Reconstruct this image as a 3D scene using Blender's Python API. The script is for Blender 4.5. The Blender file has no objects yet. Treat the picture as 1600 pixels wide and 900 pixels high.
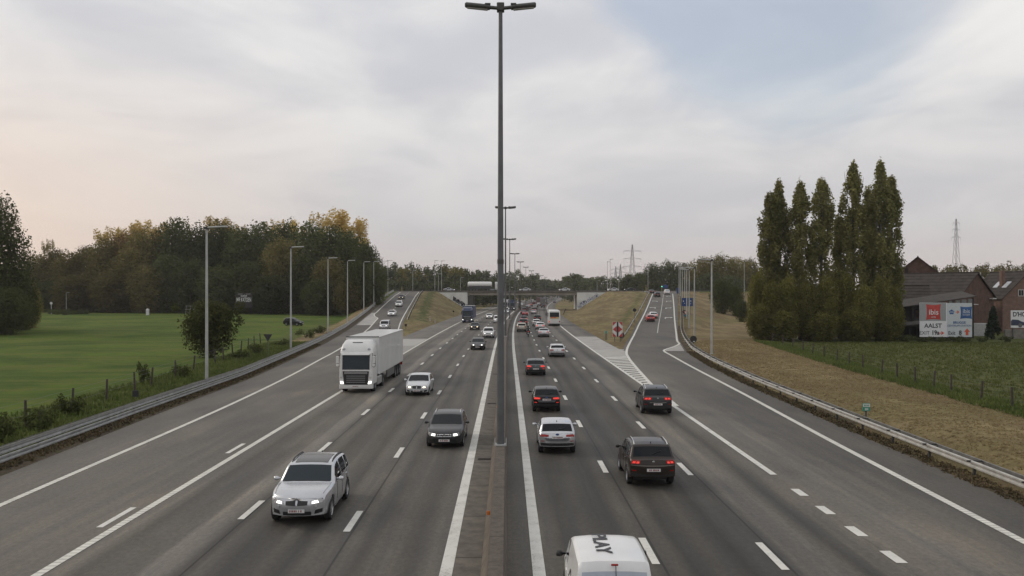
import bpy, bmesh, math, random
import numpy as np
from mathutils import Vector, Matrix

SC = bpy.context.scene
COL = SC.collection
R = math.radians
random.seed(7)

# ------------------------------------------------------------------ camera
EYE = 7.5            # eye height above the motorway, from the overpass rail
FPX = 1389.0         # focal length in pixels of a 1600 px wide frame
HZN = 455.0          # horizon row in that frame
cam_d = bpy.data.cameras.new("camera")
cam = bpy.data.objects.new("camera", cam_d)
COL.objects.link(cam)
cam.location = (0, 0, EYE)
cam.rotation_euler = (R(90), 0, 0)
cam_d.sensor_width = 36.0
cam_d.lens = FPX / 1600 * 36
cam_d.shift_y = (HZN - 450) / 1600
cam_d.clip_start = 0.1
cam_d.clip_end = 20000
SC.camera = cam

# ------------------------------------------------------------------ sky and sun
SUN_AZ = R(-62)      # from +Y towards -X: low behind cloud on the left
SUN_EL = R(30)
world = bpy.data.worlds.new("World")
SC.world = world
world.use_nodes = True
wn, wl = world.node_tree.nodes, world.node_tree.links
wn.clear()


def nd(nodes, kind, **kw):
    n = nodes.new(kind)
    for k, v in kw.items():
        setattr(n, k, v)
    return n


def math_node(nodes, links, op, a, b=None, c=None, clamp=False):
    n = nodes.new("ShaderNodeMath")
    n.operation = op
    n.use_clamp = clamp
    for i, v in enumerate((a, b, c)):
        if v is None:
            continue
        if isinstance(v, (int, float)):
            n.inputs[i].default_value = v
        else:
            links.new(v, n.inputs[i])
    return n.outputs[0]


def smooth_node(nodes, links, val, lo, hi, to0=0.0, to1=1.0):
    n = nodes.new("ShaderNodeMapRange")
    n.interpolation_type = "SMOOTHSTEP"
    links.new(val, n.inputs[0])
    n.inputs[1].default_value, n.inputs[2].default_value = lo, hi
    n.inputs[3].default_value, n.inputs[4].default_value = to0, to1
    return n.outputs[0]


def mix_node(nodes, links, fac, a, b, mode="MIX"):
    n = nodes.new("ShaderNodeMix")
    n.data_type = "RGBA"
    n.blend_type = mode
    for i, v in ((0, fac), (6, a), (7, b)):
        if isinstance(v, (int, float)):
            n.inputs[i].default_value = v
        elif isinstance(v, tuple):
            n.inputs[i].default_value = (*v, 1) if len(v) == 3 else v
        else:
            links.new(v, n.inputs[i])
    return n.outputs[2]


def noise_node(nodes, links, vec, scale, detail=4, rough=0.5, dist=0.0):
    n = nodes.new("ShaderNodeTexNoise")
    n.inputs["Scale"].default_value = scale
    n.inputs["Detail"].default_value = detail
    n.inputs["Roughness"].default_value = rough
    n.inputs["Distortion"].default_value = dist
    if vec is not None:
        links.new(vec, n.inputs["Vector"])
    return n.outputs["Fac"]


sky = nd(wn, "ShaderNodeTexSky", sky_type="NISHITA")
sky.sun_disc = False
sky.sun_elevation = SUN_EL
sky.sun_rotation = SUN_AZ
sky.altitude = 30
sky.air_density = 1.0
sky.dust_density = 2.5
sky.ozone_density = 0.5
tc = nd(wn, "ShaderNodeTexCoord")
sep = nd(wn, "ShaderNodeSeparateXYZ")
wl.new(tc.outputs["Generated"], sep.inputs[0])
zc = math_node(wn, wl, "ADD", math_node(wn, wl, "MAXIMUM", sep.outputs[2], 0.0), 0.17)
comb = nd(wn, "ShaderNodeCombineXYZ")
wl.new(math_node(wn, wl, "DIVIDE", sep.outputs[0], zc), comb.inputs[0])
wl.new(math_node(wn, wl, "DIVIDE", sep.outputs[1], zc), comb.inputs[1])


def sky_map(off, scl=(1, 1, 1), rot=0.0):
    m = nd(wn, "ShaderNodeMapping")
    m.inputs["Location"].default_value = off
    m.inputs["Rotation"].default_value = (0, 0, rot)
    m.inputs["Scale"].default_value = scl
    wl.new(comb.outputs[0], m.inputs[0])
    return m.outputs[0]


SKY_OFF = (0.35, 1.9, 3.1)
n_big = noise_node(wn, wl, sky_map(SKY_OFF, (1, 1, 1)), 0.55, 5, 0.52, 0.3)
n_mid = noise_node(wn, wl, sky_map((4.2, 0.7, 1.0), (1.0, 0.75, 1), 0.35), 1.5, 6, 0.50, 0.7)
n_fin = noise_node(wn, wl, sky_map((1.2, 7.7, 5.0), (0.9, 0.9, 1), 0.2), 3.4, 6, 0.55, 0.5)
tone = math_node(wn, wl, "ADD", math_node(wn, wl, "MULTIPLY", n_mid, 0.80), math_node(wn, wl, "MULTIPLY", n_fin, 0.20))
cloud = mix_node(wn, wl, smooth_node(wn, wl, tone, 0.34, 0.68), (0.555, 0.565, 0.605), (0.80, 0.79, 0.775))
# towards the horizon the layer thickens to a dull lilac grey
low = smooth_node(wn, wl, sep.outputs[2], 0.0, 0.30, 1.0, 0.0)
cloud = mix_node(wn, wl, math_node(wn, wl, "MULTIPLY", low, 0.8), cloud, (0.525, 0.505, 0.505))
band = smooth_node(wn, wl, sep.outputs[2], 0.0, 0.085, 0.75, 0.0)
cloud = mix_node(wn, wl, band, cloud, (0.60, 0.525, 0.495))
# the low sun glows warm through it on its side
dotn = nd(wn, "ShaderNodeVectorMath", operation="DOT_PRODUCT")
dotn.inputs[1].default_value = (math.sin(SUN_AZ), math.cos(SUN_AZ), 0.0)
wl.new(tc.outputs["Generated"], dotn.inputs[0])
glow = math_node(wn, wl, "MULTIPLY", smooth_node(wn, wl, dotn.outputs["Value"], 0.55, 1.0),
                 smooth_node(wn, wl, sep.outputs[2], 0.0, 0.32, 1.0, 0.0))
cloud = mix_node(wn, wl, math_node(wn, wl, "MULTIPLY", glow, 0.85), cloud, (0.95, 0.72, 0.55))
# a break in the layer high on the right, with a brighter bank beside it
gapd = nd(wn, "ShaderNodeVectorMath", operation="DOT_PRODUCT")
gapd.inputs[1].default_value = Vector((0.31, 1.0, 0.36)).normalized()
wl.new(tc.outputs["Generated"], gapd.inputs[0])
brk = smooth_node(wn, wl, gapd.outputs["Value"], 0.965, 1.0, 0.0, 0.34)
dens = math_node(wn, wl, "SUBTRACT", math_node(wn, wl, "ADD", math_node(wn, wl, "MULTIPLY", n_big, 0.6), math_node(wn, wl, "MULTIPLY", n_mid, 0.4)), brk)
dens = math_node(wn, wl, "ADD", dens, smooth_node(wn, wl, sep.outputs[2], 0.05, 0.22, 0.3, 0.0))
cover = smooth_node(wn, wl, dens, 0.20, 0.42, 0.52, 1.0)
bg_sky = nd(wn, "ShaderNodeBackground")
wl.new(sky.outputs[0], bg_sky.inputs[0])
bg_sky.inputs[1].default_value = 0.15
bg_cl = nd(wn, "ShaderNodeBackground")
wl.new(cloud, bg_cl.inputs[0])
bg_cl.inputs[1].default_value = 1.10
mixs = nd(wn, "ShaderNodeMixShader")
wl.new(cover, mixs.inputs[0])
wl.new(bg_sky.outputs[0], mixs.inputs[1])
wl.new(bg_cl.outputs[0], mixs.inputs[2])
wout = nd(wn, "ShaderNodeOutputWorld")
wl.new(mixs.outputs[0], wout.inputs[0])

sun_d = bpy.data.lights.new("sun", "SUN")
sun_d.energy = 1.0
sun_d.angle = R(20)
sun_d.color = (1.0, 0.88, 0.74)
sun = bpy.data.objects.new("sun", sun_d)
COL.objects.link(sun)
sdir = Vector((math.sin(SUN_AZ) * math.cos(SUN_EL), math.cos(SUN_AZ) * math.cos(SUN_EL), math.sin(SUN_EL)))
sun.rotation_euler = sdir.to_track_quat("Z", "Y").to_euler()
sun.location = (-60, 40, 60)

SC.view_settings.view_transform = "Standard"
SC.view_settings.look = "None"
SC.view_settings.exposure = 0.0
SC.view_settings.gamma = 1.0
SC.view_settings.use_curve_mapping = False
SC.render.engine = "CYCLES"
SC.cycles.use_denoising = True
SC.cycles.max_bounces = 6
SC.cycles.diffuse_bounces = 2
SC.cycles.glossy_bounces = 3
SC.cycles.transparent_max_bounces = 6
SC.cycles.volume_bounces = 0
SC.cycles.caustics_reflective = False
SC.cycles.caustics_refractive = False

# ------------------------------------------------------------------ materials
MATS = {}


def pmat(name, col, rough=0.6, metal=0.0, spec=0.5, var=0.12, scale=3.0, coat=0.0, emit=0.0, ecol=None, bump=0.0, bscale=60.0, detail=5):
    """Principled material whose colour wanders with an object-space noise."""
    if name in MATS:
        return MATS[name]
    m = bpy.data.materials.new(name)
    m.use_nodes = True
    n, l = m.node_tree.nodes, m.node_tree.links
    b = n["Principled BSDF"]
    b.inputs["Roughness"].default_value = rough
    b.inputs["Metallic"].default_value = metal
    b.inputs["Specular IOR Level"].default_value = spec
    b.inputs["Coat Weight"].default_value = coat
    b.inputs["Coat Roughness"].default_value = 0.06
    t = n.new("ShaderNodeTexCoord")
    if var > 0:
        f = noise_node(n, l, t.outputs["Object"], scale, detail, 0.6)
        f = smooth_node(n, l, f, 0.25, 0.75)
        lo = tuple(max(0, c * (1 - var)) for c in col)
        hi = tuple(min(1, c * (1 + var)) for c in col)
        l.new(mix_node(n, l, f, lo, hi), b.inputs["Base Color"])
    else:
        b.inputs["Base Color"].default_value = (*col, 1)
    if bump > 0:
        bn = n.new("ShaderNodeBump")
        bn.inputs["Strength"].default_value = bump
        bn.inputs["Distance"].default_value = 0.02
        l.new(noise_node(n, l, t.outputs["Object"], bscale, 3, 0.6), bn.inputs["Height"])
        l.new(bn.outputs[0], b.inputs["Normal"])
    if emit > 0:
        b.inputs["Emission Color"].default_value = (*(ecol or col), 1)
        b.inputs["Emission Strength"].default_value = emit
    MATS[name] = m
    return m


def leaf_mat(name, col, col2, trans=0.25):
    if name in MATS:
        return MATS[name]
    m = bpy.data.materials.new(name)
    m.use_nodes = True
    n, l = m.node_tree.nodes, m.node_tree.links
    n.remove(n["Principled BSDF"])
    g = n.new("ShaderNodeNewGeometry")
    t = n.new("ShaderNodeTexCoord")
    f = noise_node(n, l, t.outputs["Object"], 0.35, 3, 0.6)
    f = math_node(n, l, "ADD", math_node(n, l, "MULTIPLY", g.outputs["Random Per Island"], 0.55), math_node(n, l, "MULTIPLY", smooth_node(n, l, f, 0.3, 0.7), 0.45))
    c = mix_node(n, l, f, col, col2)
    oi = n.new("ShaderNodeObjectInfo")
    shade = n.new("ShaderNodeMapRange")
    l.new(oi.outputs["Random"], shade.inputs[0])
    shade.inputs[3].default_value, shade.inputs[4].default_value = 0.72, 1.28
    tint = n.new("ShaderNodeCombineColor")
    for i in range(3):
        l.new(shade.outputs[0], tint.inputs[i])
    c = mix_node(n, l, 1.0, c, tint.outputs[0], "MULTIPLY")
    d = n.new("ShaderNodeBsdfDiffuse")
    tr = n.new("ShaderNodeBsdfTranslucent")
    l.new(c, d.inputs[0])
    l.new(c, tr.inputs[0])
    mx = n.new("ShaderNodeMixShader")
    mx.inputs[0].default_value = trans
    l.new(d.outputs[0], mx.inputs[1])
    l.new(tr.outputs[0], mx.inputs[2])
    l.new(mx.outputs[0], n["Material Output"].inputs[0])
    MATS[name] = m
    return m


# ------------------------------------------------------------------ mesh and object helpers
class MB:
    """Collects vertices and faces; build() links them as one mesh object."""

    def __init__(self):
        self.v, self.f, self.m = [], [], []

    def add(self, vs, fs, mi=0):
        o = len(self.v)
        self.v.extend([tuple(p) for p in vs])
        self.f.extend([tuple(i + o for i in q) for q in fs])
        self.m.extend([mi] * len(fs))
        return self

    def box(self, x0, x1, y0, y1, z0, z1, mi=0):
        return self.add([(x0, y0, z0), (x1, y0, z0), (x1, y1, z0), (x0, y1, z0), (x0, y0, z1), (x1, y0, z1), (x1, y1, z1), (x0, y1, z1)],
                        [(0, 3, 2, 1), (4, 5, 6, 7), (0, 1, 5, 4), (1, 2, 6, 5), (2, 3, 7, 6), (3, 0, 4, 7)], mi)

    def bbox(self, x0, x1, y0, y1, z0, z1, b=0.02, mi=0):
        """Box with its twelve edges chamfered."""
        rings = []
        for z, i in ((z0, b), (z0 + b, 0), (z1 - b, 0), (z1, b)):
            a, c, d, e = x0 + i, x1 - i, y0 + i, y1 - i
            rings.append([(a + b, d, z), (c - b, d, z), (c, d + b, z), (c, e - b, z), (c - b, e, z), (a + b, e, z), (a, e - b, z), (a, d + b, z)])
        return self.loft(rings, True, True, mi)

    def loft(self, rings, cap0=True, cap1=True, mi=0, closed=True):
        n = len(rings[0])
        vs = [p for r in rings for p in r]
        fs = []
        for i in range(len(rings) - 1):
            for k in range(n if closed else n - 1):
                k2 = (k + 1) % n
                fs.append((i * n + k, i * n + k2, (i + 1) * n + k2, (i + 1) * n + k))
        if cap0:
            fs.append(tuple(range(n - 1, -1, -1)))
        if cap1:
            fs.append(tuple((len(rings) - 1) * n + k for k in range(n)))
        return self.add(vs, fs, mi)

    def tube(self, pts, rad, n=8, mi=0, cap=True):
        pts = [Vector(p) for p in pts]
        rads = rad if isinstance(rad, (list, tuple)) else [rad] * len(pts)
        rings = []
        ref = None
        for i, p in enumerate(pts):
            d = (pts[min(i + 1, len(pts) - 1)] - pts[max(i - 1, 0)]).normalized()
            if ref is None or abs(ref.dot(d)) > 0.95:
                ref = Vector((0, 0, 1)) if abs(d.z) < 0.9 else Vector((1, 0, 0))
            u = d.cross(ref).normalized()
            w = u.cross(d).normalized()
            rings.append([tuple(p + (u * math.cos(2 * math.pi * k / n) + w * math.sin(2 * math.pi * k / n)) * rads[i]) for k in range(n)])
        return self.loft(rings, cap, cap, mi)

    def lathe(self, prof, n=20, axis="Z", c=(0, 0, 0), mi=0, cap=True):
        rings = []
        for r, h in prof:
            ring = []
            for k in range(n):
                a = 2 * math.pi * k / n
                if axis == "Z":
                    ring.append((c[0] + r * math.cos(a), c[1] + r * math.sin(a), c[2] + h))
                elif axis == "X":
                    ring.append((c[0] + h, c[1] + r * math.cos(a), c[2] + r * math.sin(a)))
                else:
                    ring.append((c[0] + r * math.cos(a), c[1] + h, c[2] + r * math.sin(a)))
            rings.append(ring)
        return self.loft(rings, cap, cap, mi)

    def prism(self, poly, y0, y1, mi=0):
        """Outline in x, z pushed from y0 to y1."""
        n = len(poly)
        vs = [(x, y0, z) for x, z in poly] + [(x, y1, z) for x, z in poly]
        fs = [tuple(range(n)), tuple(range(2 * n - 1, n - 1, -1))]
        fs += [(k, k + n, (k + 1) % n + n, (k + 1) % n) for k in range(n)]
        return self.add(vs, fs, mi)

    def mesh(self, name, mats, smooth=None):
        me = bpy.data.meshes.new(name)
        me.from_pydata(self.v, [], self.f)
        for m in mats if isinstance(mats, (list, tuple)) else [mats]:
            me.materials.append(m)
        if any(self.m):
            me.polygons.foreach_set("material_index", self.m)
        if smooth is not None:
            me.polygons.foreach_set("use_smooth", [True] * len(me.polygons))
            me.set_sharp_from_angle(angle=R(smooth))
        me.update()
        return me

    def build(self, name, mats, parent=None, smooth=None, loc=None):
        return link(name, self.mesh(name, mats, smooth), parent, loc)


def link(name, data, parent=None, loc=None):
    o = bpy.data.objects.new(name, data)
    COL.objects.link(o)
    if parent is not None:
        o.parent = parent
        KIDS.setdefault(parent.name, []).append(o)
    if loc is not None:
        o.location = loc
    return o


KIDS = {}


def tag(o, label=None, cat=None, group=None, kind=None):
    for k, v in (("label", label), ("category", cat), ("group", group), ("kind", kind)):
        if v:
            o[k] = v
    return o


def empty(name, loc=(0, 0, 0), rz=0.0, label=None, cat=None, group=None):
    o = link(name, None, None, loc)
    o.rotation_euler = (0, 0, rz)
    o.empty_display_size = 0.3
    return tag(o, label, cat, group)


def copy_tree(src, loc, rz=0.0, label=None, group=None, scale=None, swap=None, name=None, tilt=None, skip=()):
    """A copy of a thing, its parts and sub-parts; swap maps one material to another on the copies."""
    def cp(o, parent):
        c = o.copy()
        COL.objects.link(c)
        if parent is not None:
            c.parent = parent
            KIDS.setdefault(parent.name, []).append(c)
        if swap and c.type == "MESH":
            for i, s in enumerate(c.material_slots):
                if s.material is not None and s.material.name in swap:
                    new = swap[s.material.name]
                    s.link = "OBJECT"
                    s.material = new
        for ch in KIDS.get(o.name, []):
            if ch.name.split(".")[0] not in skip:
                cp(ch, c)
        return c
    r = cp(src, None)
    if name:
        r.name = name
    r.location = loc
    r.rotation_euler = (tilt[0], tilt[1], rz) if tilt else (0, 0, rz)
    if scale is not None:
        r.scale = scale if isinstance(scale, (tuple, list)) else (scale,) * 3
    if label:
        r["label"] = label
    if group:
        r["group"] = group
    return r


def remove_tree(o):
    for ch in KIDS.get(o.name, []):
        remove_tree(ch)
    bpy.data.objects.remove(o)


_CURSOR = {}


def text_part(txt, size, mat, parent, loc, rot=(math.pi / 2, 0, 0), bold=0.0, align="CENTER", sx=1.0, name="lettering", ext=0.004):
    c = bpy.data.curves.new("lettering", "FONT")
    c.body = txt
    c.size = size
    c.align_x = align
    c.extrude = ext
    c.offset = bold
    c.resolution_u = 3
    t = bpy.data.objects.new("lettering_tmp", c)
    COL.objects.link(t)
    me = bpy.data.meshes.new_from_object(t.evaluated_get(bpy.context.evaluated_depsgraph_get()))
    bpy.data.objects.remove(t)
    me.materials.clear()
    me.materials.append(mat)
    o = link(name, me, parent, loc)
    o.rotation_euler = rot
    o.scale = (sx, 1, 1)
    return o


# ------------------------------------------------------------------ the survey: where things stand
def ss(a, b, x):
    t = np.clip((np.asarray(x, float) - a) / (b - a), 0, 1)
    return t * t * (3 - 2 * t)


def bend(y):
    """Sideways position of the motorway's axis: straight, then a wide curve to the right."""
    y = np.asarray(y, float)
    k = np.clip(y, 100, 600) - 100
    return -0.0058 * y + 8e-5 * k * k + np.maximum(0, y - 600) * 0.08


def bx(y):
    return float(bend(y))


def z_left(y):
    return np.interp(y, [0, 150, 175, 200, 231, 267, 306, 340, 354, 700], [0, 0, 0.25, 0.9, 2.0, 3.85, 5.9, 7.15, 7.45, 7.45])


def z_right(y):
    return np.interp(y, [0, 150, 170, 195, 240, 285, 327, 352, 700], [0, 0, 0.3, 1.15, 3.2, 5.1, 6.6, 7.45, 7.45])


def gp(px, py, zf=0.0):
    """Ground point under a surveyed sight line (columns and rows of the 1600 x 900 survey frame)."""
    if callable(zf):
        lo, hi = 5.0, 420.0
        for _ in range(60):
            d = 0.5 * (lo + hi)
            if EYE - (py - HZN) * d / FPX > float(zf(d)):
                lo = d
            else:
                hi = d
        d = 0.5 * (lo + hi)
    else:
        d = FPX * (EYE - zf) / (py - HZN)
    return ((px - 800) / FPX * d, d)


def at(px, d):
    return (px - 800) / FPX * d


def up(py, d):
    return EYE + (HZN - py) / FPX * d


def curve_x(pts):
    """Lateral position as a function of distance from surveyed (x, y) points."""
    pts = sorted(pts, key=lambda p: p[1])
    ys = [p[1] for p in pts]
    xs = [p[0] for p in pts]
    return lambda y: np.interp(y, ys, xs)


def fine(pts, step=2.0):
    """Catmull-Rom through plan points, resampled."""
    P = [Vector((p[0], p[1], 0)) for p in pts]
    P = [P[0] * 2 - P[1]] + P + [P[-1] * 2 - P[-2]]
    out = []
    for i in range(1, len(P) - 2):
        n = max(1, int((P[i + 1] - P[i]).length / step))
        for k in range(n):
            t = k / n
            a, b, c, d = P[i - 1], P[i], P[i + 1], P[i + 2]
            q = 0.5 * ((2 * b) + (c - a) * t + (2 * a - 5 * b + 4 * c - d) * t * t + (3 * b - a - 3 * c + d) * t ** 3)
            out.append((q.x, q.y))
    out.append((P[-2].x, P[-2].y))
    return out


# edges of the slip roads: pavement edge and white lines
LEFT_EDGE = curve_x([(-19.6, -20), (-20.2, 20), (-20.7, 36), (-21.7, 56), (-22.5, 78), (-24.3, 100), (-26.5, 125), (-30.2, 160), (-34.0, 200),
                     (-36.6, 231), (-39.3, 267), (-42.0, 306), (-45.2, 352)])
LEFT_LINE_OUT = [(-17.1, -12), (-17.6, 22), (-17.9, 31), (-18.5, 56), (-19.6, 78), (-21.0, 97), (-22.1, 112), (-24.6, 140), (-27.4, 168), (-29.6, 190), (-30.6, 200), (-31.4, 208), (-33.0, 214), (-34.4, 222), (-35.2, 231), (-37.8, 267), (-40.4, 306), (-42.6, 340)]
LEFT_LINE_IN = [(-13.5, 70), (-14.6, 90), (-16.3, 115), (-18.6, 140), (-21.0, 163), (-24.4, 195), (-27.6, 231), (-30.3, 267), (-33.2, 306), (-35.6, 340)]
RIGHT_EDGE = curve_x([(17.6, -20), (17.8, 25), (17.9, 31), (18.0, 38), (18.25, 52), (18.8, 72), (19.9, 92), (21.6, 110), (25.4, 135), (29.8, 160), (37.4, 200), (44.8, 240), (61.4, 330), (65.2, 352)])
R_OUT_PX = [(1051, 459), (1052.2, 470), (1053, 480), (1054.2, 500), (1056.5, 520), (1058.5, 534)]
RIGHT_LINE_OUT = [(15.0, -12), (15.2, 20), (15.3, 26.5), (15.95, 44.3), (16.9, 65), (17.8, 88), (18.6, 104), (18.9, 110), (19.6, 114), (22.0, 120.5), (23.9, 127), (24.9, 134)] + [gp(a, b, z_right) for a, b in reversed(R_OUT_PX)][1:]
R_IN_PX = [(1022, 605), (1006, 588), (992, 572), (982, 559), (979, 549), (985, 534), (997, 510), (1008, 488), (1014, 474), (1020, 459)]
RIGHT_LINE_IN = [(10.75, 58)] + [gp(a, b, z_right) for a, b in R_IN_PX]
LEFT_RAMP_IN = curve_x([(x + 0.6, y) for x, y in LEFT_LINE_IN])
RIGHT_RAMP_IN = curve_x([(x - 0.6, y) for x, y in RIGHT_LINE_IN])
O_LEFT, O_RIGHT = -17.2, 14.6      # main pavement edges, from the axis
XA_L, XA_R = -17.6, 25.7           # overpass opening
Y_OVER = 360.0


def toe_left(y):
    return bend(y) + O_LEFT - 0.3 + (XA_L - (bend(352) + O_LEFT - 0.3)) * ss(250, 345, y)


def toe_right(y):
    return bend(y) + O_RIGHT + 0.3 + (XA_R - (bend(352) + O_RIGHT + 0.3)) * ss(250, 345, y)


def terrain(x, y):
    """Ground height."""
    x = np.asarray(x, float)
    y = np.asarray(y, float)
    z = 0.8 * ss(110, 300, y) * ss(-26, -60, x)
    z = z + 0.12 * np.sin(x * 0.11 + 1.3) * np.sin(y * 0.07) * ss(0, 30, np.abs(x) - 24)
    # verge behind the right guardrail swells, then falls to the meadow
    xr = RIGHT_EDGE(y)
    z = z + 0.55 * ss(0.8, 4, x - xr) * ss(16, 9, x - xr) * ss(160, 110, y) * ss(-5, 15, y)
    # slip-road banks
    zl = z_left(np.minimum(y, 354))
    xl = LEFT_EDGE(np.minimum(y, 352)) - 3.2
    ri = LEFT_RAMP_IN(np.clip(y, 70, 340)) + 2.0
    end = np.clip(1 - (y - 366) / 16, 0, 1)
    zleft = np.where(x < xl, zl - (xl - x) / 2.4, zl)
    tl = toe_left(y)
    w = np.maximum(1.5, (tl - ri) + (12 - (tl - ri)) * ss(270, 345, y))
    zleft = np.where(x > ri, zl * np.clip((tl - x) / w, 0, 1), zleft)
    zr = z_right(np.minimum(y, 352))
    xq = xr + 3.2
    rr = RIGHT_RAMP_IN(np.clip(y, 58, 330)) - 2.0
    fall = 2.4 + 4.0 * ss(165, 230, y)
    zright = np.where(x > xq, zr - (x - xq) / fall, zr)
    tr = toe_right(y)
    w = np.maximum(1.5, (rr - tr) + (12 - (rr - tr)) * ss(270, 345, y))
    zright = np.where(x < rr, zr * np.clip((x - tr) / w, 0, 1), zright)
    z = np.maximum(z, np.where(y < 368, np.where(x < 0, zleft, zright), 0))
    # crossing road on its dam
    zc = 7.42 - np.maximum(0, np.abs(y - Y_OVER) - 7.5) / 2.0
    zc = np.minimum(zc, np.where(x < 4, (XA_L - x) / 1.6, (x - XA_R) / 1.6))
    z = np.maximum(z, zc)
    # sunk under the carriageways
    o = x - bend(y)
    road = ss(O_LEFT - 0.4, O_LEFT + 0.2, o) * ss(O_RIGHT + 0.4, O_RIGHT - 0.2, o)
    lramp = (x > LEFT_EDGE(y) + 0.1) & (x < LEFT_RAMP_IN(np.clip(y, 70, 340)) - 0.1) & (y < 352) & (y > -30)
    rramp = (x < RIGHT_EDGE(y) - 0.1) & (x > RIGHT_RAMP_IN(np.clip(y, 58, 330)) + 0.1) & (y < 352) & (y > -30)
    z = np.where(road > 0.01, np.minimum(z, 0) * road + z * (1 - road) - 0.12 * road, z)
    z = np.where((lramp & (x < 0)) | (rramp & (x > 0)), z - 0.14, z)
    z = np.where((np.abs(y - Y_OVER) < 6.2) & (zc > 7.3), z - 0.1, z)
    return z


def tz(x, y):
    return float(terrain(x, y))
# ------------------------------------------------------------------ ground
def ground_material():
    m = bpy.data.materials.new("ground")
    m.use_nodes = True
    n, l = m.node_tree.nodes, m.node_tree.links
    b = n["Principled BSDF"]
    b.inputs["Roughness"].default_value = 0.95
    b.inputs["Specular IOR Level"].default_value = 0.1
    t = n.new("ShaderNodeTexCoord")
    P = t.outputs["Object"]
    at_ = n.new("ShaderNodeAttribute")
    at_.attribute_name = "cover"
    sp = n.new("ShaderNodeSeparateColor")
    l.new(at_.outputs["Color"], sp.inputs[0])
    n1 = noise_node(n, l, P, 0.06, 6, 0.6)
    n2 = noise_node(n, l, P, 0.9, 6, 0.65)
    n3 = noise_node(n, l, P, 6.0, 4, 0.7)
    mp = n.new("ShaderNodeMapping")
    mp.inputs["Scale"].default_value = (0.5, 0.12, 0.5)
    mp.inputs["Rotation"].default_value = (0, 0, 0.35)
    l.new(P, mp.inputs[0])
    n4 = noise_node(n, l, mp.outputs[0], 0.5, 5, 0.6)
    mp2 = n.new("ShaderNodeMapping")
    mp2.inputs["Scale"].default_value = (0.12, 0.45, 0.4)
    mp2.inputs["Rotation"].default_value = (0, 0, -0.2)
    l.new(P, mp2.inputs[0])
    n5 = noise_node(n, l, mp2.outputs[0], 0.7, 5, 0.62)
    green = mix_node(n, l, smooth_node(n, l, n1, 0.36, 0.64), (0.036, 0.070, 0.008), (0.098, 0.142, 0.018))
    green = mix_node(n, l, smooth_node(n, l, n5, 0.44, 0.62, 0, 0.75), green, (0.125, 0.128, 0.030))
    green = mix_node(n, l, smooth_node(n, l, n2, 0.40, 0.72, 0, 0.65), green, (0.045, 0.088, 0.018))
    green = mix_node(n, l, smooth_node(n, l, n3, 0.5, 0.75, 0, 0.4), green, (0.085, 0.122, 0.028))
    rough = mix_node(n, l, smooth_node(n, l, n2, 0.35, 0.65), (0.040, 0.056, 0.014), (0.105, 0.112, 0.036))
    rough = mix_node(n, l, smooth_node(n, l, n3, 0.5, 0.72, 0, 0.6), rough, (0.13, 0.13, 0.06))
    rough = mix_node(n, l, smooth_node(n, l, n5, 0.5, 0.66, 0, 0.5), rough, (0.125, 0.115, 0.052))
    green = mix_node(n, l, sp.outputs[0], green, rough)
    dry = mix_node(n, l, smooth_node(n, l, n2, 0.3, 0.7), (0.155, 0.117, 0.060), (0.275, 0.218, 0.118))
    dry = mix_node(n, l, smooth_node(n, l, n4, 0.40, 0.60, 0, 0.8), dry, (0.125, 0.086, 0.048))
    dry = mix_node(n, l, smooth_node(n, l, n1, 0.45, 0.65, 0, 0.5), dry, (0.165, 0.155, 0.062))
    dry = mix_node(n, l, smooth_node(n, l, n3, 0.45, 0.8, 0, 0.5), dry, (0.35, 0.28, 0.155))
    dirt = mix_node(n, l, smooth_node(n, l, n3, 0.3, 0.7), (0.06, 0.048, 0.034), (0.12, 0.098, 0.07))
    dirt = mix_node(n, l, smooth_node(n, l, n2, 0.52, 0.62, 0, 0.7), dirt, (0.07, 0.075, 0.03))
    w1 = math_node(n, l, "ADD", sp.outputs[1], math_node(n, l, "MULTIPLY", math_node(n, l, "SUBTRACT", n2, 0.5), 0.9))
    w2 = math_node(n, l, "ADD", sp.outputs[2], math_node(n, l, "MULTIPLY", math_node(n, l, "SUBTRACT", n3, 0.5), 0.8))
    c = mix_node(n, l, smooth_node(n, l, w1, 0.35, 0.65), green, dry)
    c = mix_node(n, l, smooth_node(n, l, w2, 0.35, 0.65), c, dirt)
    l.new(c, b.inputs["Base Color"])
    bn = n.new("ShaderNodeBump")
    bn.inputs["Strength"].default_value = 0.9
    bn.inputs["Distance"].default_value = 0.12
    l.new(math_node(n, l, "ADD", n3, math_node(n, l, "MULTIPLY", n2, 1.5)), bn.inputs["Height"])
    l.new(bn.outputs[0], b.inputs["Normal"])
    return m


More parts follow.
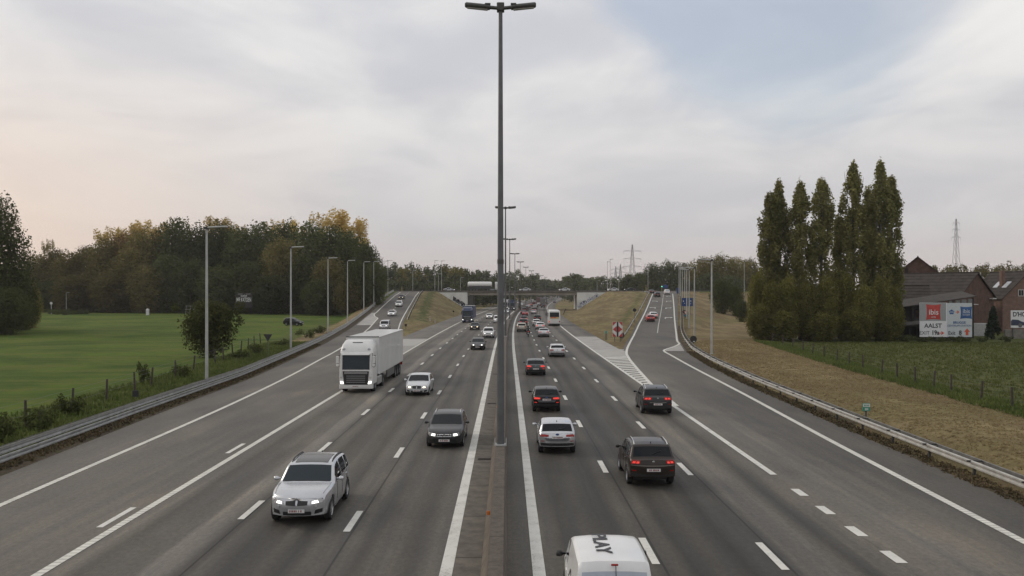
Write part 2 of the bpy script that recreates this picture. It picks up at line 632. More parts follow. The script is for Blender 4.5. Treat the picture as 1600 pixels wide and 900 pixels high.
def build_ground():
    ys = np.concatenate([np.arange(-40, 150, 1.0), np.arange(150, 420, 1.5), np.arange(420, 700, 14), np.geomspace(700, 9000, 22)])
    xs = np.concatenate([-np.geomspace(7000, 150, 22), np.arange(-146, -52, 3.0), np.arange(-52, 70, 1.0), np.arange(70, 160, 3.0), np.geomspace(162, 7000, 22)])
    X, Y = np.meshgrid(xs, ys)
    Z = terrain(X, Y)
    nx, ny = len(xs), len(ys)
    verts = np.stack([X, Y, Z], -1).reshape(-1, 3)
    i = np.arange(nx * ny).reshape(ny, nx)
    q = np.stack([i[:-1, :-1], i[:-1, 1:], i[1:, 1:], i[1:, :-1]], -1).reshape(-1, 4)
    me = bpy.data.meshes.new("ground")
    me.from_pydata(verts.tolist(), [], q.tolist())
    # what grows where: g = dry mown grass, b = bare dirt and leaf litter
    xl, xr = LEFT_EDGE(Y), RIGHT_EDGE(Y)
    o = X - bend(Y)
    dry = np.zeros_like(X)
    fence = np.interp(Y, [0, 54, 76, 93, 125, 150, 200], [27.5, 29.0, 30.2, 31.8, 35.0, 50, 75])
    dry = np.maximum(dry, np.where((X > xr) & (X < fence), 1.0, 0))
    inside_l = (X > xl) & (X < bend(Y)) & (Y > 90) & (Y < 420)
    inside_r = (X < xr) & (X > bend(Y)) & (Y > 90) & (Y < 420)
    dry = np.where(inside_l | inside_r, 0.60, dry)
    dry = np.where((X < xl - 1) & (X > xl - 6) & (Y > 120) & (Y < 350), 0.75, dry)
    dry = np.where((X > xr) & (X < xr + 42) & (Y >= 150) & (Y < 352), 0.95, dry)
    dry = np.where((Y > 420), 0.62, dry)
    # lush strip of uncut grass along the inner rails of the slip roads
    il = LEFT_RAMP_IN(np.clip(Y, 70, 340))
    dry = np.where((X > il + 2.6) & (X < il + 5.2) & (Y > 205) & (Y < 352), 0.40, dry)
    ir = RIGHT_RAMP_IN(np.clip(Y, 58, 330))
    dry = np.where((X < ir - 2.6) & (X > ir - 4.2) & (Y > 165) & (Y < 340), 0.46, dry)
    dirt = np.where((X < xl + 0.5) & (X > xl - 1.7) & (Y < 260), 1.0, 0.0)
    dirt = np.where((X > xr - 0.5) & (X < xr + 0.8) & (Y < 180), 0.95, dirt)
    rough = np.where(inside_l | inside_r, 1.0, np.where((X > 20) & (Y < 200), 1.0, np.where((X < xl) & (X > xl - 9) & (Y < 200), 0.6, 0.0)))
    colr = np.stack([rough, dry, dirt, np.ones_like(X)], -1).reshape(-1, 4)
    a = me.attributes.new("cover", "FLOAT_COLOR", "POINT")
    a.data.foreach_set("color", colr.astype(np.float32).ravel())
    me.polygons.foreach_set("use_smooth", [True] * len(me.polygons))
    me.materials.append(ground_material())
    me.update()
    tag(link("ground", me), "grassy ground of meadows, mown banks and verges", kind="structure")


build_ground()


# ------------------------------------------------------------------ carriageways
def asphalt_material(name, ramp, seams=(), base=1.0):
    """ramp: (offset, grey) stops across the road; seams: offsets of tarred joints. UV.x is metres across, UV.y metres along."""
    m = bpy.data.materials.new(name)
    m.use_nodes = True
    n, l = m.node_tree.nodes, m.node_tree.links
    b = n["Principled BSDF"]
    b.inputs["Specular IOR Level"].default_value = 0.28
    uv = n.new("ShaderNodeUVMap")
    sp = n.new("ShaderNodeSeparateXYZ")
    l.new(uv.outputs[0], sp.inputs[0])
    U = sp.outputs[0]

    def stretched(su, sv, scale, detail=5, rough=0.6):
        mp = n.new("ShaderNodeMapping")
        mp.inputs["Scale"].default_value = (su, sv, 1)
        l.new(uv.outputs[0], mp.inputs[0])
        return noise_node(n, l, mp.outputs[0], scale, detail, rough)
    wob = stretched(0.4, 0.03, 1.0, 4)
    u2 = math_node(n, l, "ADD", U, math_node(n, l, "MULTIPLY", math_node(n, l, "SUBTRACT", wob, 0.5), 1.1))
    lo, hi = ramp[0][0], ramp[-1][0]
    mr = n.new("ShaderNodeMapRange")
    l.new(u2, mr.inputs[0])
    mr.inputs[1].default_value, mr.inputs[2].default_value = lo, hi
    cr = n.new("ShaderNodeValToRGB")
    el = cr.color_ramp.elements
    while len(el) < len(ramp):
        el.new(0.5)
    for e, (o, g) in zip(el, ramp):
        e.position = (o - lo) / (hi - lo)
        g = (0.132 + (g - 0.132) * 1.45) * base
        e.color = (g * 1.07, g * 1.0, g * 0.90, 1)
    l.new(mr.outputs[0], cr.inputs[0])
    c = cr.outputs[0]
    streak = stretched(2.2, 0.05, 1.0, 6, 0.65)
    c = mix_node(n, l, smooth_node(n, l, streak, 0.25, 0.75, 0.0, 1.0), mix_node(n, l, 1.0, c, (0.70, 0.70, 0.71), "MULTIPLY"), mix_node(n, l, 1.0, c, (1.32, 1.3, 1.25), "MULTIPLY"))
    blotch = stretched(0.35, 0.10, 1.0, 6, 0.6)
    c = mix_node(n, l, smooth_node(n, l, blotch, 0.50, 0.72, 0, 0.75), c, mix_node(n, l, 1.0, c, (1.35, 1.3, 1.24), "MULTIPLY"))
    c = mix_node(n, l, smooth_node(n, l, blotch, 0.48, 0.28, 0, 0.7), c, mix_node(n, l, 1.0, c, (0.66, 0.66, 0.68), "MULTIPLY"))
    broad = stretched(0.16, 0.06, 1.0, 5, 0.55)
    c = mix_node(n, l, smooth_node(n, l, broad, 0.3, 0.7), mix_node(n, l, 1.0, c, (0.80, 0.80, 0.82), "MULTIPLY"), mix_node(n, l, 1.0, c, (1.22, 1.19, 1.14), "MULTIPLY"))
    coarse = stretched(1, 0.6, 7.0, 4, 0.75)
    c = mix_node(n, l, smooth_node(n, l, coarse, 0.3, 0.7), mix_node(n, l, 1.0, c, (0.84, 0.84, 0.84), "MULTIPLY"), mix_node(n, l, 1.0, c, (1.17, 1.17, 1.16), "MULTIPLY"))
    grain = stretched(1, 1, 55.0, 3, 0.7)
    c = mix_node(n, l, smooth_node(n, l, grain, 0.3, 0.7), mix_node(n, l, 1.0, c, (0.78, 0.78, 0.78), "MULTIPLY"), mix_node(n, l, 1.0, c, (1.24, 1.24, 1.22), "MULTIPLY"))
    # scattered pale scuffs
    sc_ = stretched(0.9, 0.35, 2.0, 7, 0.75)
    c = mix_node(n, l, smooth_node(n, l, sc_, 0.68, 0.76, 0, 0.35), c, (0.20, 0.195, 0.18))
    edge = stretched(0.5, 0.12, 1.0, 5, 0.7)
    for s in seams:
        d = math_node(n, l, "ABSOLUTE", math_node(n, l, "SUBTRACT", U, s))
        band = math_node(n, l, "MULTIPLY", smooth_node(n, l, d, 0.10, 0.34, 1.0, 0.0), smooth_node(n, l, edge, 0.38, 0.62, 0.1, 0.6))
        c = mix_node(n, l, band, c, (0.042, 0.041, 0.040))
        c = mix_node(n, l, math_node(n, l, "MULTIPLY", smooth_node(n, l, d, 0.02, 0.05, 1.0, 0.0), 0.75), c, (0.022, 0.021, 0.02))
    l.new(c, b.inputs["Base Color"])
    l.new(smooth_node(n, l, streak, 0.3, 0.7, 0.62, 0.85), b.inputs["Roughness"])
    bn = n.new("ShaderNodeBump")
    bn.inputs["Strength"].default_value = 0.25
    bn.inputs["Distance"].default_value = 0.01
    l.new(grain, bn.inputs["Height"])
    l.new(bn.outputs[0], b.inputs["Normal"])
    return m


def tracks(stops, lanes, depth=0.22):
    """Adds worn wheel tracks to the stops across a carriageway."""
    o = [a for a, _ in stops]
    g = [b for _, b in stops]
    out = {}
    for a, b in stops:
        out[round(a, 2)] = b
    for c in lanes:
        for du, f in ((-1.25, 1.06), (-0.78, 1 - depth), (0.0, 1.08), (0.78, 1 - depth), (1.25, 1.06)):
            out[round(c + du, 2)] = float(np.interp(c + du, o, g)) * f
    return sorted(out.items())[:32]


def strip(name, ys, xa, xb, zf, mat, parent=None, ncol=4, lift=0.0, axis=True):
    """Sheet between two lateral functions; UV is (offset from the axis, distance)."""
    me = bpy.data.meshes.new(name)
    vs, uvs = [], []
    for y in ys:
        a, b2 = float(xa(y)), float(xb(y))
        for k in range(ncol + 1):
            x = a + (b2 - a) * k / ncol
            vs.append((x, y, float(zf(y)) + lift))
            uvs.append((x - (bx(y) if axis else 0), y))
    fs = []
    for i in range(len(ys) - 1):
        for k in range(ncol):
            p = i * (ncol + 1) + k
            fs.append((p, p + 1, p + ncol + 2, p + ncol + 1))
    me.from_pydata(vs, [], fs)
    lay = me.uv_layers.new(name="UVMap")
    lay.data.foreach_set("uv", [c for q in fs for i in q for c in uvs[i]])
    me.materials.append(mat)
    me.update()
    return link(name, me, parent)


flat = lambda y: 0.0
YS = list(np.concatenate([np.arange(-20, 420, 4.0), np.arange(420, 760, 20), np.geomspace(760, 3200, 20)]))
A_MAIN = asphalt_material("asphalt_oncoming", tracks([(-21, 0.165), (-13.2, 0.150), (-12.7, 0.13), (-12.2, 0.150), (-10.4, 0.122), (-9.7, 0.19), (-8.95, 0.165), (-8.6, 0.122), (-6.9, 0.11), (-5, 0.13), (-3.2, 0.12), (-1.5, 0.135)], (-10.6, -6.85, -3.3)),
                          (-8.62, -4.82), 0.70)
A_AWAY = asphalt_material("asphalt_outbound", tracks([(-0.5, 0.15), (0.8, 0.135), (2.5, 0.105), (4.1, 0.115), (5.8, 0.105), (7.5, 0.118), (8.1, 0.165), (8.9, 0.175), (9.6, 0.095), (10.4, 0.15), (12.5, 0.18), (13.8, 0.13), (15, 0.12), (19, 0.125)], (2.5, 5.8)),
                          (4.28, 7.68), 0.60)
A_RAMP = asphalt_material("asphalt_slip", [(-60, 0.125), (-40, 0.125), (-22, 0.14), (-19, 0.15), (-13, 0.145), (0, 0.13), (10.6, 0.15), (12.6, 0.17), (14, 0.135), (16, 0.125), (25, 0.125), (70, 0.13)], (), 0.66)
A_DARK = asphalt_material("asphalt_overpass", [(-500, 0.10), (500, 0.11)], ())

road_in = tag(strip("road", YS, lambda y: bend(y) + O_LEFT, lambda y: bend(y) - 0.55, flat, A_MAIN, ncol=10), "three-lane carriageway with traffic coming towards the camera", kind="structure")
road_out = tag(strip("road", YS, lambda y: bend(y) + 0.0, lambda y: bend(y) + O_RIGHT, flat, A_AWAY, ncol=10), "three-lane carriageway with traffic driving away under the overpass", kind="structure")
YR = list(np.arange(-20, 353, 3.0)) + [353.8]
ramp_in = tag(strip("slip_road", YR, LEFT_EDGE, lambda y: LEFT_RAMP_IN(y) if y > 70 else float(LEFT_RAMP_IN(70)) + (bx(y) - bx(70)) - 0.0, z_left, A_RAMP, ncol=5, lift=0.005),
              "slip road joining from the overpass beside the meadow", kind="structure")
ramp_out = tag(strip("slip_road", YR, lambda y: RIGHT_RAMP_IN(y) if y > 58 else float(RIGHT_RAMP_IN(58)) + 0.55, RIGHT_EDGE, z_right, A_RAMP, ncol=5, lift=0.005),
               "exit slip road climbing to the overpass past the brown bank", kind="structure")
over_road = tag(strip("overpass_road", [353.9, 366.1], lambda y: -420.0, lambda y: 460.0, lambda y: 7.5, A_DARK, ncol=4, axis=False), "road crossing the motorway on the overpass", kind="structure")


# ------------------------------------------------------------------ painted markings
def paint_material(name, col, wear=0.5, ridge=False):
    m = bpy.data.materials.new(name)
    m.use_nodes = True
    n, l = m.node_tree.nodes, m.node_tree.links
    b = n["Principled BSDF"]
    b.inputs["Roughness"].default_value = 0.7
    t = n.new("ShaderNodeTexCoord")
    a = noise_node(n, l, t.outputs["Object"], 14, 5, 0.75)
    a2 = noise_node(n, l, t.outputs["Object"], 1.3, 4, 0.6)
    f = math_node(n, l, "ADD", math_node(n, l, "MULTIPLY", a, 0.65), math_node(n, l, "MULTIPLY", a2, 0.35))
    c = mix_node(n, l, smooth_node(n, l, f, 0.52, 0.66, 0, wear), col, (0.17, 0.165, 0.155))
    c = mix_node(n, l, smooth_node(n, l, a2, 0.35, 0.7, 0, 0.35), c, (0.40, 0.39, 0.36))
    if ridge:
        mp = n.new("ShaderNodeMapping")
        mp.inputs["Scale"].default_value = (0, 1, 0)
        l.new(t.outputs["Object"], mp.inputs[0])
        w = n.new("ShaderNodeTexWave")
        w.bands_direction = "Y"
        w.inputs["Scale"].default_value = 1.05
        l.new(mp.outputs[0], w.inputs[0])
        c = mix_node(n, l, smooth_node(n, l, w.outputs["Fac"], 0.10, 0.30, 0.55, 0.0), c, (0.25, 0.24, 0.22))
    l.new(c, b.inputs["Base Color"])
    return m


PAINT = paint_material("road_paint", (0.64, 0.63, 0.58), 0.85)
PAINT_RIB = paint_material("road_paint_ribbed", (0.66, 0.65, 0.58), 0.5, True)
PAINT_OLD = paint_material("road_paint_worn", (0.42, 0.41, 0.38), 0.9)


def ribbon(name, pts, width, zf, mat, parent, lift=0.012, smooth=True):
    """Painted line of constant width along plan points."""
    P = fine(pts) if smooth else pts
    mb = MB()
    vs = []
    for i, p in enumerate(P):
        a, b = P[max(0, i - 1)], P[min(len(P) - 1, i + 1)]
        dx, dy = b[0] - a[0], b[1] - a[1]
        L = math.hypot(dx, dy) or 1
        nx, ny = -dy / L * width / 2, dx / L * width / 2
        z = float(zf(p[1])) + lift
        vs += [(p[0] + nx, p[1] + ny, z), (p[0] - nx, p[1] - ny, z)]
    mb.add(vs, [(2 * i, 2 * i + 1, 2 * i + 3, 2 * i + 2) for i in range(len(P) - 1)])
    return mb.build(name, mat, parent)


def lane_line(off, y0, y1):
    ys = [y for y in YS if y0 < y < y1]
    return [(bx(y) + off, y) for y in [y0] + ys + [y1]]


for off, par, w, mt in ((-1.62, road_in, 0.34, PAINT), (-12.4, road_in, 0.27, PAINT_RIB), (0.86, road_out, 0.34, PAINT)):
    ribbon("edge_line", lane_line(off, -15, 1800), w, flat, mt, par, smooth=False)
ribbon("edge_line", lane_line(10.9, 36.3, 1800), 0.27, flat, PAINT, road_out, smooth=False)


def dashes(off, par, first, gap, length, width, count, mat=None):
    me = None
    for k in range(count):
        y = first + gap * k
        if me is None or y > 180:
            mb = MB()
            s = bx(y + length) - bx(y)
            mb.add([(-width / 2, 0, 0), (width / 2, 0, 0), (width / 2 + s, length, 0), (-width / 2 + s, length, 0)], [(0, 1, 2, 3)])
            me = mb.mesh("lane_dash", mat or PAINT)
        link("lane_dash", me, par, (bx(y) + off, y, 0.012))


dashes(-8.75, road_in, 29.2 - 12.3 * 2, 12.3, 2.6, 0.22, 40)
dashes(-5.0, road_in, 27.7 - 12.3 * 2, 12.3, 2.6, 0.22, 40)
dashes(4.1, road_out, 24.4 - 12.3 * 2, 12.3, 2.6, 0.22, 40)
dashes(7.5, road_out, 23.9 - 12.3 * 2, 12.3, 2.6, 0.22, 40)
dashes(-12.93, road_in, 28.2 - 12.9 * 2, 12.9, 2.6, 0.21, 4)
dashes(10.9, road_out, 24.6 - 2.7 * 5, 2.68, 1.15, 0.32, 9)

ribbon("edge_line", LEFT_LINE_OUT, 0.27, z_left, PAINT_RIB, ramp_in, 0.018)
ribbon("edge_line", LEFT_LINE_IN, 0.24, z_left, PAINT, ramp_in, 0.018)
ribbon("edge_line", RIGHT_LINE_OUT, 0.30, z_right, PAINT_RIB, ramp_out, 0.018)
ribbon("edge_line", RIGHT_LINE_IN, 0.30, z_right, PAINT, ramp_out, 0.018)


def mid_line(a, b, y):
    return 0.5 * (float(curve_x(a)(y)) + float(curve_x(b)(y)))


ribbon("centre_line", [(mid_line(RIGHT_LINE_OUT, RIGHT_LINE_IN, y) + 0.3, y) for y in np.arange(157, 330, 6)], 0.17, z_right, PAINT_OLD, ramp_out, 0.018)
for k in range(13):
    y = 232 + k * 8.2
    xm = [mid_line(LEFT_LINE_OUT, LEFT_LINE_IN, q) for q in (y, y + 3)]
    ribbon("lane_dash", [(xm[0], y), (xm[1], y + 3)], 0.2, z_left, PAINT, ramp_in, 0.018, False)


def slanted(name, pts, zf, par, lift, mat):
    mb = MB()
    mb.add([(x, y, float(zf(y)) + lift) for x, y in pts], [tuple(range(len(pts)))])
    return mb.build(name, mat, par)


# turn arrows on the exit ramp: a shaft and a barb to one side
def arrow(px, py, sgn):
    x, y = gp(px, py, z_right)
    dx = (float(curve_x(RIGHT_LINE_IN)(y + 6)) - float(curve_x(RIGHT_LINE_IN)(y))) / 6
    mb = MB()

    def pt(u, v):
        return (x + u + dx * v, y + v, float(z_right(y + v)) + 0.018)
    for poly in ([(-0.13, 0), (0.13, 0), (0.13, 3.6), (-0.13, 3.6)], [(0.13 * -sgn, 2.8), (1.15 * sgn, 2.8), (1.15 * sgn, 4.0), (0.13 * -sgn, 4.0)], [(1.15 * sgn, 2.2), (1.7 * sgn, 3.4), (1.15 * sgn, 4.7)]):
        if poly is not None:
            mb.add([pt(u, v) for u, v in poly], [tuple(range(len(poly)))])
    mb.build("turn_arrow", PAINT, ramp_out)


for px, py, s in ((1039.5, 498, 1), (1040.5, 482.5, 1), (1041.5, 471.5, 1), (1042, 463.5, 1), (1023.5, 482, -1), (1026.5, 471.5, -1)):
    arrow(px, py, s)

# hatched gore between motorway and exit: pale worn slab, then slanted bars
GORE = pmat("gore_concrete", (0.33, 0.32, 0.30), 0.85, var=0.22, scale=0.5, detail=8)
ri = curve_x(RIGHT_LINE_IN)
gx0 = lambda y: bx(y) + 11.05
mb = MB()
yy = list(np.arange(99, 149, 2.5))
vs = []
for y in yy:
    right = min(float(ri(y)) - 0.2, bx(y) + O_RIGHT - 0.1) if y > 112 else float(ri(y)) - 0.2
    vs += [(gx0(y), y, 0.010), (right, y, 0.010)]
mb.add(vs, [(2 * i, 2 * i + 1, 2 * i + 3, 2 * i + 2) for i in range(len(yy) - 1)])
mb.build("gore_slab", GORE, road_out)
for k in range(26):
    y = 68.0 + k * 1.75 + (k * k) * 0.006
    a, b = gx0(y), float(ri(y + 0.6)) - 0.1
    if b - a < 0.25 or y > 112:
        continue
    slanted("hatch_bar", [(a, y), (b, y + (b - a) * 0.55), (b, y + (b - a) * 0.55 + 1.0), (a, y + 1.0)], flat, road_out, 0.016, PAINT if y < 100 else PAINT_OLD)
# the same on the oncoming side
li = curve_x(LEFT_LINE_IN)
for k in range(22):
    y = 92 + k * 2.0
    b, a = bx(y) - 12.6, float(li(y)) + 0.15
    if b - a < 0.4:
        continue
    slanted("hatch_bar", [(b, y), (b, y + 1.15), (a, y + (b - a) * 0.35 + 1.15), (a, y + (b - a) * 0.35)], flat, road_in, 0.016, PAINT_OLD)
mb = MB()
yy = list(np.arange(122, 142, 2.0))
vs = []
for y in yy:
    vs += [(max(float(li(y)) + 0.15, bx(y) + O_LEFT + 0.1), y, 0.010), (bx(y) - 12.6, y, 0.010)]
mb.add(vs, [(2 * i, 2 * i + 1, 2 * i + 3, 2 * i + 2) for i in range(len(yy) - 1)])
mb.build("gore_slab", GORE, road_in)
# pale ends of the hard shoulders on both ramps
lo_ = curve_x(LEFT_LINE_OUT)
ro_ = curve_x(RIGHT_LINE_OUT)
for nm, ys_, xa, xb, zf, par in (("shoulder_slab", np.arange(184, 231, 3), lambda y: float(LEFT_EDGE(y)) + 0.3, lambda y: float(lo_(y)) - 0.1, z_left, ramp_in),
                                 ("shoulder_slab", np.arange(111.5, 136, 1.5), lambda y: float(ro_(y)) + 0.12, lambda y: float(RIGHT_EDGE(y)) - 0.2, z_right, ramp_out)):
    vs = []
    for y in ys_:
        vs += [(xa(y), y, float(zf(y)) + 0.011), (max(xb(y), xa(y)), y, float(zf(y)) + 0.011)]
    mb = MB()
    mb.add(vs, [(2 * i, 2 * i + 1, 2 * i + 3, 2 * i + 2) for i in range(len(ys_) - 1)])
    mb.build(nm, GORE, par)

# ------------------------------------------------------------------ median: gutter slabs, barrier, drains
CONC = pmat("concrete_brown", (0.112, 0.098, 0.080), 0.9, var=0.4, scale=1.6, bump=0.4, bscale=25, detail=8)
CONC_TOP = pmat("concrete_barrier", (0.088, 0.072, 0.058), 0.9, var=0.28, scale=5, bump=0.7, bscale=30, detail=8)
CONC_SIDE = pmat("concrete_barrier_side", (0.125, 0.104, 0.080), 0.9, var=0.3, scale=2.0, bump=0.3, bscale=20, detail=8)
IRON = pmat("drain_iron", (0.035, 0.03, 0.026), 0.8, var=0.3, scale=20)
gutter = tag(strip("gutter", YS, lambda y: bend(y) - 1.44, lambda y: bend(y) - 0.5, flat, CONC, ncol=1, lift=-0.03), "brown concrete gutter along the median barrier", kind="structure")
me = None
for k in range(42):
    y = 2 + k * 4.6
    if me is None or y > 110:
        s = bx(y + 4.55) - bx(y)
        mb = MB()
        mb.add([(-0.47, 0, 0), (0.45, 0, 0), (0.45 + s, 4.56, 0), (-0.47 + s, 4.56, 0), (-0.47, 0, 0.034), (0.45, 0, 0.034), (0.45 + s, 4.56, 0.034), (-0.47 + s, 4.56, 0.034)],
               [(4, 5, 6, 7), (0, 1, 5, 4), (1, 2, 6, 5), (2, 3, 7, 6), (3, 0, 4, 7)])
        me = mb.mesh("gutter_slab", CONC)
    link("gutter_slab", me, gutter, (bx(y) - 0.97, y, -0.02))
for y in (39.4, 59.0, 80.0, 104):
    mb = MB()
    mb.box(-0.3, 0.3, 0, 0.42, 0, 0.012)
    for i in range(6):
        mb.box(-0.27, 0.27, 0.035 + i * 0.062, 0.065 + i * 0.062, 0.012, 0.02)
    mb.build("drain_grate", IRON, gutter, loc=(bx(y) - 1.0, y, 0.016))

barrier = empty("median_barrier", (0, 0, 0), label="brown concrete median barrier dividing the two carriageways", cat="barrier")
prof = [(-0.44, 0.0), (-0.42, 0.08), (-0.30, 0.30), (-0.21, 0.82), (-0.19, 0.88), (0.19, 0.88), (0.21, 0.82), (0.26, 0.1), (0.28, 0.0)]


def barrier_run(ys, z=0.002):
    mb = MB()
    rings = [[(bx(y) - 0.27 + u * 0.98, y, w + z) for u, w in prof] for y in ys]
    n = len(prof)
    mb.loft(rings, True, True, 0, closed=False)
    # top faces carry the rougher concrete
    mb.m = [1 if (i % (n - 1)) in (3, 4, 5) and i < (n - 1) * (len(ys) - 1) else 0 for i in range(len(mb.f))]
    return mb


for k in range(22):
    y = -6 + k * 6.0
    barrier_run([y, y + 2.0, y + 4.0, y + 5.97]).build("barrier_segment", [CONC_SIDE, CONC_TOP], barrier)
barrier_run([126 + k * 6 for k in range(60)] + [490 + 25 * k for k in range(40)]).build("barrier_run", [CONC_SIDE, CONC_TOP], barrier)
REFL = pmat("orange_reflector", (0.62, 0.16, 0.02), 0.4, var=0.1)
for y in (27.4, 52.5, 77.5):
    MB().bbox(-0.05, 0.05, -0.02, 0.02, 0, 0.13, 0.008).build("reflector", REFL, barrier, loc=(bx(y) - 0.27 - 0.30, y, 0.6))


# ------------------------------------------------------------------ guardrails
STEEL = pmat("galvanised_steel", (0.33, 0.335, 0.33), 0.5, 0.25, var=0.22, scale=2.5, detail=7)
STEEL_D = pmat("weathered_steel", (0.17, 0.165, 0.155), 0.6, 0.4, var=0.3, scale=3)
STEEL_L = pmat("pale_steel", (0.41, 0.40, 0.37), 0.55, 0.15, var=0.2, scale=2)
POSTM = pmat("dark_post_steel", (0.06, 0.058, 0.055), 0.7, 0.3, var=0.3, scale=4)
W_PROF = [(0.0, 0.0), (0.05, 0.03), (0.05, 0.09), (0.0, 0.135), (0.0, 0.175), (0.05, 0.22), (0.05, 0.28), (0.0, 0.31)]


def rail_mesh(P, zf, z0, out, prof=W_PROF, sgn=1, th=0.012):
    """Beam along plan points; sgn gives the traffic side."""
    mb = MB()
    rings = []
    for i, p in enumerate(P):
        a, b = P[max(0, i - 1)], P[min(len(P) - 1, i + 1)]
        dx, dy = b[0] - a[0], b[1] - a[1]
        L = math.hypot(dx, dy) or 1
        nx, ny = dy / L * sgn, -dx / L * sgn
        z = float(zf(p[1]))
        front = [(p[0] + nx * (out + u), p[1] + ny * (out + u), z + z0 + w) for u, w in prof]
        back = [(p[0] + nx * (out + u - th), p[1] + ny * (out + u - th), z + z0 + w) for u, w in reversed(prof)]
        rings.append(front + back)
    mb.loft(rings, True, True)
    return mb


def post_mesh(h, w, d):
    return MB().box(-w / 2, w / 2, -d / 2, d / 2, -0.35, h)


def guardrail(label, pts, zf, sgn, step, beams, beam_mat, post_h=0.72, back=False, top=None, group=None, pw=0.10):
    root = empty("guardrail", (pts[0][0], pts[0][1], float(zf(pts[0][1]))), label=label, cat="guardrail", group=group)
    off = Vector(root.location)
    P = fine(pts, 3.0)

    def sub(mb, nm, mt):
        mb.v = [(v[0] - off.x, v[1] - off.y, v[2] - off.z) for v in mb.v]
        mb.build(nm, mt, root, 40)
    for z0 in beams:
        sub(rail_mesh(P, zf, z0, 0.12, sgn=sgn), "rail", beam_mat)
    if back:
        sub(rail_mesh(P, zf, beams[-1] - 0.02, 0.34, [(0, 0), (0, 0.30), (0.05, 0.31), (0.05, 0.0)], -sgn), "back_rail", STEEL_D)
    if top is not None:
        sub(rail_mesh(P, zf, top, 0.15, [(-0.10, 0.0), (-0.10, 0.045), (0.03, 0.045), (0.03, 0.0)], sgn), "cap_rail", STEEL_L)
    me = post_mesh(post_h, pw, 0.10).mesh("post", POSTM)
    sp = MB().box(-0.035, 0.035, -0.30, 0.30, -0.035, 0.035).mesh("spacer", POSTM)
    acc = 0.0
    for i in range(1, len(P)):
        acc += math.hypot(P[i][0] - P[i - 1][0], P[i][1] - P[i - 1][1])
        if acc >= step:
            acc -= step
            z = float(zf(P[i][1]))
            ang = math.atan2(P[i][1] - P[i - 1][1], P[i][0] - P[i - 1][0])
            o = link("post", me, root, (P[i][0] - off.x, P[i][1] - off.y, z - off.z))
            o.rotation_euler = (0, 0, ang)
            if back:
                o = link("spacer", sp, root, (P[i][0] - off.x, P[i][1] - off.y, z - off.z + post_h + 0.0))
                o.rotation_euler = (0, 0, ang)
    return root


lrail = [(float(LEFT_EDGE(y)) - 1.35, y) for y in list(range(6, 120, 8)) + list(range(120, 345, 15)) + [345]]
guardrail("double-beam steel guardrail between the slip road and the green meadow", lrail, lambda y: z_left(y) + 0.02, 1, 4.0, [0.06, 0.42], STEEL, 0.70, top=0.735)
rrail = [(float(RIGHT_EDGE(y)) + 0.75, y) for y in list(range(8, 130, 8)) + list(range(130, 345, 15)) + [345]]
guardrail("pale steel guardrail with dark spacers along the brown right-hand bank", rrail, lambda y: z_right(y) + 0.02 + 0.25 * float(ss(0.2, 1, 1)) * 0, -1, 2.0, [0.33], STEEL_L, 0.60, back=True)
lin = [(float(li(y)) + 1.5, y) for y in range(196, 346, 12)]
guardrail("steel guardrail on the inner edge of the joining slip road above the mown bank", lin, lambda y: z_left(y), -1, 4.0, [0.42], STEEL, 0.70)
rin = [(float(ri(y)) - 1.5, y) for y in range(134, 342, 12)]
guardrail("steel guardrail on the inner edge of the exit slip road behind the chevron sign", rin, lambda y: z_right(y), 1, 4.0, [0.42], STEEL, 0.70)
shrt = [(bx(y) + O_RIGHT + 0.7 + (y - 280) * 0.04, y) for y in range(276, 352, 12)]
guardrail("short guardrail by the hard shoulder in front of the far abutment", shrt, lambda y: 0.0, -1, 4.0, [0.42], STEEL_D, 0.70)
# ------------------------------------------------------------------ vehicles
GLASS = pmat("car_glass", (0.008, 0.011, 0.013), 0.05, 0.0, 0.22, var=0.0)
GLASS_B = pmat("car_glass_blue", (0.016, 0.026, 0.033), 0.05, 0.0, 0.28, var=0.0)
BLACK = pmat("black_plastic", (0.018, 0.018, 0.018), 0.55, var=0.2, scale=8)
TYRE = pmat("tyre_rubber", (0.02, 0.02, 0.02), 0.85, var=0.2, scale=15)
ALLOY = pmat("alloy_rim", (0.42, 0.42, 0.43), 0.35, 0.6, var=0.1, scale=10)
DARKRIM = pmat("dark_rim", (0.05, 0.05, 0.05), 0.5, 0.3, var=0.1)
CHROME = pmat("chrome", (0.62, 0.62, 0.62), 0.18, 0.9, var=0.0)
PLATE = pmat("plate_white", (0.62, 0.61, 0.60), 0.5, var=0.05)
PLATE_T = pmat("plate_red_print", (0.22, 0.03, 0.03), 0.5, var=0.1)
HEAD_ON = pmat("headlamp_lit", (0.9, 0.9, 0.86), 0.15, emit=2.0, ecol=(1.0, 0.97, 0.9), var=0.0)
HEAD_WARM = pmat("headlamp_lit_warm", (0.9, 0.85, 0.7), 0.15, emit=3.0, ecol=(1.0, 0.80, 0.5), var=0.0)
LAMP_CLEAR = pmat("lamp_clear", (0.45, 0.46, 0.47), 0.12, 0.3, var=0.0)
TAIL_ON = pmat("tail_lamp_lit", (0.55, 0.02, 0.015), 0.25, emit=0.6, ecol=(1.0, 0.06, 0.04), var=0.0)
TAIL = pmat("tail_lamp", (0.32, 0.015, 0.012), 0.2, var=0.0)
AMBER = pmat("amber_lamp", (0.7, 0.25, 0.03), 0.3, var=0.0)
PAINTS = {}


def paint(name, col, metal=0.35, rough=0.28):
    if name not in PAINTS:
        dark = max(col) < 0.1
        PAINTS[name] = pmat("paint_" + name, col, rough, metal, 0.3 if dark else 0.5, var=0.05, scale=1.5, coat=0.12 if dark else 0.5)
    return PAINTS[name]


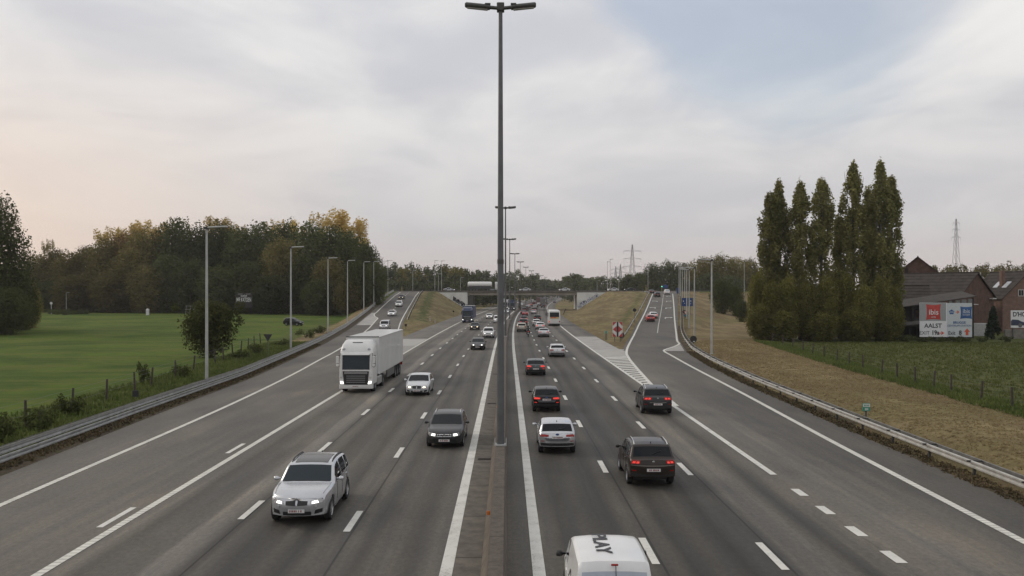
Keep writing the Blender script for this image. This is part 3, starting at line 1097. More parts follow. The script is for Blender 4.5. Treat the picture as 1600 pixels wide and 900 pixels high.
SILVER = paint("silver", (0.54, 0.55, 0.57), 0.6, 0.24)
DKGREY = paint("dark_grey", (0.034, 0.034, 0.036), 0.15)
BLACKP = paint("black", (0.008, 0.008, 0.009), 0.0)
BROWN = paint("brown", (0.030, 0.023, 0.019), 0.1)
WHITEP = paint("white", (0.72, 0.72, 0.71), 0.0, 0.35)
GREYB = paint("blue_grey", (0.075, 0.086, 0.09), 0.3)
LTSILV = paint("pale_silver", (0.60, 0.61, 0.62), 0.35)
REDP = paint("red", (0.36, 0.03, 0.028), 0.2)
BLUEP = paint("dark_blue", (0.014, 0.024, 0.060), 0.2)
CREAM = paint("champagne", (0.46, 0.43, 0.36), 0.35)


class Car:
    """Lofted car body with glass, lamps and wheels. s runs from the nose (0) to the tail (L); local +Y is forward."""

    def __init__(self, name, S, body_mat):
        self.S, self.name, self.body_mat = S, name, body_mat
        L = S["L"]
        ps = np.linspace(0, L, 241)
        pz = np.interp(ps, [p[0] for p in S["prof"]], [p[1] for p in S["prof"]])
        k = np.ones(9) / 9
        pz2 = np.convolve(np.pad(pz, 4, mode="edge"), k, "valid")
        pz2[0], pz2[-1] = pz[0], pz[-1]
        self.ps, self.pz = ps, pz2
        self.root = empty(name)
        self.body()

    def prof(self, s):
        return float(np.interp(s, self.ps, self.pz))

    def belt(self, s):
        return float(np.interp(s, [p[0] for p in self.S["belt"]], [p[1] for p in self.S["belt"]]))

    def plan(self, s):
        L = self.S["L"]
        f, r = self.S.get("nose", 0.90), self.S.get("tailw", 0.93)
        a = f + (1 - f) * math.sin(min(1, s / 1.1) * math.pi / 2)
        b = r + (1 - r) * math.sin(min(1, (L - s) / 1.1) * math.pi / 2)
        return min(a, b) * self.S["W"] / 2

    def bow(self, s, x, wp):
        L = self.S["L"]
        q = min(1.2, abs(x) / max(wp, 0.1)) ** 2.4
        return self.S.get("bowf", 0.32) * math.exp(-s / 0.75) * q + 0.05 * q * math.exp(-((s - self.S["wb"]) / 0.6) ** 2) - self.S.get("bowr", 0.20) * math.exp(-(L - s) / 0.6) * q

    def arch(self, s):
        z = self.S.get("sill", 0.23)
        L = self.S["L"]
        z += 0.13 * max(0.0, 1 - (L - s) / 0.55) + 0.03 * max(0.0, 1 - s / 0.4)
        for c in (self.S["sf"], self.S["sr"]):
            r = self.S["R"] + 0.055
            if abs(s - c) < r:
                z = max(z, self.S["R"] + math.sqrt(r * r - (s - c) ** 2) - 0.01)
        return z

    def section(self, s):
        S = self.S
        zt, wp = self.prof(s), self.plan(s)
        b0 = self.belt(s)
        tan = math.tan(R(S.get("tumble", 17)))
        crown = S.get("crown", 0.045)
        r = 0.06
        ze = zt - crown - r * 0.5
        belt = min(b0, ze - 0.012)
        xe = wp * 0.97 - max(0.0, zt - crown - b0) * tan
        xb = wp * 0.97
        zbot = self.arch(s)
        pts = [(0, zt), (0.45 * xe, zt - 0.12 * crown), (0.88 * xe, zt - 0.62 * crown), (xe - 0.045, zt - crown), (xe, ze - 0.01)]
        pts.append(((xe + xb) / 2 + 0.008, (ze + belt) / 2))
        pts.append((xb, belt))
        zs = belt - 0.05
        pts.append((wp * 0.99, zs))
        pts.append((wp * 1.0, 0.62 * zs + 0.38 * 0.25))
        pts.append((wp * 0.985, 0.25 * zs + 0.75 * 0.25 + 0.03))
        pts.append((wp * 0.955, zbot))
        out = []
        for k, (x, z) in enumerate(pts):
            if k >= 7:
                z = max(z, zbot + 0.012 * (10 - k))
            out.append((x, z))
        return out, wp

    def body(self):
        S, L = self.S, self.S["L"]
        st = set(np.round(np.linspace(0, L, 30), 3)) | {0.0, L, S["wb"], S["wt"], S["rt"], S["rb"], S["wb"] + 0.04, S["wt"] - 0.03, S["rt"] + 0.04, S["rb"] - 0.04, 0.03, 0.08, L - 0.03, L - 0.08}
        for a, b in S["win"]:
            st |= {a, b}
        for c in (S["sf"], S["sr"]):
            r = S["R"] + 0.055
            st |= {c + r * math.cos(t) for t in np.linspace(0, math.pi, 11)}
        must = {S["wb"] + 0.04, S["wt"] - 0.03, S["rt"] + 0.04, S["rb"] - 0.04, 0.0, L} | {q for ab in S["win"] for q in ab}
        ss_ = []
        for s in sorted(st):
            if ss_ and s - ss_[-1] < 0.02:
                if s in must and ss_[-1] not in must:
                    ss_[-1] = s
                continue
            ss_.append(s)
        if ss_[-1] != L:
            ss_[-1] = L
        self.secs = [self.section(s) for s in ss_]
        V = {}
        groups = {"body": MB(), "windshield": MB(), "rear_window": MB()}
        side = {}
        pts3 = []
        for s, (pts, wp) in zip(ss_, self.secs):
            pts3.append([(x, L / 2 - (s + self.bow(s, x, wp)), z) for x, z in pts])
        for i in range(len(ss_) - 1):
            sm = 0.5 * (ss_[i] + ss_[i + 1])
            for k in range(10):
                for sg in (1, -1):
                    q = [pts3[i][k], pts3[i][k + 1], pts3[i + 1][k + 1], pts3[i + 1][k]]
                    q = [(sg * x, y, z) for x, y, z in q]
                    if sg < 0:
                        q.reverse()
                    tgt = "body"
                    if k < 2 and S["wb"] + 0.03 < sm < S["wt"] - 0.02:
                        tgt = "windshield"
                    elif k < 2 and S["rt"] + 0.03 < sm < S["rb"] - 0.03 and S.get("rearglass", True):
                        tgt = "rear_window"
                    elif k in (4, 5):
                        for wi, (a, b) in enumerate(S["win"]):
                            if a < sm < b:
                                tgt = ("side", wi, sg)
                    mb = side.setdefault(tgt, MB()) if isinstance(tgt, tuple) else groups[tgt]
                    mb.add(q, [(0, 1, 2, 3)])
        # nose and tail skins
        for front in (True, False):
            grid = []
            for z in self.face_rows(front):
                grid.append([self.face_pt(u, z, front) for u in np.linspace(-1, 1, 13)])
            n = 13
            vs = [p for r_ in grid for p in r_]
            groups["body"].add(vs, [(i * n + k, i * n + k + 1, (i + 1) * n + k + 1, (i + 1) * n + k) for i in range(len(grid) - 1) for k in range(n - 1)])

        def weld(mb):
            bm = bmesh.new()
            vv = [bm.verts.new(p) for p in mb.v]
            for f in mb.f:
                try:
                    bm.faces.new([vv[i] for i in f])
                except ValueError:
                    pass
            bmesh.ops.remove_doubles(bm, verts=bm.verts, dist=0.0015)
            return bm

        def finish(nm, mb, mt, ang):
            bm = weld(mb)
            me = bpy.data.meshes.new(nm)
            bm.to_mesh(me)
            bm.free()
            me.materials.append(mt)
            me.polygons.foreach_set("use_smooth", [True] * len(me.polygons))
            me.set_sharp_from_angle(angle=R(ang))
            me.update()
            return link(nm, me, self.root)
        self.body_obj = finish("body", groups["body"], self.body_mat, 38)
        finish("windshield", groups["windshield"], S.get("wsglass", GLASS), 60)
        if groups["rear_window"].f:
            finish("rear_window", groups["rear_window"], S.get("rwglass", GLASS), 60)
        for mb in side.values():
            finish("side_window", mb, GLASS, 60)
        # floor pan and wheel houses
        W = S["W"]
        mb = MB().box(-W / 2 + 0.26, W / 2 - 0.26, -L / 2 + 0.75, L / 2 - 0.6, 0.20, 0.52)
        mb.box(-W / 2 + 0.1, W / 2 - 0.1, L / 2 - S["sr"] + S["R"] + 0.1, L / 2 - S["sf"] - S["R"] - 0.1, 0.19, 0.30)
        mb.build("underbody", BLACK, self.root)
        for c in (S["sf"], S["sr"]):
            for sg in (1, -1):
                self.wheel(sg * (self.plan(c) - 0.115), L / 2 - c, sg)
        for sg in (1, -1):
            self.mirror(sg)

    def face_rows(self, front):
        pts, _ = self.secs[0 if front else -1]
        zs = [z for x, z in pts[3:]]
        zs[0] = pts[3][1]
        top = [pts[0][1] - 0.0]
        return sorted(set([round(z, 4) for z in zs] + [round(0.5 * (zs[-1] + zs[-2]), 4)]), reverse=True)

    def face_half(self, z, front):
        pts, wp = self.secs[0 if front else -1]
        xs = [x for x, _ in pts[3:]][::-1]
        zs = [q for _, q in pts[3:]][::-1]
        return float(np.interp(z, zs, xs)), wp

    def face_pt(self, u, z, front, off=0.0):
        S, L = self.S, self.S["L"]
        hw, wp = self.face_half(z, front)
        pts, _ = self.secs[0 if front else -1]
        z1, z0 = pts[3][1], pts[-1][1]
        t = np.clip((z1 - z) / (z1 - z0), 0, 1)
        x = u * hw
        s = 0.0 if front else L
        bulge = S.get("bulgef" if front else "bulger", 0.08) * math.sin(math.pi * min(1, t * 1.25 + 0.0)) * (1 - abs(u) ** 4) if t < 0.8 else 0.0
        # crown of the bonnet edge in the top row
        zz = z + (pts[0][1] - pts[3][1]) * (1 - u * u) * (1 if t <= 0.001 else 0)
        yy = L / 2 - (s + self.bow(s, x, wp))
        return (x, yy + (bulge + off) if front else yy - (bulge + off), zz)

    def patch(self, name, quad, mat, front=True, off=0.012, nu=5, nv=2, parent=None, both=False):
        """Panel following the nose or tail: corners (u, z) in order inner-low, outer-low, outer-high, inner-high."""
        res = None
        for sg in ((1, -1) if both else (1,)):
            mb = MB()
            vs = []
            for j in range(nv + 1):
                for i in range(nu + 1):
                    a, b = i / nu, j / nv
                    u = (quad[0][0] * (1 - a) + quad[1][0] * a) * (1 - b) + (quad[3][0] * (1 - a) + quad[2][0] * a) * b
                    z = (quad[0][1] * (1 - a) + quad[1][1] * a) * (1 - b) + (quad[3][1] * (1 - a) + quad[2][1] * a) * b
                    vs.append(self.face_pt(sg * u, z, front, off))
            n = nu + 1
            fs = [(j * n + i, j * n + i + 1, (j + 1) * n + i + 1, (j + 1) * n + i) for j in range(nv) for i in range(nu)]
            d = -0.06 if front else 0.06
            rim = list(range(0, n)) + [j * n + nu for j in range(1, nv + 1)] + [nv * n + i for i in range(nu - 1, -1, -1)] + [j * n for j in range(nv - 1, 0, -1)]
            o = len(vs)
            vs += [(vs[i][0], vs[i][1] + d, vs[i][2]) for i in rim]
            m = len(rim)
            fs += [(rim[k], rim[(k + 1) % m], o + (k + 1) % m, o + k) for k in range(m)]
            mb.add(vs, fs)
            res = mb.build(name, mat, parent or self.root, 40)
        return res

    def wheel(self, x, y, sg):
        Rw = self.S["R"]
        t = MB().lathe([(Rw * 0.62, -0.10), (Rw * 0.93, -0.11), (Rw, -0.085), (Rw, 0.085), (Rw * 0.93, 0.11), (Rw * 0.66, 0.108), (Rw * 0.63, 0.06)], 24, "X", cap=False)
        w = t.build("wheel", TYRE, self.root, 35, (x, y, Rw))
        m = MB()
        rr = Rw * 0.66
        e = 0.085 * sg
        m.lathe([(rr, e * 1.1), (rr * 0.93, e * 1.15), (rr * 0.88, e * 0.7)], 20, "X", cap=False)
        m.lathe([(rr * 0.22, e * 0.75), (rr * 0.2, e * 1.0), (0.01, e * 1.02)], 10, "X", cap=False)
        for k in range(5):
            a = 2 * math.pi * k / 5 + 0.3
            ca, sa = math.cos(a), math.sin(a)
            pts = []
            for q, h, ex in ((rr * 0.15, 0.045, 0.95), (rr * 0.9, 0.03, 0.95)):
                pts.append([(e * ex, ca * q - sa * h, sa * q + ca * h), (e * ex, ca * q + sa * h, sa * q - ca * h), (e * ex * 0.7, ca * q + sa * h, sa * q - ca * h), (e * ex * 0.7, ca * q - sa * h, sa * q + ca * h)])
            m.loft(pts)
        m.build("rim", self.S.get("rim", ALLOY), w, 35)
        MB().lathe([(rr * 0.92, e * 0.3), (0.01, e * 0.3)], 14, "X", cap=False).build("brake_disc", BLACK, w)
        return w

    def mirror(self, sg):
        S = self.S
        s = S["wb"] + 0.42
        z = self.belt(s) + 0.08
        x = self.plan(s) * 0.97
        y = S["L"] / 2 - s
        mb = MB()
        rings = []
        for u, k in ((0.0, 0.35), (0.07, 0.5), (0.10, 0.95), (0.16, 1.0), (0.215, 0.9), (0.235, 0.55)):
            rings.append([(sg * (x + u), y + k * 0.085 * math.cos(a) + 0.02, z + k * 0.075 * math.sin(a)) for a in np.linspace(0, 2 * math.pi, 9)[:-1]])
        mb.loft(rings)
        mb.build("mirror", S.get("mirror_mat", self.body_mat), self.root, 50)

    def rails(self, mat):
        S = self.S
        for sg in (1, -1):
            pts = []
            for s in np.linspace(S["wt"] + 0.25, S["rt"] - 0.1, 8):
                p, wp = self.section(s)
                pts.append((sg * (p[3][0] - 0.06), S["L"] / 2 - s, p[3][1] + 0.055 - (0.045 if s in (S["wt"] + 0.25, S["rt"] - 0.1) else 0)))
            MB().tube(pts, 0.026, 6).build("roof_rail", mat, self.root, 40)

    def plate(self, z, front, eu=True):
        y = self.face_pt(0, z, front)[1]
        e = 1 if front else -1
        mb = MB().box(-0.26, 0.26, y + e * 0.012, y + e * 0.03, z - 0.056, z + 0.056) if front else MB().box(-0.26, 0.26, y - 0.03, y - 0.012, z - 0.056, z + 0.056)
        p = mb.build("license_plate", PLATE, self.root)
        t = MB()
        rnd = random.Random(hash(self.name) % 999)
        x = -0.17
        while x < 0.20:
            w = rnd.choice((0.022, 0.03, 0.034))
            h0, h1 = (-0.034, 0.034)
            t.box(x, x + w, y + e * 0.0302, y + e * 0.032, z + h0, z + h1) if front else t.box(x, x + w, y - 0.032, y - 0.0302, z + h0, z + h1)
            x += w + rnd.choice((0.018, 0.02, 0.05))
        t.build("print", PLATE_T, p)
        return p

    def handles(self):
        S = self.S
        for s in S.get("hand", ()):
            for sg in (1, -1):
                z = self.belt(s) - 0.13
                x = self.plan(s) * 0.995
                MB().bbox(sg * x - 0.02, sg * x + 0.02, S["L"] / 2 - s - 0.1, S["L"] / 2 - s + 0.1, z - 0.018, z + 0.018, 0.008).build("door_handle", self.body_mat, self.root)

    def seams(self):
        """Shut lines of the doors and the bonnet edge."""
        S, L = self.S, self.S["L"]
        edges = [S["win"][0][0] + 0.02] + [0.5 * (S["win"][i][1] + S["win"][i + 1][0]) for i in range(len(S["win"]) - 1)]
        for s in edges[:3]:
            for sg in (1, -1):
                sec, wp = self.section(s)
                pts = [(sg * (x + 0.001), L / 2 - (s + self.bow(s, x, wp)), z) for x, z in sec[6:10]]
                if pts[0][2] - pts[-1][2] > 0.2:
                    MB().tube(pts, 0.007, 4).build("door_seam", BLACK, self.root)
        for sg in (1, -1):
            pts = []
            for s in np.linspace(0.25, S["wb"] - 0.05, 6):
                sec, wp = self.section(s)
                pts.append((sg * (sec[2][0] + 0.02), L / 2 - (s + self.bow(s, sec[2][0], wp)), sec[2][1] - 0.004))
            MB().tube(pts, 0.007, 4).build("bonnet_seam", BLACK, self.root)
        pts = []
        for u in np.linspace(-0.9, 0.9, 9):
            s = S["wb"] + 0.02
            sec, wp = self.section(s)
            x = u * sec[3][0]
            pts.append((x, L / 2 - (s + self.bow(s, x, wp)), sec[0][1] - 0.045 * abs(u) ** 2 * 0.8 + 0.002))
        MB().tube(pts, 0.016, 4).build("cowl_trim", BLACK, self.root)

    def badge(self, z, front, r=0.055, mat=None, ox=1.0):
        y = self.face_pt(0, z, front)[1]
        e = 1 if front else -1
        m = MB().lathe([(r, 0), (r, e * 0.022), (r * 0.8, e * 0.03), (0.002, e * 0.03)], 16, "Y", (0, y, z))
        m.v = [(x * ox, q, w) for x, q, w in m.v]
        return m.build("badge", mat or CHROME, self.root, 40)

    def fin(self):
        s = self.S["rt"] - 0.25
        z = self.prof(s) - 0.01
        y = self.S["L"] / 2 - s
        MB().prism([(-0.01, 0), (0.01, 0), (0.006, 0.01), (-0.006, 0.01)], 0, 0.01)
        mb = MB()
        mb.loft([[(-0.02, y - 0.09, z), (0.02, y - 0.09, z), (0.02, y + 0.09, z), (-0.02, y + 0.09, z)], [(-0.006, y - 0.09, z + 0.06), (0.006, y - 0.09, z + 0.06), (0.006, y - 0.03, z + 0.06), (-0.006, y - 0.03, z + 0.06)]])
        mb.build("antenna", BLACK, self.root)

    def front(self, zh, lamp=HEAD_ON, kind="plain", plate_z=None, bumper=True):
        """Headlamps, grille, intake and plate; zh is the lamp's middle height."""
        u0, u1 = 0.50, 0.93
        for sg in (1, -1):
            hl = self.patch("headlight", [(sg * u0, zh - 0.055), (sg * u1, zh - 0.03), (sg * (u1 + 0.02), zh + 0.10), (sg * (u0 + 0.03), zh + 0.05)], LAMP_CLEAR, True, 0.012, 5, 2)
            self.patch("beam_lamp", [(sg * (u0 + 0.07), zh - 0.038), (sg * (u1 - 0.13), zh - 0.024), (sg * (u1 - 0.13), zh + 0.055), (sg * (u0 + 0.08), zh + 0.034)], lamp, True, 0.02, 3, 1, hl)
        pz = plate_z or zh - 0.26
        if kind == "kidney":
            for sg in (1, -1):
                g = self.patch("grille", [(sg * 0.035, zh - 0.09), (sg * 0.40, zh - 0.075), (sg * 0.43, zh + 0.055), (sg * 0.05, zh + 0.075)], BLACK, True, 0.016, 4, 2)
                self.patch("grille_surround", [(sg * 0.02, zh + 0.07), (sg * 0.445, zh + 0.05), (sg * 0.445, zh + 0.068), (sg * 0.02, zh + 0.09)], CHROME, True, 0.02, 4, 1)
            self.badge(zh + 0.115, True, 0.042)
        elif kind == "star":
            g = self.patch("grille", [(-0.45, zh - 0.10), (0.45, zh - 0.10), (0.5, zh + 0.06), (-0.5, zh + 0.06)], BLACK, True, 0.014, 6, 2)
            for dz in (-0.045, 0.01):
                self.patch("grille_bar", [(-0.45, zh + dz - 0.009), (0.45, zh + dz - 0.009), (0.45, zh + dz + 0.009), (-0.45, zh + dz + 0.009)], CHROME, True, 0.024, 6, 1, g)
            y = self.face_pt(0, zh - 0.02, True)[1]
            m = MB()
            m.lathe([(0.085, 0.03), (0.085, 0.045), (0.07, 0.045), (0.07, 0.03)], 18, "Y", (0, y, zh - 0.02), cap=False)
            for k in range(3):
                a = math.pi / 2 + k * 2 * math.pi / 3
                m.tube([(0, y + 0.04, zh - 0.02), (0.075 * math.cos(a), y + 0.04, zh - 0.02 + 0.075 * math.sin(a))], 0.009, 4)
            m.build("star_emblem", CHROME, g)
        elif kind == "wide":
            self.patch("grille", [(-0.44, zh - 0.06), (0.44, zh - 0.06), (0.46, zh + 0.035), (-0.46, zh + 0.035)], BLACK, True, 0.014, 6, 2)
            self.badge(zh, True, 0.06)
        else:
            self.patch("grille", [(-0.42, zh - 0.045), (0.42, zh - 0.045), (0.44, zh + 0.03), (-0.44, zh + 0.03)], BLACK, True, 0.014, 6, 1)
            self.badge(zh, True, 0.05)
        self.patch("lower_intake", [(-0.55, pz - 0.15), (0.55, pz - 0.15), (0.52, pz - 0.03), (-0.52, pz - 0.03)], BLACK, True, 0.012, 6, 1)
        for sg in (1, -1):
            self.patch("side_intake", [(sg * 0.66, pz - 0.12), (sg * 0.92, pz - 0.09), (sg * 0.92, pz + 0.04), (sg * 0.68, pz + 0.01)], BLACK, True, 0.012, 3, 1)
        self.plate(pz, True)

    def back(self, zt, lamp=TAIL_ON, wide=(0.52, 0.985), hgt=0.075, plate_z=None, badge=True, bumper=None, drop=0.0):
        u0, u1 = wide
        self.patch("taillight", [(u0, zt - hgt * 0.7 - drop), (u1, zt - hgt), (u1, zt + hgt), (u0 + 0.02, zt + hgt * 0.75 - drop * 0.5)], TAIL, False, 0.012, 4, 2, None, True)
        if lamp is not TAIL or True:
            span = u1 - u0
            for sg in (1, -1):
                for a, b in ((0.12, 0.42), (0.54, 0.88)):
                    self.patch("lit_lamp", [(sg * (u0 + span * a), zt - hgt * 0.42), (sg * (u0 + span * b), zt - hgt * 0.48), (sg * (u0 + span * b), zt + hgt * 0.48), (sg * (u0 + span * a), zt + hgt * 0.40)], lamp, False, 0.02, 3, 1, self.root)
        pz = plate_z or zt - 0.22
        self.plate(pz, False)
        if badge:
            self.badge(zt + 0.03, False, 0.045)
        sill = self.S.get("sill", 0.23) + 0.12
        self.patch("rear_bumper", [(-0.97, sill + 0.04), (0.97, sill + 0.04), (0.97, sill + 0.17), (-0.97, sill + 0.17)], bumper or BLACK, False, 0.01, 10, 1)
        z = sill + 0.24
        self.patch("reflector", [(0.74, z), (0.93, z), (0.93, z + 0.035), (0.74, z + 0.035)], TAIL, False, 0.012, 3, 1, None, True)
        # wiper on the rear glass
        s0 = self.S["rb"] - 0.1
        if self.S.get("rearglass", True) and self.S.get("wiper", True):
            a = (0.0, self.S["L"] / 2 - s0 - 0.02, self.prof(s0) + 0.02)
            b = (0.34, self.S["L"] / 2 - s0 + 0.06, self.prof(s0 - 0.08) + 0.02)
            MB().tube([a, b], 0.012, 4).build("wiper", BLACK, self.root)


HATCH = dict(L=4.04, W=1.74, R=0.31, sf=0.80, sr=3.30, wb=1.0, wt=1.80, rt=3.50, rb=3.92, sill=0.24,
             prof=[(0, 0.70), (0.10, 0.77), (0.45, 0.87), (1.0, 0.97), (1.8, 1.41), (2.2, 1.47), (2.7, 1.48), (3.2, 1.44), (3.5, 1.40), (3.92, 1.02), (4.04, 0.98)],
             belt=[(0, 0.70), (1.0, 0.92), (2.0, 0.95), (4.0, 1.04)], win=[(1.32, 2.28), (2.36, 3.12), (3.2, 3.42)], hand=(2.15, 3.0), tumble=18)
ESTATE = dict(L=4.70, W=1.81, R=0.325, sf=0.86, sr=3.70, wb=1.42, wt=2.22, rt=4.10, rb=4.52, sill=0.22,
              prof=[(0, 0.70), (0.10, 0.78), (0.5, 0.88), (1.42, 0.97), (2.22, 1.37), (2.6, 1.43), (3.1, 1.45), (3.8, 1.41), (4.1, 1.37), (4.52, 1.02), (4.7, 0.97)],
              belt=[(0, 0.70), (1.4, 0.91), (2.4, 0.94), (4.7, 1.0)], win=[(1.75, 2.7), (2.78, 3.55), (3.64, 4.1)], hand=(2.55, 3.45), tumble=19)
SALOON = dict(L=4.62, W=1.81, R=0.325, sf=0.86, sr=3.68, wb=1.36, wt=2.12, rt=3.15, rb=3.85, sill=0.22,
              prof=[(0, 0.70), (0.10, 0.78), (0.5, 0.88), (1.36, 0.97), (2.12, 1.36), (2.5, 1.42), (2.9, 1.42), (3.15, 1.38), (3.85, 1.06), (4.4, 1.03), (4.62, 0.96)],
              belt=[(0, 0.70), (1.36, 0.91), (2.4, 0.94), (4.6, 1.0)], win=[(1.7, 2.55), (2.63, 3.35)], hand=(2.45, 3.3), tumble=20, wiper=False)
SUV = dict(L=4.89, W=1.94, R=0.375, sf=0.92, sr=3.85, wb=1.40, wt=2.12, rt=4.25, rb=4.70, sill=0.30,
           prof=[(0, 0.88), (0.08, 0.97), (0.5, 1.06), (1.4, 1.14), (2.12, 1.60), (2.5, 1.67), (3.1, 1.70), (3.9, 1.67), (4.25, 1.62), (4.70, 1.18), (4.89, 1.12)],
           belt=[(0, 0.88), (1.4, 1.07), (2.4, 1.11), (4.9, 1.18)], win=[(1.74, 2.72), (2.80, 3.62), (3.72, 4.2)], hand=(2.55, 3.5), tumble=17, nose=0.88, bowf=0.30, wsglass=GLASS_B)
CSUV = dict(L=4.43, W=1.81, R=0.345, sf=0.84, sr=3.44, wb=1.22, wt=1.92, rt=3.92, rb=4.26, sill=0.30,
            prof=[(0, 0.86), (0.10, 0.94), (0.5, 1.03), (1.22, 1.11), (1.92, 1.56), (2.3, 1.64), (2.8, 1.68), (3.5, 1.65), (3.92, 1.59), (4.26, 1.13), (4.43, 1.08)],
            belt=[(0, 0.86), (1.22, 1.05), (2.2, 1.08), (4.4, 1.12)], win=[(1.56, 2.45), (2.53, 3.28), (3.38, 3.85)], hand=(2.3, 3.15), tumble=15, tailw=0.95)
MPV = dict(L=4.60, W=1.87, R=0.35, sf=0.90, sr=3.65, wb=1.05, wt=2.0, rt=4.02, rb=4.42, sill=0.27,
           prof=[(0, 0.80), (0.10, 0.88), (0.5, 0.98), (1.05, 1.07), (2.0, 1.54), (2.4, 1.63), (2.9, 1.66), (3.6, 1.61), (4.02, 1.54), (4.42, 1.12), (4.6, 1.06)],
           belt=[(0, 0.80), (1.05, 1.0), (2.2, 1.04), (4.6, 1.14)], win=[(1.45, 2.5), (2.58, 3.4), (3.5, 3.95)], hand=(2.35, 3.25), tumble=18)
VAN = dict(L=4.28, W=1.76, R=0.32, sf=0.86, sr=3.50, wb=0.92, wt=1.58, rt=4.06, rb=4.24, sill=0.26,
           prof=[(0, 0.78), (0.10, 0.92), (0.45, 1.04), (0.92, 1.14), (1.58, 1.66), (1.85, 1.78), (2.3, 1.83), (3.2, 1.84), (4.0, 1.81), (4.06, 1.76), (4.24, 1.16), (4.28, 1.10)],
           belt=[(0, 0.78), (0.92, 1.08), (2.0, 1.12), (4.28, 1.12)], win=[(1.20, 2.05)], hand=(1.95,), tumble=8, tailw=0.97, crown=0.05, bowr=0.05, mirror_mat=BLACK, rwglass=pmat("sky_reflection_glass", (0.40, 0.44, 0.50), 0.15, var=0.08), wiper=False)  # rear glass: reflected sky put into its pale blue-grey colour


# --- prototypes (moved to their places or copied below)
def make_car(name, S, mat, front=None, back=None, rails=None):
    c = Car(name, S, mat)
    if front:
        c.front(**front)
    if back:
        c.back(**back)
    if rails:
        c.rails(rails)
    c.handles()
    c.seams()
    if S is not VAN:
        c.fin()
    return c


def place_car(car, x, y, z=0.0, toward=True, yaw=0.0, label=None, group=None, pitch=0.0):
    """x, y: middle of the end nearest the camera."""
    L = car.S["L"]
    r = car.root
    rz = (math.pi if toward else 0.0) + yaw
    y -= 0.75
    r.location = (x * (y / (y + 0.75)) - math.sin(yaw) * L / 2 * 1.0, y + L / 2, z)
    r.rotation_euler = (pitch if not toward else -pitch, 0, rz)
    tag(r, label, "car", group)
    return r


G_IN = "vehicles on the oncoming carriageway"
G_OUT = "vehicles driving away from the camera"
suv = make_car("silver_suv", SUV, SILVER, dict(zh=0.76, kind="kidney", plate_z=0.50), dict(zt=0.98), BLACK)
SUNROOF = MB()
sv = SUV
pts = []
for s in np.linspace(2.25, 3.55, 6):
    sec, wp = suv.section(s)
    for u in np.linspace(-0.56, 0.56, 5):
        pts.append((u, sv["L"] / 2 - s - suv.bow(s, u, wp), sec[0][1] + 0.006 - 0.045 * 0.3 * (u / 0.6) ** 2))
SUNROOF.add(pts, [(i * 5 + k, i * 5 + k + 1, (i + 1) * 5 + k + 1, (i + 1) * 5 + k) for i in range(5) for k in range(4)])
SUNROOF.build("sunroof", pmat("sunroof_glass", (0.05, 0.048, 0.047), 0.25, var=0.05), suv.root, 60)
for sg in (1, -1):
    suv.patch("fog_lamp", [(sg * 0.66, 0.60), (sg * 0.74, 0.60), (sg * 0.74, 0.66), (sg * 0.66, 0.66)], LAMP_CLEAR, True, 0.014, 2, 1)
estate = make_car("dark_estate_car", ESTATE, DKGREY, dict(zh=0.64, kind="star", plate_z=0.40), dict(zt=0.82), CHROME)
hatch = make_car("silver_hatchback", HATCH, SILVER, dict(zh=0.60), dict(zt=0.87, wide=(0.50, 0.98), lamp=TAIL, plate_z=0.80, hgt=0.06, badge=False, bumper=BLACK))
hatch.badge(0.93, False, 0.05, pmat("oval_emblem", (0.03, 0.06, 0.2), 0.3, var=0), 1.6)
hatch.patch("diffuser", [(-0.6, 0.64), (0.6, 0.64), (0.72, 0.76), (-0.72, 0.76)], pmat("grey_trim", (0.10, 0.10, 0.11), 0.5, var=0.1), False, 0.010, 6, 1)
csuv = make_car("brown_suv", CSUV, BROWN, dict(zh=0.74), dict(zt=0.99, wide=(0.60, 0.985), hgt=0.075, plate_z=0.72), CHROME)
csuv.patch("bumper_line", [(-0.97, 0.86), (0.97, 0.86), (0.97, 0.885), (-0.97, 0.885)], pmat("trim_grey", (0.16, 0.14, 0.125), 0.4, 0.3, var=0.05), False, 0.014, 10, 1)
mpv = make_car("dark_grey_people_carrier", MPV, DKGREY, dict(zh=0.72), dict(zt=0.98, wide=(0.46, 0.985), hgt=0.085, plate_z=0.66), CHROME)
mpv.patch("chrome_strip", [(-0.6, 0.745), (0.6, 0.745), (0.6, 0.77), (-0.6, 0.77)], CHROME, False, 0.014, 8, 1)
saloon = make_car("grey_saloon", SALOON, LTSILV, dict(zh=0.62, kind="wide"), dict(zt=0.85, wide=(0.5, 0.98)))
van = make_car("white_van", VAN, WHITEP, dict(zh=0.80), dict(zt=0.92, wide=(0.86, 0.985), hgt=0.2, plate_z=0.70, badge=False, bumper=BLACK))

x, y = gp(467, 812)
place_car(suv, x - 0.05, y - 0.1, 0, True, 0.012, "silver SUV with sunroof and bright headlights in the middle oncoming lane", G_IN)
x, y = gp(694, 697)
place_car(estate, x, y, 0, True, 0.0, "dark grey estate car with star emblem grille beside the median", G_IN)
x, y = gp(871, 706)
place_car(hatch, x, y, 0, False, 0.0, "silver hatchback with unlit tail lamps next to the median line", G_OUT)
x, y = gp(1021, 757)
place_car(csuv, x, y, 0, False, 0.0, "brown SUV with chrome roof rails, nearest vehicle in the middle outbound lane", G_OUT)
x, y = gp(1028, 646)
place_car(mpv, x, y, 0, False, -0.03, "dark grey people carrier changing lanes at the tip of the hatched gore", G_OUT)
x, y = gp(850, 526.5)
place_car(saloon, x, y, 0, False, 0.0, "pale grey saloon in the middle outbound lane, level with the motorcyclist", G_OUT)

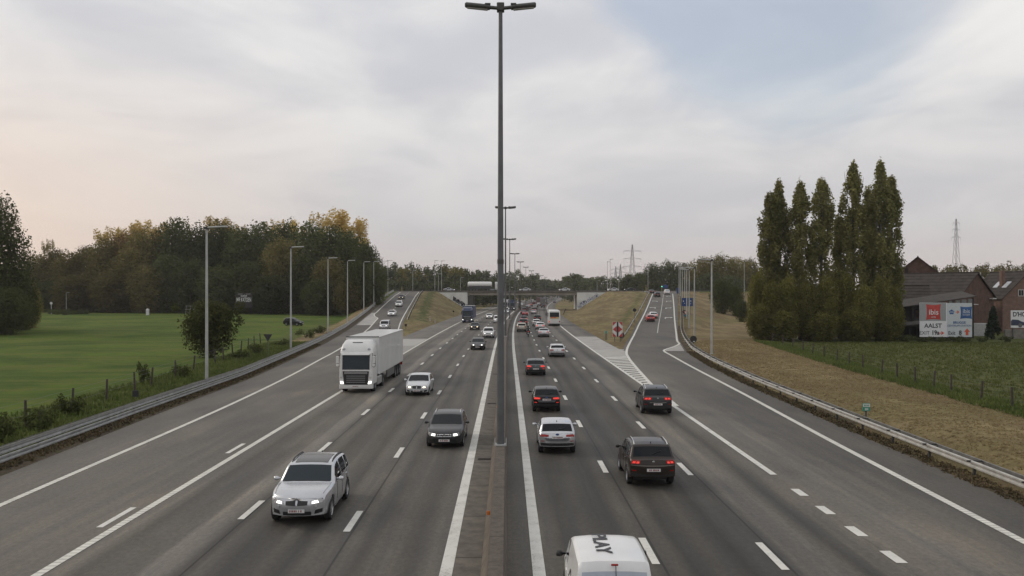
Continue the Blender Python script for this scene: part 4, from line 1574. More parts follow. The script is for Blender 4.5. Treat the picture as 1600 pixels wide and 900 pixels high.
# the delivery van under the camera: roof print, side roundel, split rear doors
van_r = place_car(van, 2.24, 19.25, 0, False, 0.0, "white delivery van with PLAY printed on its roof, cut off by the frame", G_OUT)
van_r["category"] = "van"
PRINT = pmat("van_print", (0.025, 0.025, 0.028), 0.5, var=0.05)
zr_ = van.prof(3.0)
text_part("PLAY", 0.46, PRINT, van_r, (-0.30, 0.10, zr_ + 0.008), (0, 0, -math.pi / 2), 0.012, "LEFT", 1.45, "roof_print", 0.003)
ring = MB()
for r0, r1, a0, a1 in ((0.42, 0.31, -0.1, math.pi + 0.1),):
    n = 20
    vs = []
    for k in range(n + 1):
        a = a0 + (a1 - a0) * k / n
        vs += [(r0 * math.cos(a), 0.66 + 0.30 * r0 / 0.42 * math.sin(a) * 0.8, 0), (r1 * math.cos(a), 0.66 + 0.30 * r1 / 0.42 * math.sin(a) * 0.8, 0)]
    vs = [(x, y, van.prof(4.28 / 2 - y) + 0.004 - 0.045 * (x / 0.8) ** 2) for x, y, _ in vs]
    ring.add(vs, [(2 * k, 2 * k + 1, 2 * k + 3, 2 * k + 2) for k in range(n)])
ring.build("roof_roundel", PRINT, van_r)
for sg in (-1, 1):
    mb = MB()
    n = 24
    vs = []
    for k in range(n):
        a = 2 * math.pi * k / n
        for r_ in (0.30, 0.22):
            z = 0.98 + r_ * math.sin(a)
            yv = -0.75 + r_ * math.cos(a)
            sec, wp = van.section(4.28 / 2 - yv)
            xs = float(np.interp(z, [p[1] for p in sec[4:][::-1]], [p[0] for p in sec[4:][::-1]]))
            vs.append((sg * (xs + 0.006), yv, z))
    mb.add(vs, [(2 * k, 2 * k + 1, (2 * k + 3) % (2 * n), (2 * k + 2) % (2 * n)) for k in range(n)])
    mb.build("side_roundel", PRINT, van_r)
MB().bbox(-0.075, 0.075, -2.02, -1.985, 1.742, 1.782, 0.006).build("brake_light", TAIL, van_r)
zz = np.linspace(0.5, 1.74, 8)
mb = MB()
pv = [(0, -2.14 + s, z) for s, z in ((0, 0.5), (0.0, 1.1), (0.05, 1.2), (0.13, 1.5), (0.2, 1.74))]
mb.tube([(p[0] + 0.03, p[1] - 0.006, p[2]) for p in pv], 0.008, 4)
mb.build("door_seam", BLACK, van_r)

# --- more cars in the two streams: copies in other colours
PN = {"silver": SILVER, "dark": DKGREY, "black": BLACKP, "brown": BROWN, "white": WHITEP, "bluegrey": GREYB, "pale": LTSILV, "red": REDP, "blue": BLUEP, "champagne": CREAM}


def another(car, nm, px, py, toward, colour, label, zf=0.0, yaw=0.0, lamp=None, name=None, dx=0.0, at_xy=None):
    x, y = at_xy if at_xy else gp(px, py, zf)
    y -= 0 if at_xy else 0.75
    z = float(zf(y)) if callable(zf) else zf
    L = car.S["L"]
    pitch = 0.0
    if callable(zf):
        z2 = float(zf(y + L))
        pitch = math.atan2(z2 - z, L)
    swap = {car.body_mat.name: PN[colour]}
    if lamp == "off":
        swap[TAIL_ON.name] = TAIL
        swap[TAIL.name] = TAIL
    elif lamp == "on":
        swap[TAIL.name] = TAIL_ON
    elif lamp == "warm":
        swap[HEAD_ON.name] = HEAD_WARM
    r = copy_tree(car.root, (x + dx, y + L / 2, z + math.tan(pitch) * L / 2), (math.pi if toward else 0.0) + yaw, label, G_IN if toward else G_OUT, None, swap, nm,
                  tilt=(-pitch if toward else pitch, 0))
    r["category"] = "car"
    return r


one = make_car("silver_compact_car", dict(HATCH, L=4.32, W=1.77, R=0.32, sf=0.78, sr=3.46, wb=1.22, wt=2.0, rt=3.7, rb=4.16,
               prof=[(0, 0.70), (0.10, 0.78), (0.5, 0.87), (1.22, 0.97), (2.0, 1.36), (2.4, 1.42), (2.9, 1.43), (3.4, 1.39), (3.7, 1.35), (4.16, 1.0), (4.32, 0.95)],
               win=[(1.5, 2.45), (2.53, 3.3), (3.38, 3.6)], hand=(2.3, 3.2)), LTSILV, dict(zh=0.62, kind="kidney", lamp=HEAD_WARM, plate_z=0.40), dict(zt=0.84))
x, y = gp(651, 617)
place_car(one, x, y, 0, True, 0.0, "light silver compact car with warm headlights in the lane beside the white truck", G_IN)

another(estate, "dark_saloon", 746.5, 546.5, True, "dark", "dark car with bright white headlights, second beside the median")
another(csuv, "white_suv", 763, 528, True, "white", "white SUV partly hidden by the median lamp post, third beside the median")
another(saloon, "dark_saloon", 741.5, 515.5, True, "black", "dark car with yellowish headlights just ahead of the blue truck", lamp="warm")
another(saloon, "white_saloon", 764.5, 498, True, "white", "white saloon in the middle oncoming lane beyond the blue truck")
another(hatch, "black_hatchback", 853.5, 642, False, "black", "black hatchback with lit tail lamps ahead of the silver hatchback", lamp="on")
another(one, "grey_hatchback", 837, 586, False, "bluegrey", "blue-grey hatchback with lit tail lamps, third along the median line", lamp="on")
another(estate, "silver_estate", 870.5, 557.5, False, "pale", "silver estate car in the middle outbound lane behind the pale saloon", lamp="off")
another(one, "white_hatchback", 844, 515, False, "white", "white car with red lamps lit, just ahead of the pale grey saloon", lamp="on")
another(hatch, "white_hatchback", 838.3, 509.5, False, "white", "white hatchback beside the bus, lamps unlit", lamp="off")
another(csuv, "champagne_pickup", 815, 518.5, False, "champagne", "champagne coloured utility vehicle just ahead of the motorcyclist", lamp="off")
another(mpv, "dark_people_carrier", 817.5, 510, False, "black", "black people carrier in the fast-lane queue ahead of the champagne vehicle")
another(hatch, "dark_hatchback", 818.5, 503, False, "dark", "dark hatchback with brake lamps, two ahead of the champagne vehicle", lamp="on")
another(saloon, "red_saloon", 820.5, 493.5, False, "red", "red saloon in the fast-lane queue before the overpass")
another(csuv, "black_suv", 839.5, 502.5, False, "black", "black SUV with lit lamps, left of the bus")


def lane_car(car, nm, off, y, toward, colour, label, lamp=None):
    another(car, nm, 0, 0, toward, colour, label, 0.0, lamp=lamp, at_xy=(bx(y) + off, y), yaw=-math.atan2(bx(y + 5) - bx(y), 5))


for args in ((saloon, "black_saloon", 2.5, 288, False, "black", "black saloon just ahead of the red saloon"),
             (csuv, "dark_suv", 2.4, 318, False, "dark", "dark SUV in the fast-lane queue entering the overpass shade"),
             (hatch, "dark_hatchback", 2.5, 338, False, "black", "black hatchback under the near edge of the overpass deck"),
             (one, "grey_hatchback", 2.5, 366, False, "bluegrey", "blue-grey hatchback under the middle of the overpass"),
             (saloon, "pale_saloon", 5.9, 290, False, "pale", "pale saloon in the middle lane, first before the overpass"),
             (mpv, "black_people_carrier", 5.9, 318, False, "black", "black people carrier in the middle lane entering the overpass"),
             (van, "white_van", 5.9, 372, False, "white", "white van in the middle lane just beyond the overpass"),
             (estate, "silver_estate", 2.5, 400, False, "silver", "silver estate car in the fast lane just beyond the overpass"),
             (hatch, "grey_hatchback", 5.9, 415, False, "bluegrey", "grey hatchback in the middle lane ahead of the far white van"),
             (csuv, "black_suv", 9.2, 398, False, "dark", "dark SUV in the slow lane beyond the overpass"),
             (saloon, "red_saloon", 2.5, 445, False, "red", "distant red saloon in the fast lane beyond the overpass"),
             (hatch, "white_hatchback", 5.9, 470, False, "white", "distant white hatchback in the middle lane beyond the overpass"),
             (mpv, "dark_people_carrier", 2.5, 500, False, "black", "distant black people carrier in the fast lane"),
             (saloon, "silver_saloon", 2.5, 560, False, "silver", "tiny silver saloon far along the fast lane"),
             (estate, "dark_estate", 5.9, 540, False, "dark", "tiny dark estate car far along the middle lane"),
             (saloon, "blue_saloon", 13.2, 560, False, "blue", "distant dark blue car on the merging lane beyond the overpass"),
             (saloon, "silver_saloon", -3.3, 300, True, "silver", "silver saloon with headlights on, before the overpass beside the median"),
             (estate, "dark_estate", -6.8, 330, True, "dark", "dark estate car with headlights on under the overpass"),
             (hatch, "white_hatchback", -3.3, 470, True, "white", "distant white hatchback with headlights beyond the overpass"),
             (suv, "silver_suv", -6.8, 520, True, "silver", "distant silver SUV with headlights beyond the overpass"),
             (saloon, "black_saloon", -3.3, 600, True, "black", "distant black saloon with headlights in the far curve"),
             (csuv, "white_suv", -6.8, 680, True, "white", "tiny white SUV with headlights in the far curve"),
             (estate, "dark_estate", -3.3, 760, True, "dark", "tiny dark estate with headlights in the far curve"),
             (mpv, "black_people_carrier", -10.5, 560, True, "black", "distant black people carrier with headlights in the far curve")):
    lane_car(*args)
x, y = gp(777, 505)
vr = copy_tree(van.root, (x, y + 2.1, 0), math.pi, "white van with headlights half hidden behind the near lamp post", G_IN, None, None, "white_van", skip=("roof_print", "roof_roundel", "side_roundel"))
vr["category"] = "van"
# slip roads
another(van, "silver_van", 600, 515.5, True, "silver", "silver van leading the cars down the joining slip road", z_left)
another(saloon, "white_saloon", 611.5, 494, True, "white", "white saloon coming down the joining slip road behind the silver van", z_left)
another(csuv, "white_suv", 622.5, 479.5, True, "white", "white SUV higher up the joining slip road", z_left)
another(hatch, "dark_hatchback", 626.8, 467.5, True, "dark", "dark car with warm headlights at the top of the joining slip road", z_left, lamp="warm")
another(hatch, "red_hatchback", 1016.5, 502.5, False, "red", "red hatchback with lit lamps halfway up the exit slip road", z_right, 0.0, "on")
another(one, "white_hatchback", 1019, 497.5, False, "white", "white hatchback right ahead of the red one on the exit slip road", z_right, 0.0, "on", dx=0.3)
another(csuv, "black_suv", 1027.5, 464.3, False, "black", "black SUV braking at the top of the exit slip road", z_right)
another(van, "white_van", 1042.5, 460.3, False, "white", "white van waiting by the traffic light above the exit slip road", z_right)
another(saloon, "dark_saloon", 1019, 458.5, False, "dark", "dark saloon turning at the top of the exit slip road", z_right)
for o in list(bpy.data.objects):
    if o.parent and o.name.split(".")[0] in ("roof_print", "roof_roundel", "side_roundel") and o.parent is not van_r:
        bpy.data.objects.remove(o)
# on the overpass and in the meadow
for px, colour, lab, rz in ((703, "silver", "silver car on the overpass approach, left of the tanker", -math.pi / 2), (820.5, "pale", "pale car on the overpass to the right of the near lamp posts", math.pi / 2),
                            (882, "white", "white car on the overpass above the outbound lanes", math.pi / 2), (958, "white", "white car on the crossing road above the exit bank", math.pi / 2),
                            (984, "dark", "dark car on the crossing road by the slip-road junction", math.pi / 2)):
    r = copy_tree(saloon.root, (at(px, 362), 358 if rz < 0 else 362, 7.51), rz, lab, "cars crossing the overpass", None, {saloon.body_mat.name: PN[colour]}, colour + "_saloon")
    r["category"] = "car"
x, y = gp(456, 508, 0.4)
r = copy_tree(csuv.root, (x, y + 1.5, tz(x, y + 1.5)), -math.pi / 2 - 0.35, "black car parked on the grass of the meadow", None, None, {csuv.body_mat.name: BLACKP, HEAD_ON.name: LAMP_CLEAR, TAIL_ON.name: TAIL}, "black_car")
r["category"] = "car"
if "group" in r.keys():
    del r["group"]
# ------------------------------------------------------------------ heavy vehicles
def rring(hw, y0, y1, z, r, n=4):
    """Rounded rectangle in plan at height z."""
    out = []
    for cx, cy, a0 in ((hw - r, y1 - r, 0), (-hw + r, y1 - r, 90), (-hw + r, y0 + r, 180), (hw - r, y0 + r, 270)):
        for k in range(n + 1):
            a = R(a0 + 90 * k / n)
            out.append((cx + r * math.cos(a), cy + r * math.sin(a), z))
    return out


def truck_wheel(parent, x, y, rad=0.5, w=0.32, sg=1, rim=None):
    t = MB().lathe([(rad * 0.55, -w / 2), (rad * 0.95, -w / 2), (rad, -w / 2 + 0.03), (rad, w / 2 - 0.03), (rad * 0.95, w / 2), (rad * 0.55, w / 2)], 22, "X", cap=False)
    wv = t.build("wheel", TYRE, parent, 35, (x, y, rad))
    MB().lathe([(rad * 0.58, sg * w * 0.45), (rad * 0.5, sg * w * 0.2), (rad * 0.25, sg * w * 0.2), (rad * 0.22, sg * w * 0.48), (0.01, sg * w * 0.48)], 14, "X", cap=False).build("rim", rim or pmat("truck_rim", (0.22, 0.22, 0.22), 0.5, 0.4, var=0.1), wv, 40)


TRUCKW = pmat("truck_white", (0.66, 0.66, 0.64), 0.4, var=0.08, scale=1.2, coat=0.4)
TRAILER = pmat("trailer_white", (0.62, 0.63, 0.62), 0.38, var=0.10, scale=0.5, coat=0.3, detail=8)


def tractor(root, body, top=3.85, shift=0.0):
    """Cab-over tractor: front face at y = 0, running back to -y; local +Y forward."""
    rings = [rring(1.22, -2.15, -0.02, 0.62, 0.12), rring(1.245, -2.2, 0.0, 1.0, 0.14), rring(1.245, -2.2, 0.0, 1.75, 0.16), rring(1.24, -2.2, -0.05, 2.3, 0.17), rring(1.22, -2.2, -0.16, 2.92, 0.18)]
    MB().loft(rings, True, True).build("cab", body, root, 35)
    hood = [rring(1.22, -2.2, -0.15, 2.92, 0.18), rring(1.20, -2.2, -0.20, 3.1, 0.2), rring(1.14, -2.18, -0.50, 3.5, 0.26), rring(1.02, -2.15, -1.0, top - 0.06, 0.28), rring(0.9, -2.1, -1.2, top, 0.28)]
    rf = MB().loft(hood, False, True).build("cab_roof", body, root, 40)
    MB().bbox(-0.38, 0.38, -0.86, -0.74, top - 0.21, top - 0.15, 0.015).build("roof_slot", BLACK, rf)
    # windscreen and its corners
    n = 10
    vs = []
    for z, yo in ((1.72, 0.008), (2.3, -0.044), (2.93, -0.156)):
        for k in range(n + 1):
            x = -1.21 + 2.42 * k / n
            bowd = 0.085 * max(0.0, (abs(x) - 1.05) / 0.16) ** 2
            vs.append((x, yo + 0.01 - bowd, z))
    MB().add(vs, [(j * (n + 1) + k, j * (n + 1) + k + 1, (j + 1) * (n + 1) + k + 1, (j + 1) * (n + 1) + k) for j in range(2) for k in range(n)]).build("windshield", GLASS_B, root, 60)
    MB().loft([[(-1.0, -0.12, 2.88), (1.0, -0.12, 2.88), (1.0, 0.10, 2.80), (-1.0, 0.10, 2.80)], [(-1.12, -0.15, 2.99), (1.12, -0.15, 2.99), (1.12, -0.02, 2.95), (-1.12, -0.02, 2.95)]]).build("sun_visor", body, root)
    for sg in (1, -1):
        MB().box(sg * 1.243, sg * 1.252, -1.25, -0.32, 1.85, 2.72).build("side_window", GLASS, root)
        m = MB().bbox(sg * 1.34 - 0.10, sg * 1.34 + 0.10, -0.02, 0.14, 2.18, 2.72, 0.03)
        mr = m.build("mirror", body, root)
        MB().bbox(sg * 1.34 - 0.09, sg * 1.34 + 0.09, 0.0, 0.13, 1.95, 2.14, 0.03).build("wide_mirror", body, mr)
        MB().tube([(sg * 1.22, -0.05, 2.75), (sg * 1.34, 0.04, 2.74), (sg * 1.34, 0.04, 1.95), (sg * 1.22, -0.05, 1.95)], 0.02, 5).build("mirror_arm", BLACK, mr)
        MB().loft([[(sg * (0.88 + a), 0.02, z) for a, z in ((0, 0.66), (0.26, 0.70), (0.28, 0.88), (0.06, 0.84))], [(sg * (0.88 + a), 0.06 - 0.10 * a, z) for a, z in ((0.01, 0.67), (0.25, 0.71), (0.27, 0.87), (0.07, 0.83))]]).build("headlight", HEAD_ON, root)
        MB().lathe([(0.11, 0.0), (0.10, 0.08), (0.02, 0.10)], 12, "Y", (sg * 0.93, -0.30, 3.20)).build("roof_lamp", LAMP_CLEAR, root, 50)
        MB().bbox(sg * 1.08 - 0.10, sg * 1.08 + 0.10, 0.0, 0.05, 1.15, 1.62, 0.02).build("corner_deflector", body, root)
    g = MB().prism([(-0.88, 0.62), (0.88, 0.62), (0.96, 1.60), (-0.96, 1.60)], 0.0, 0.035).build("grille", BLACK, root)
    for k in range(4):
        z = 0.78 + 0.15 * k
        MB().bbox(-0.70, 0.70, 0.035, 0.055, z, z + 0.035, 0.008).build("grille_bar", pmat("dark_chrome", (0.42, 0.42, 0.42), 0.3, 0.5, var=0.0), g)
    MB().bbox(-0.86, 0.86, 0.035, 0.06, 1.40, 1.56, 0.012).build("badge_panel", pmat("badge_panel", (0.30, 0.30, 0.30), 0.3, 0.6, var=0.05), g)
    MB().loft([rring(1.245, -0.5, 0.03, 0.32, 0.12), rring(1.25, -0.5, 0.06, 0.42, 0.14), rring(1.25, -0.5, 0.05, 0.60, 0.14)]).build("bumper", body, root, 35)
    p = MB().box(-0.27, 0.27, 0.062, 0.08, 0.43, 0.55).build("license_plate", PLATE, root)
    mb = MB()
    for x in (-0.18, -0.12, -0.05, 0.0, 0.06, 0.13, 0.18):
        mb.box(x, x + 0.03, 0.0805, 0.082, 0.455, 0.525)
    mb.build("print", PLATE_T, p)
    mb = MB().box(-0.45, 0.45, -6.3, -0.2, 0.5, 0.95)
    mb.build("chassis", BLACK, root)
    for sg in (1, -1):
        truck_wheel(root, sg * 1.06, -1.35, 0.5, 0.32, sg)
        truck_wheel(root, sg * 0.98, -5.1, 0.5, 0.5, sg)
        MB().bbox(sg * 0.98 - 0.27, sg * 0.98 + 0.27, -4.3, -2.35, 0.35, 0.98, 0.06).build("fuel_tank", pmat("side_skirt", (0.34, 0.34, 0.33), 0.45, 0.2, var=0.1), root)
        MB().loft([rring(0.01, 0, 0, 0, 0.001)] * 2) if False else None


x, y = gp(556, 614)
tr = empty("articulated_truck", (x, y, 0), math.pi - 0.012, "white articulated truck with lit headlights on the edge of the slow lane", "truck", G_IN)
tractor(tr, TRUCKW)
box = MB()
box.bbox(-1.275, 1.275, -16.4, -2.75, 1.12, 4.0, 0.05)
tb = box.build("trailer_box", TRAILER, tr)
for zc, th in ((1.11, 0.05), (3.93, 0.05)):
    for sg in (1, -1):
        MB().box(sg * 1.276, sg * 1.292, -16.38, -2.77, zc, zc + th).build("side_rail", pmat("trailer_trim", (0.45, 0.45, 0.44), 0.4, 0.3, var=0.1), tb)
MB().box(-1.27, 1.27, -2.78, -2.72, 3.97, 4.03).build("front_lip", BLACK, tb)
MB().box(-0.6, 0.6, -16.2, -4.0, 0.85, 1.11).build("trailer_frame", BLACK, tr)
for sg in (1, -1):
    MB().bbox(sg * 1.18 - 0.05, sg * 1.18 + 0.05, -11.2, -7.2, 0.45, 1.08, 0.02).build("side_guard", pmat("side_guard", (0.10, 0.10, 0.10), 0.5, var=0.2), tr)
    for ya in (-11.9, -13.2, -14.5):
        truck_wheel(tr, sg * 1.06, ya, 0.5, 0.38, sg)
    MB().box(sg * 1.0 - 0.2, sg * 1.0 + 0.2, -16.46, -16.4, 0.75, 1.05).build("taillight", TAIL, tr)

# dark blue box truck
BLUE_T = pmat("truck_blue", (0.018, 0.032, 0.085), 0.4, var=0.15, scale=1.5, coat=0.4)
x, y = gp(730, 504.5)
bt = empty("blue_truck", (x, y, 0), math.pi - 0.03, "dark blue box truck with round headlights in the slow oncoming lane", "truck", G_IN)
tractor(bt, BLUE_T, 3.7)
MB().bbox(-1.275, 1.275, -11.5, -2.7, 1.05, 3.95, 0.04).build("cargo_box", pmat("truck_box_blue", (0.03, 0.045, 0.10), 0.5, var=0.15), bt)
MB().box(-1.27, 1.27, -11.49, -2.71, 3.955, 3.97).build("box_roof", pmat("box_roof_grey", (0.30, 0.30, 0.29), 0.6, var=0.1), bt)

# more heavy traffic near and past the overpass
for off, yy, toward, mt, lab in ((-6.8, 372, True, None, "white truck with headlights coming through the overpass"),
                                 (-3.3, 352, True, BLUE_T, "dark truck with headlights beside the median under the overpass"),
                                 (-10.6, 420, True, None, "white truck in the slow lane beyond the overpass")):
    sw = {TRUCKW.name: mt, TRAILER.name: mt} if mt else None
    c = copy_tree(tr, (bx(yy) + off, yy, 0), math.pi - math.atan2(bx(yy + 5) - bx(yy), 5), lab, G_IN, None, sw, "articulated_truck")
GREYBOX = pmat("grey_tarpaulin", (0.16, 0.155, 0.15), 0.6, var=0.15, scale=0.8)
REDBOX = pmat("maroon_tarpaulin", (0.13, 0.07, 0.065), 0.6, var=0.15, scale=0.8)
for off, yy, mt, lab in ((9.2, 445, GREYBOX, "grey tarpaulin truck in the slow lane beyond the overpass"), (5.9, 500, REDBOX, "maroon truck in the middle lane far beyond the overpass"), (9.2, 520, GREYBOX, "second grey truck further along the slow lane")):
    c = copy_tree(tr, (bx(yy) + off, yy + 16.5, 0), -math.atan2(bx(yy + 9) - bx(yy), 9), lab, G_OUT, None, {TRAILER.name: mt}, "articulated_truck")

# tanker crossing on the overpass
tk = empty("tanker_truck", (at(782, 358), 357.6, 7.51), -math.pi / 2, "white tanker truck crossing the overpass", "truck", "vehicles crossing the overpass")
tractor(tk, TRUCKW, 3.7)
MB().lathe([(0.2, -13.2), (0.85, -13.1), (1.08, -12.7), (1.1, -8), (1.1, -4.0), (0.85, -3.5), (0.2, -3.45)], 24, "Y", (0, 0, 2.72)).build("tank", pmat("tank_shell", (0.80, 0.79, 0.76), 0.35, 0.0, var=0.05), tk, 40)
MB().box(-1.15, 1.15, -12.8, -3.8, 1.0, 2.1).build("tank_skirt", pmat("tank_skirt", (0.05, 0.05, 0.05), 0.5, var=0.1), tk)
MB().bbox(-0.3, 0.3, -8.4, -7.6, 3.78, 3.92, 0.03).build("hatch", pmat("tank_hatch", (0.5, 0.5, 0.48), 0.4, var=0.05), tk)
for sg in (1, -1):
    for ya in (-9.4, -10.6, -11.8):
        truck_wheel(tk, sg * 1.06, ya, 0.5, 0.38, sg)

# white coach, seen from behind
BUSW = pmat("coach_white", (0.66, 0.66, 0.63), 0.4, var=0.08, scale=1.0, coat=0.4)
x, y = gp(866.3, 509.5)
bus = empty("coach", (x, y, 0), -0.02, "white coach with an orange and yellow picture on its rear, in the slow lane", "bus", G_OUT)
rings = [rring(1.24, 0.03, 11.9, 0.32, 0.15), rring(1.27, 0.0, 12, 0.9, 0.18), rring(1.27, 0.02, 12, 1.9, 0.2), rring(1.23, 0.10, 11.85, 3.0, 0.22), rring(1.15, 0.22, 11.7, 3.28, 0.3), rring(1.0, 0.4, 11.4, 3.36, 0.3)]
MB().loft(rings).build("body", BUSW, bus, 35)
MB().loft([[(-1.02, -0.0, 1.95), (1.02, -0.0, 1.95), (1.0, 0.085, 2.95), (-1.0, 0.085, 2.95)], [(-1.02, 0.03, 1.95), (1.02, 0.03, 1.95), (1.0, 0.11, 2.95), (-1.0, 0.11, 2.95)]]).build("rear_window", GLASS, bus)
for sg in (1, -1):
    for k in range(6):
        MB().box(sg * 1.262, sg * 1.272, 0.9 + k * 1.75, 2.5 + k * 1.75, 1.75, 2.75).build("side_window", GLASS, bus)
    MB().bbox(sg * 1.08 - 0.10, sg * 1.08 + 0.10, -0.03, 0.05, 0.82, 1.12, 0.02).build("taillight", TAIL_ON if sg < 0 else TAIL, bus)
    truck_wheel(bus, sg * 1.05, 3.0, 0.48, 0.42, sg)
    truck_wheel(bus, sg * 1.05, 9.6, 0.48, 0.3, sg)
    MB().bbox(sg * 1.55 - 0.12, sg * 1.55 + 0.12, 11.6, 11.9, 1.9, 2.7, 0.05).build("mirror", BLACK, bus)
    MB().tube([(sg * 1.2, 11.7, 2.95), (sg * 1.5, 11.75, 2.9), (sg * 1.55, 11.75, 2.65)], 0.03, 5).build("mirror_arm", BLACK, bus)
MB().box(-0.95, 0.95, -0.012, 0.0, 1.62, 1.92).build("yellow_panel", pmat("picture_yellow", (0.55, 0.36, 0.08), 0.5, var=0.4, scale=3), bus)
MB().prism([(-0.75, 1.78), (-0.3, 1.70), (0.25, 1.75), (0.55, 1.92), (-0.75, 1.92)], -0.024, -0.013).build("orange_panel", pmat("picture_orange", (0.6, 0.13, 0.03), 0.5, var=0.4, scale=4), bus)
MB().box(-0.5, 0.1, -0.012, 0.0, 0.9, 1.0).build("license_plate", PLATE, bus)
MB().bbox(-1.2, 1.2, -0.06, 0.1, 0.34, 0.55, 0.03).build("rear_bumper", BLACK, bus)
MB().box(-1.0, 1.0, 0.5, 11.4, 0.2, 0.4).build("underbody", BLACK, bus)

# motorcycle and its rider, seen from behind
x, y = gp(825.5, 526.5)
mc = empty("motorcycle", (x, y, 0), 0.0, "black motorcycle with a lit tail lamp between the outbound lanes", "motorcycle", G_OUT)
for yy in (0.32, 1.72):
    w = MB().lathe([(0.2, -0.05), (0.29, -0.065), (0.315, -0.03), (0.315, 0.03), (0.29, 0.065), (0.2, 0.05)], 18, "X", cap=False).build("wheel", TYRE, mc, 40, (0, yy, 0.315))
    MB().lathe([(0.2, -0.03), (0.19, 0.03), (0.03, 0.03), (0.03, -0.03)], 12, "X", cap=False).build("rim", ALLOY, w)
MB().loft([[(-0.14, 0.55, 0.35), (0.14, 0.55, 0.35), (0.16, 0.55, 0.75), (-0.16, 0.55, 0.75)], [(-0.2, 1.0, 0.3), (0.2, 1.0, 0.3), (0.22, 1.05, 0.95), (-0.22, 1.05, 0.95)], [(-0.12, 1.5, 0.5), (0.12, 1.5, 0.5), (0.2, 1.5, 1.0), (-0.2, 1.5, 1.0)]]).build("body", BLACKP, mc, 40)
MB().loft([[(-0.1, 0.1, 0.86), (0.1, 0.1, 0.86), (0.08, 0.1, 0.93), (-0.08, 0.1, 0.93)], [(-0.17, 0.5, 0.76), (0.17, 0.5, 0.76), (0.16, 0.5, 0.85), (-0.16, 0.5, 0.85)], [(-0.15, 0.95, 0.74), (0.15, 0.95, 0.74), (0.14, 0.95, 0.84), (-0.14, 0.95, 0.84)]]).build("seat", BLACK, mc, 40)
MB().tube([(-0.38, 1.3, 1.06), (-0.2, 1.42, 1.08), (0.2, 1.42, 1.08), (0.38, 1.3, 1.06)], 0.018, 6).build("handlebar", BLACK, mc)
MB().bbox(-0.08, 0.08, 0.04, 0.1, 0.84, 0.92, 0.01).build("tail_lamp", TAIL_ON, mc)
MB().box(-0.1, 0.1, 0.05, 0.06, 0.55, 0.7).build("license_plate", PLATE, mc)
MB().tube([(0.2, 0.95, 0.4), (0.24, 0.35, 0.42), (0.24, 0.1, 0.5)], 0.05, 7).build("exhaust", CHROME, mc)
MB().tube([(0, 1.5, 1.0), (0, 1.72, 0.32)], 0.05, 6).build("fork", BLACK, mc)


def skinned(name, verts, edges, mat, root=0):
    """One continuous figure grown round a skeleton: verts are (x, y, z, radius)."""
    me = bpy.data.meshes.new(name)
    me.from_pydata([v[:3] for v in verts], edges, [])
    o = bpy.data.objects.new(name, me)
    COL.objects.link(o)
    o.modifiers.new("skin", "SKIN")
    sk = me.skin_vertices[0].data if me.skin_vertices else None
    if sk is None:
        bm = bmesh.new()
        bm.from_mesh(me)
        bm.verts.layers.skin.verify()
        bm.to_mesh(me)
        bm.free()
        sk = me.skin_vertices[0].data
    for i, v in enumerate(verts):
        sk[i].radius = (v[3], v[3])
        sk[i].use_root = i == root
    s = o.modifiers.new("sub", "SUBSURF")
    s.levels = s.render_levels = 1
    bpy.context.view_layer.update()
    out = bpy.data.meshes.new_from_object(o.evaluated_get(bpy.context.evaluated_depsgraph_get()))
    bpy.data.objects.remove(o)
    out.materials.clear()
    out.materials.append(mat)
    out.polygons.foreach_set("use_smooth", [True] * len(out.polygons))
    return out


LEATHER = pmat("black_leather", (0.014, 0.014, 0.015), 0.55, var=0.2)
V = [(0, 0.62, 0.92, 0.155), (0, 0.72, 1.15, 0.16), (0, 0.86, 1.38, 0.17), (0, 0.93, 1.50, 0.07), (0, 0.97, 1.60, 0.09)]
E = [(0, 1), (1, 2), (2, 3), (3, 4)]
for sg in (1, -1):
    o = len(V)
    V += [(sg * 0.19, 0.88, 1.42, 0.085), (sg * 0.34, 1.02, 1.22, 0.06), (sg * 0.37, 1.24, 1.09, 0.045), (sg * 0.36, 1.32, 1.08, 0.04),
          (sg * 0.14, 0.68, 0.88, 0.11), (sg * 0.25, 1.08, 0.84, 0.085), (sg * 0.27, 0.86, 0.46, 0.06), (sg * 0.27, 0.98, 0.38, 0.05)]
    E += [(2, o), (o, o + 1), (o + 1, o + 2), (o + 2, o + 3), (0, o + 4), (o + 4, o + 5), (o + 5, o + 6), (o + 6, o + 7)]
rider = link("person", skinned("person", V, E, LEATHER), None, (x, y, 0))
tag(rider, "motorcyclist in black riding gear and dark helmet astride the motorcycle", "person")
MB().lathe([(0.02, -0.15), (0.11, -0.12), (0.145, -0.02), (0.14, 0.08), (0.09, 0.15), (0.01, 0.17)], 14, "Z", (0, 0.99, 1.64)).build("helmet", BLACKP, rider, 50)

# ------------------------------------------------------------------ overpass
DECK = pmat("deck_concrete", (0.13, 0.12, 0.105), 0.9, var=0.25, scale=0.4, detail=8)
GIRDER = pmat("girder_concrete", (0.29, 0.262, 0.215), 0.9, var=0.22, scale=0.35, detail=8)
ABUT = pmat("abutment_paint", (0.66, 0.66, 0.63), 0.85, var=0.14, scale=0.4, detail=8)
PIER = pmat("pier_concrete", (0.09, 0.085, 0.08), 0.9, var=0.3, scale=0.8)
RAILM = pmat("railing_dark", (0.06, 0.06, 0.055), 0.7, 0.2, var=0.2)
ov = empty("overpass", (4, Y_OVER, 0), 0, "concrete road overpass with white graffitied abutments spanning the motorway", "bridge")
LX = lambda x: x - 4.0
LY = lambda y: y - Y_OVER
MB().box(LX(XA_L - 3), LX(XA_R + 3.4), LY(352.6), LY(367.4), 7.08, 7.46).build("deck", DECK, ov)
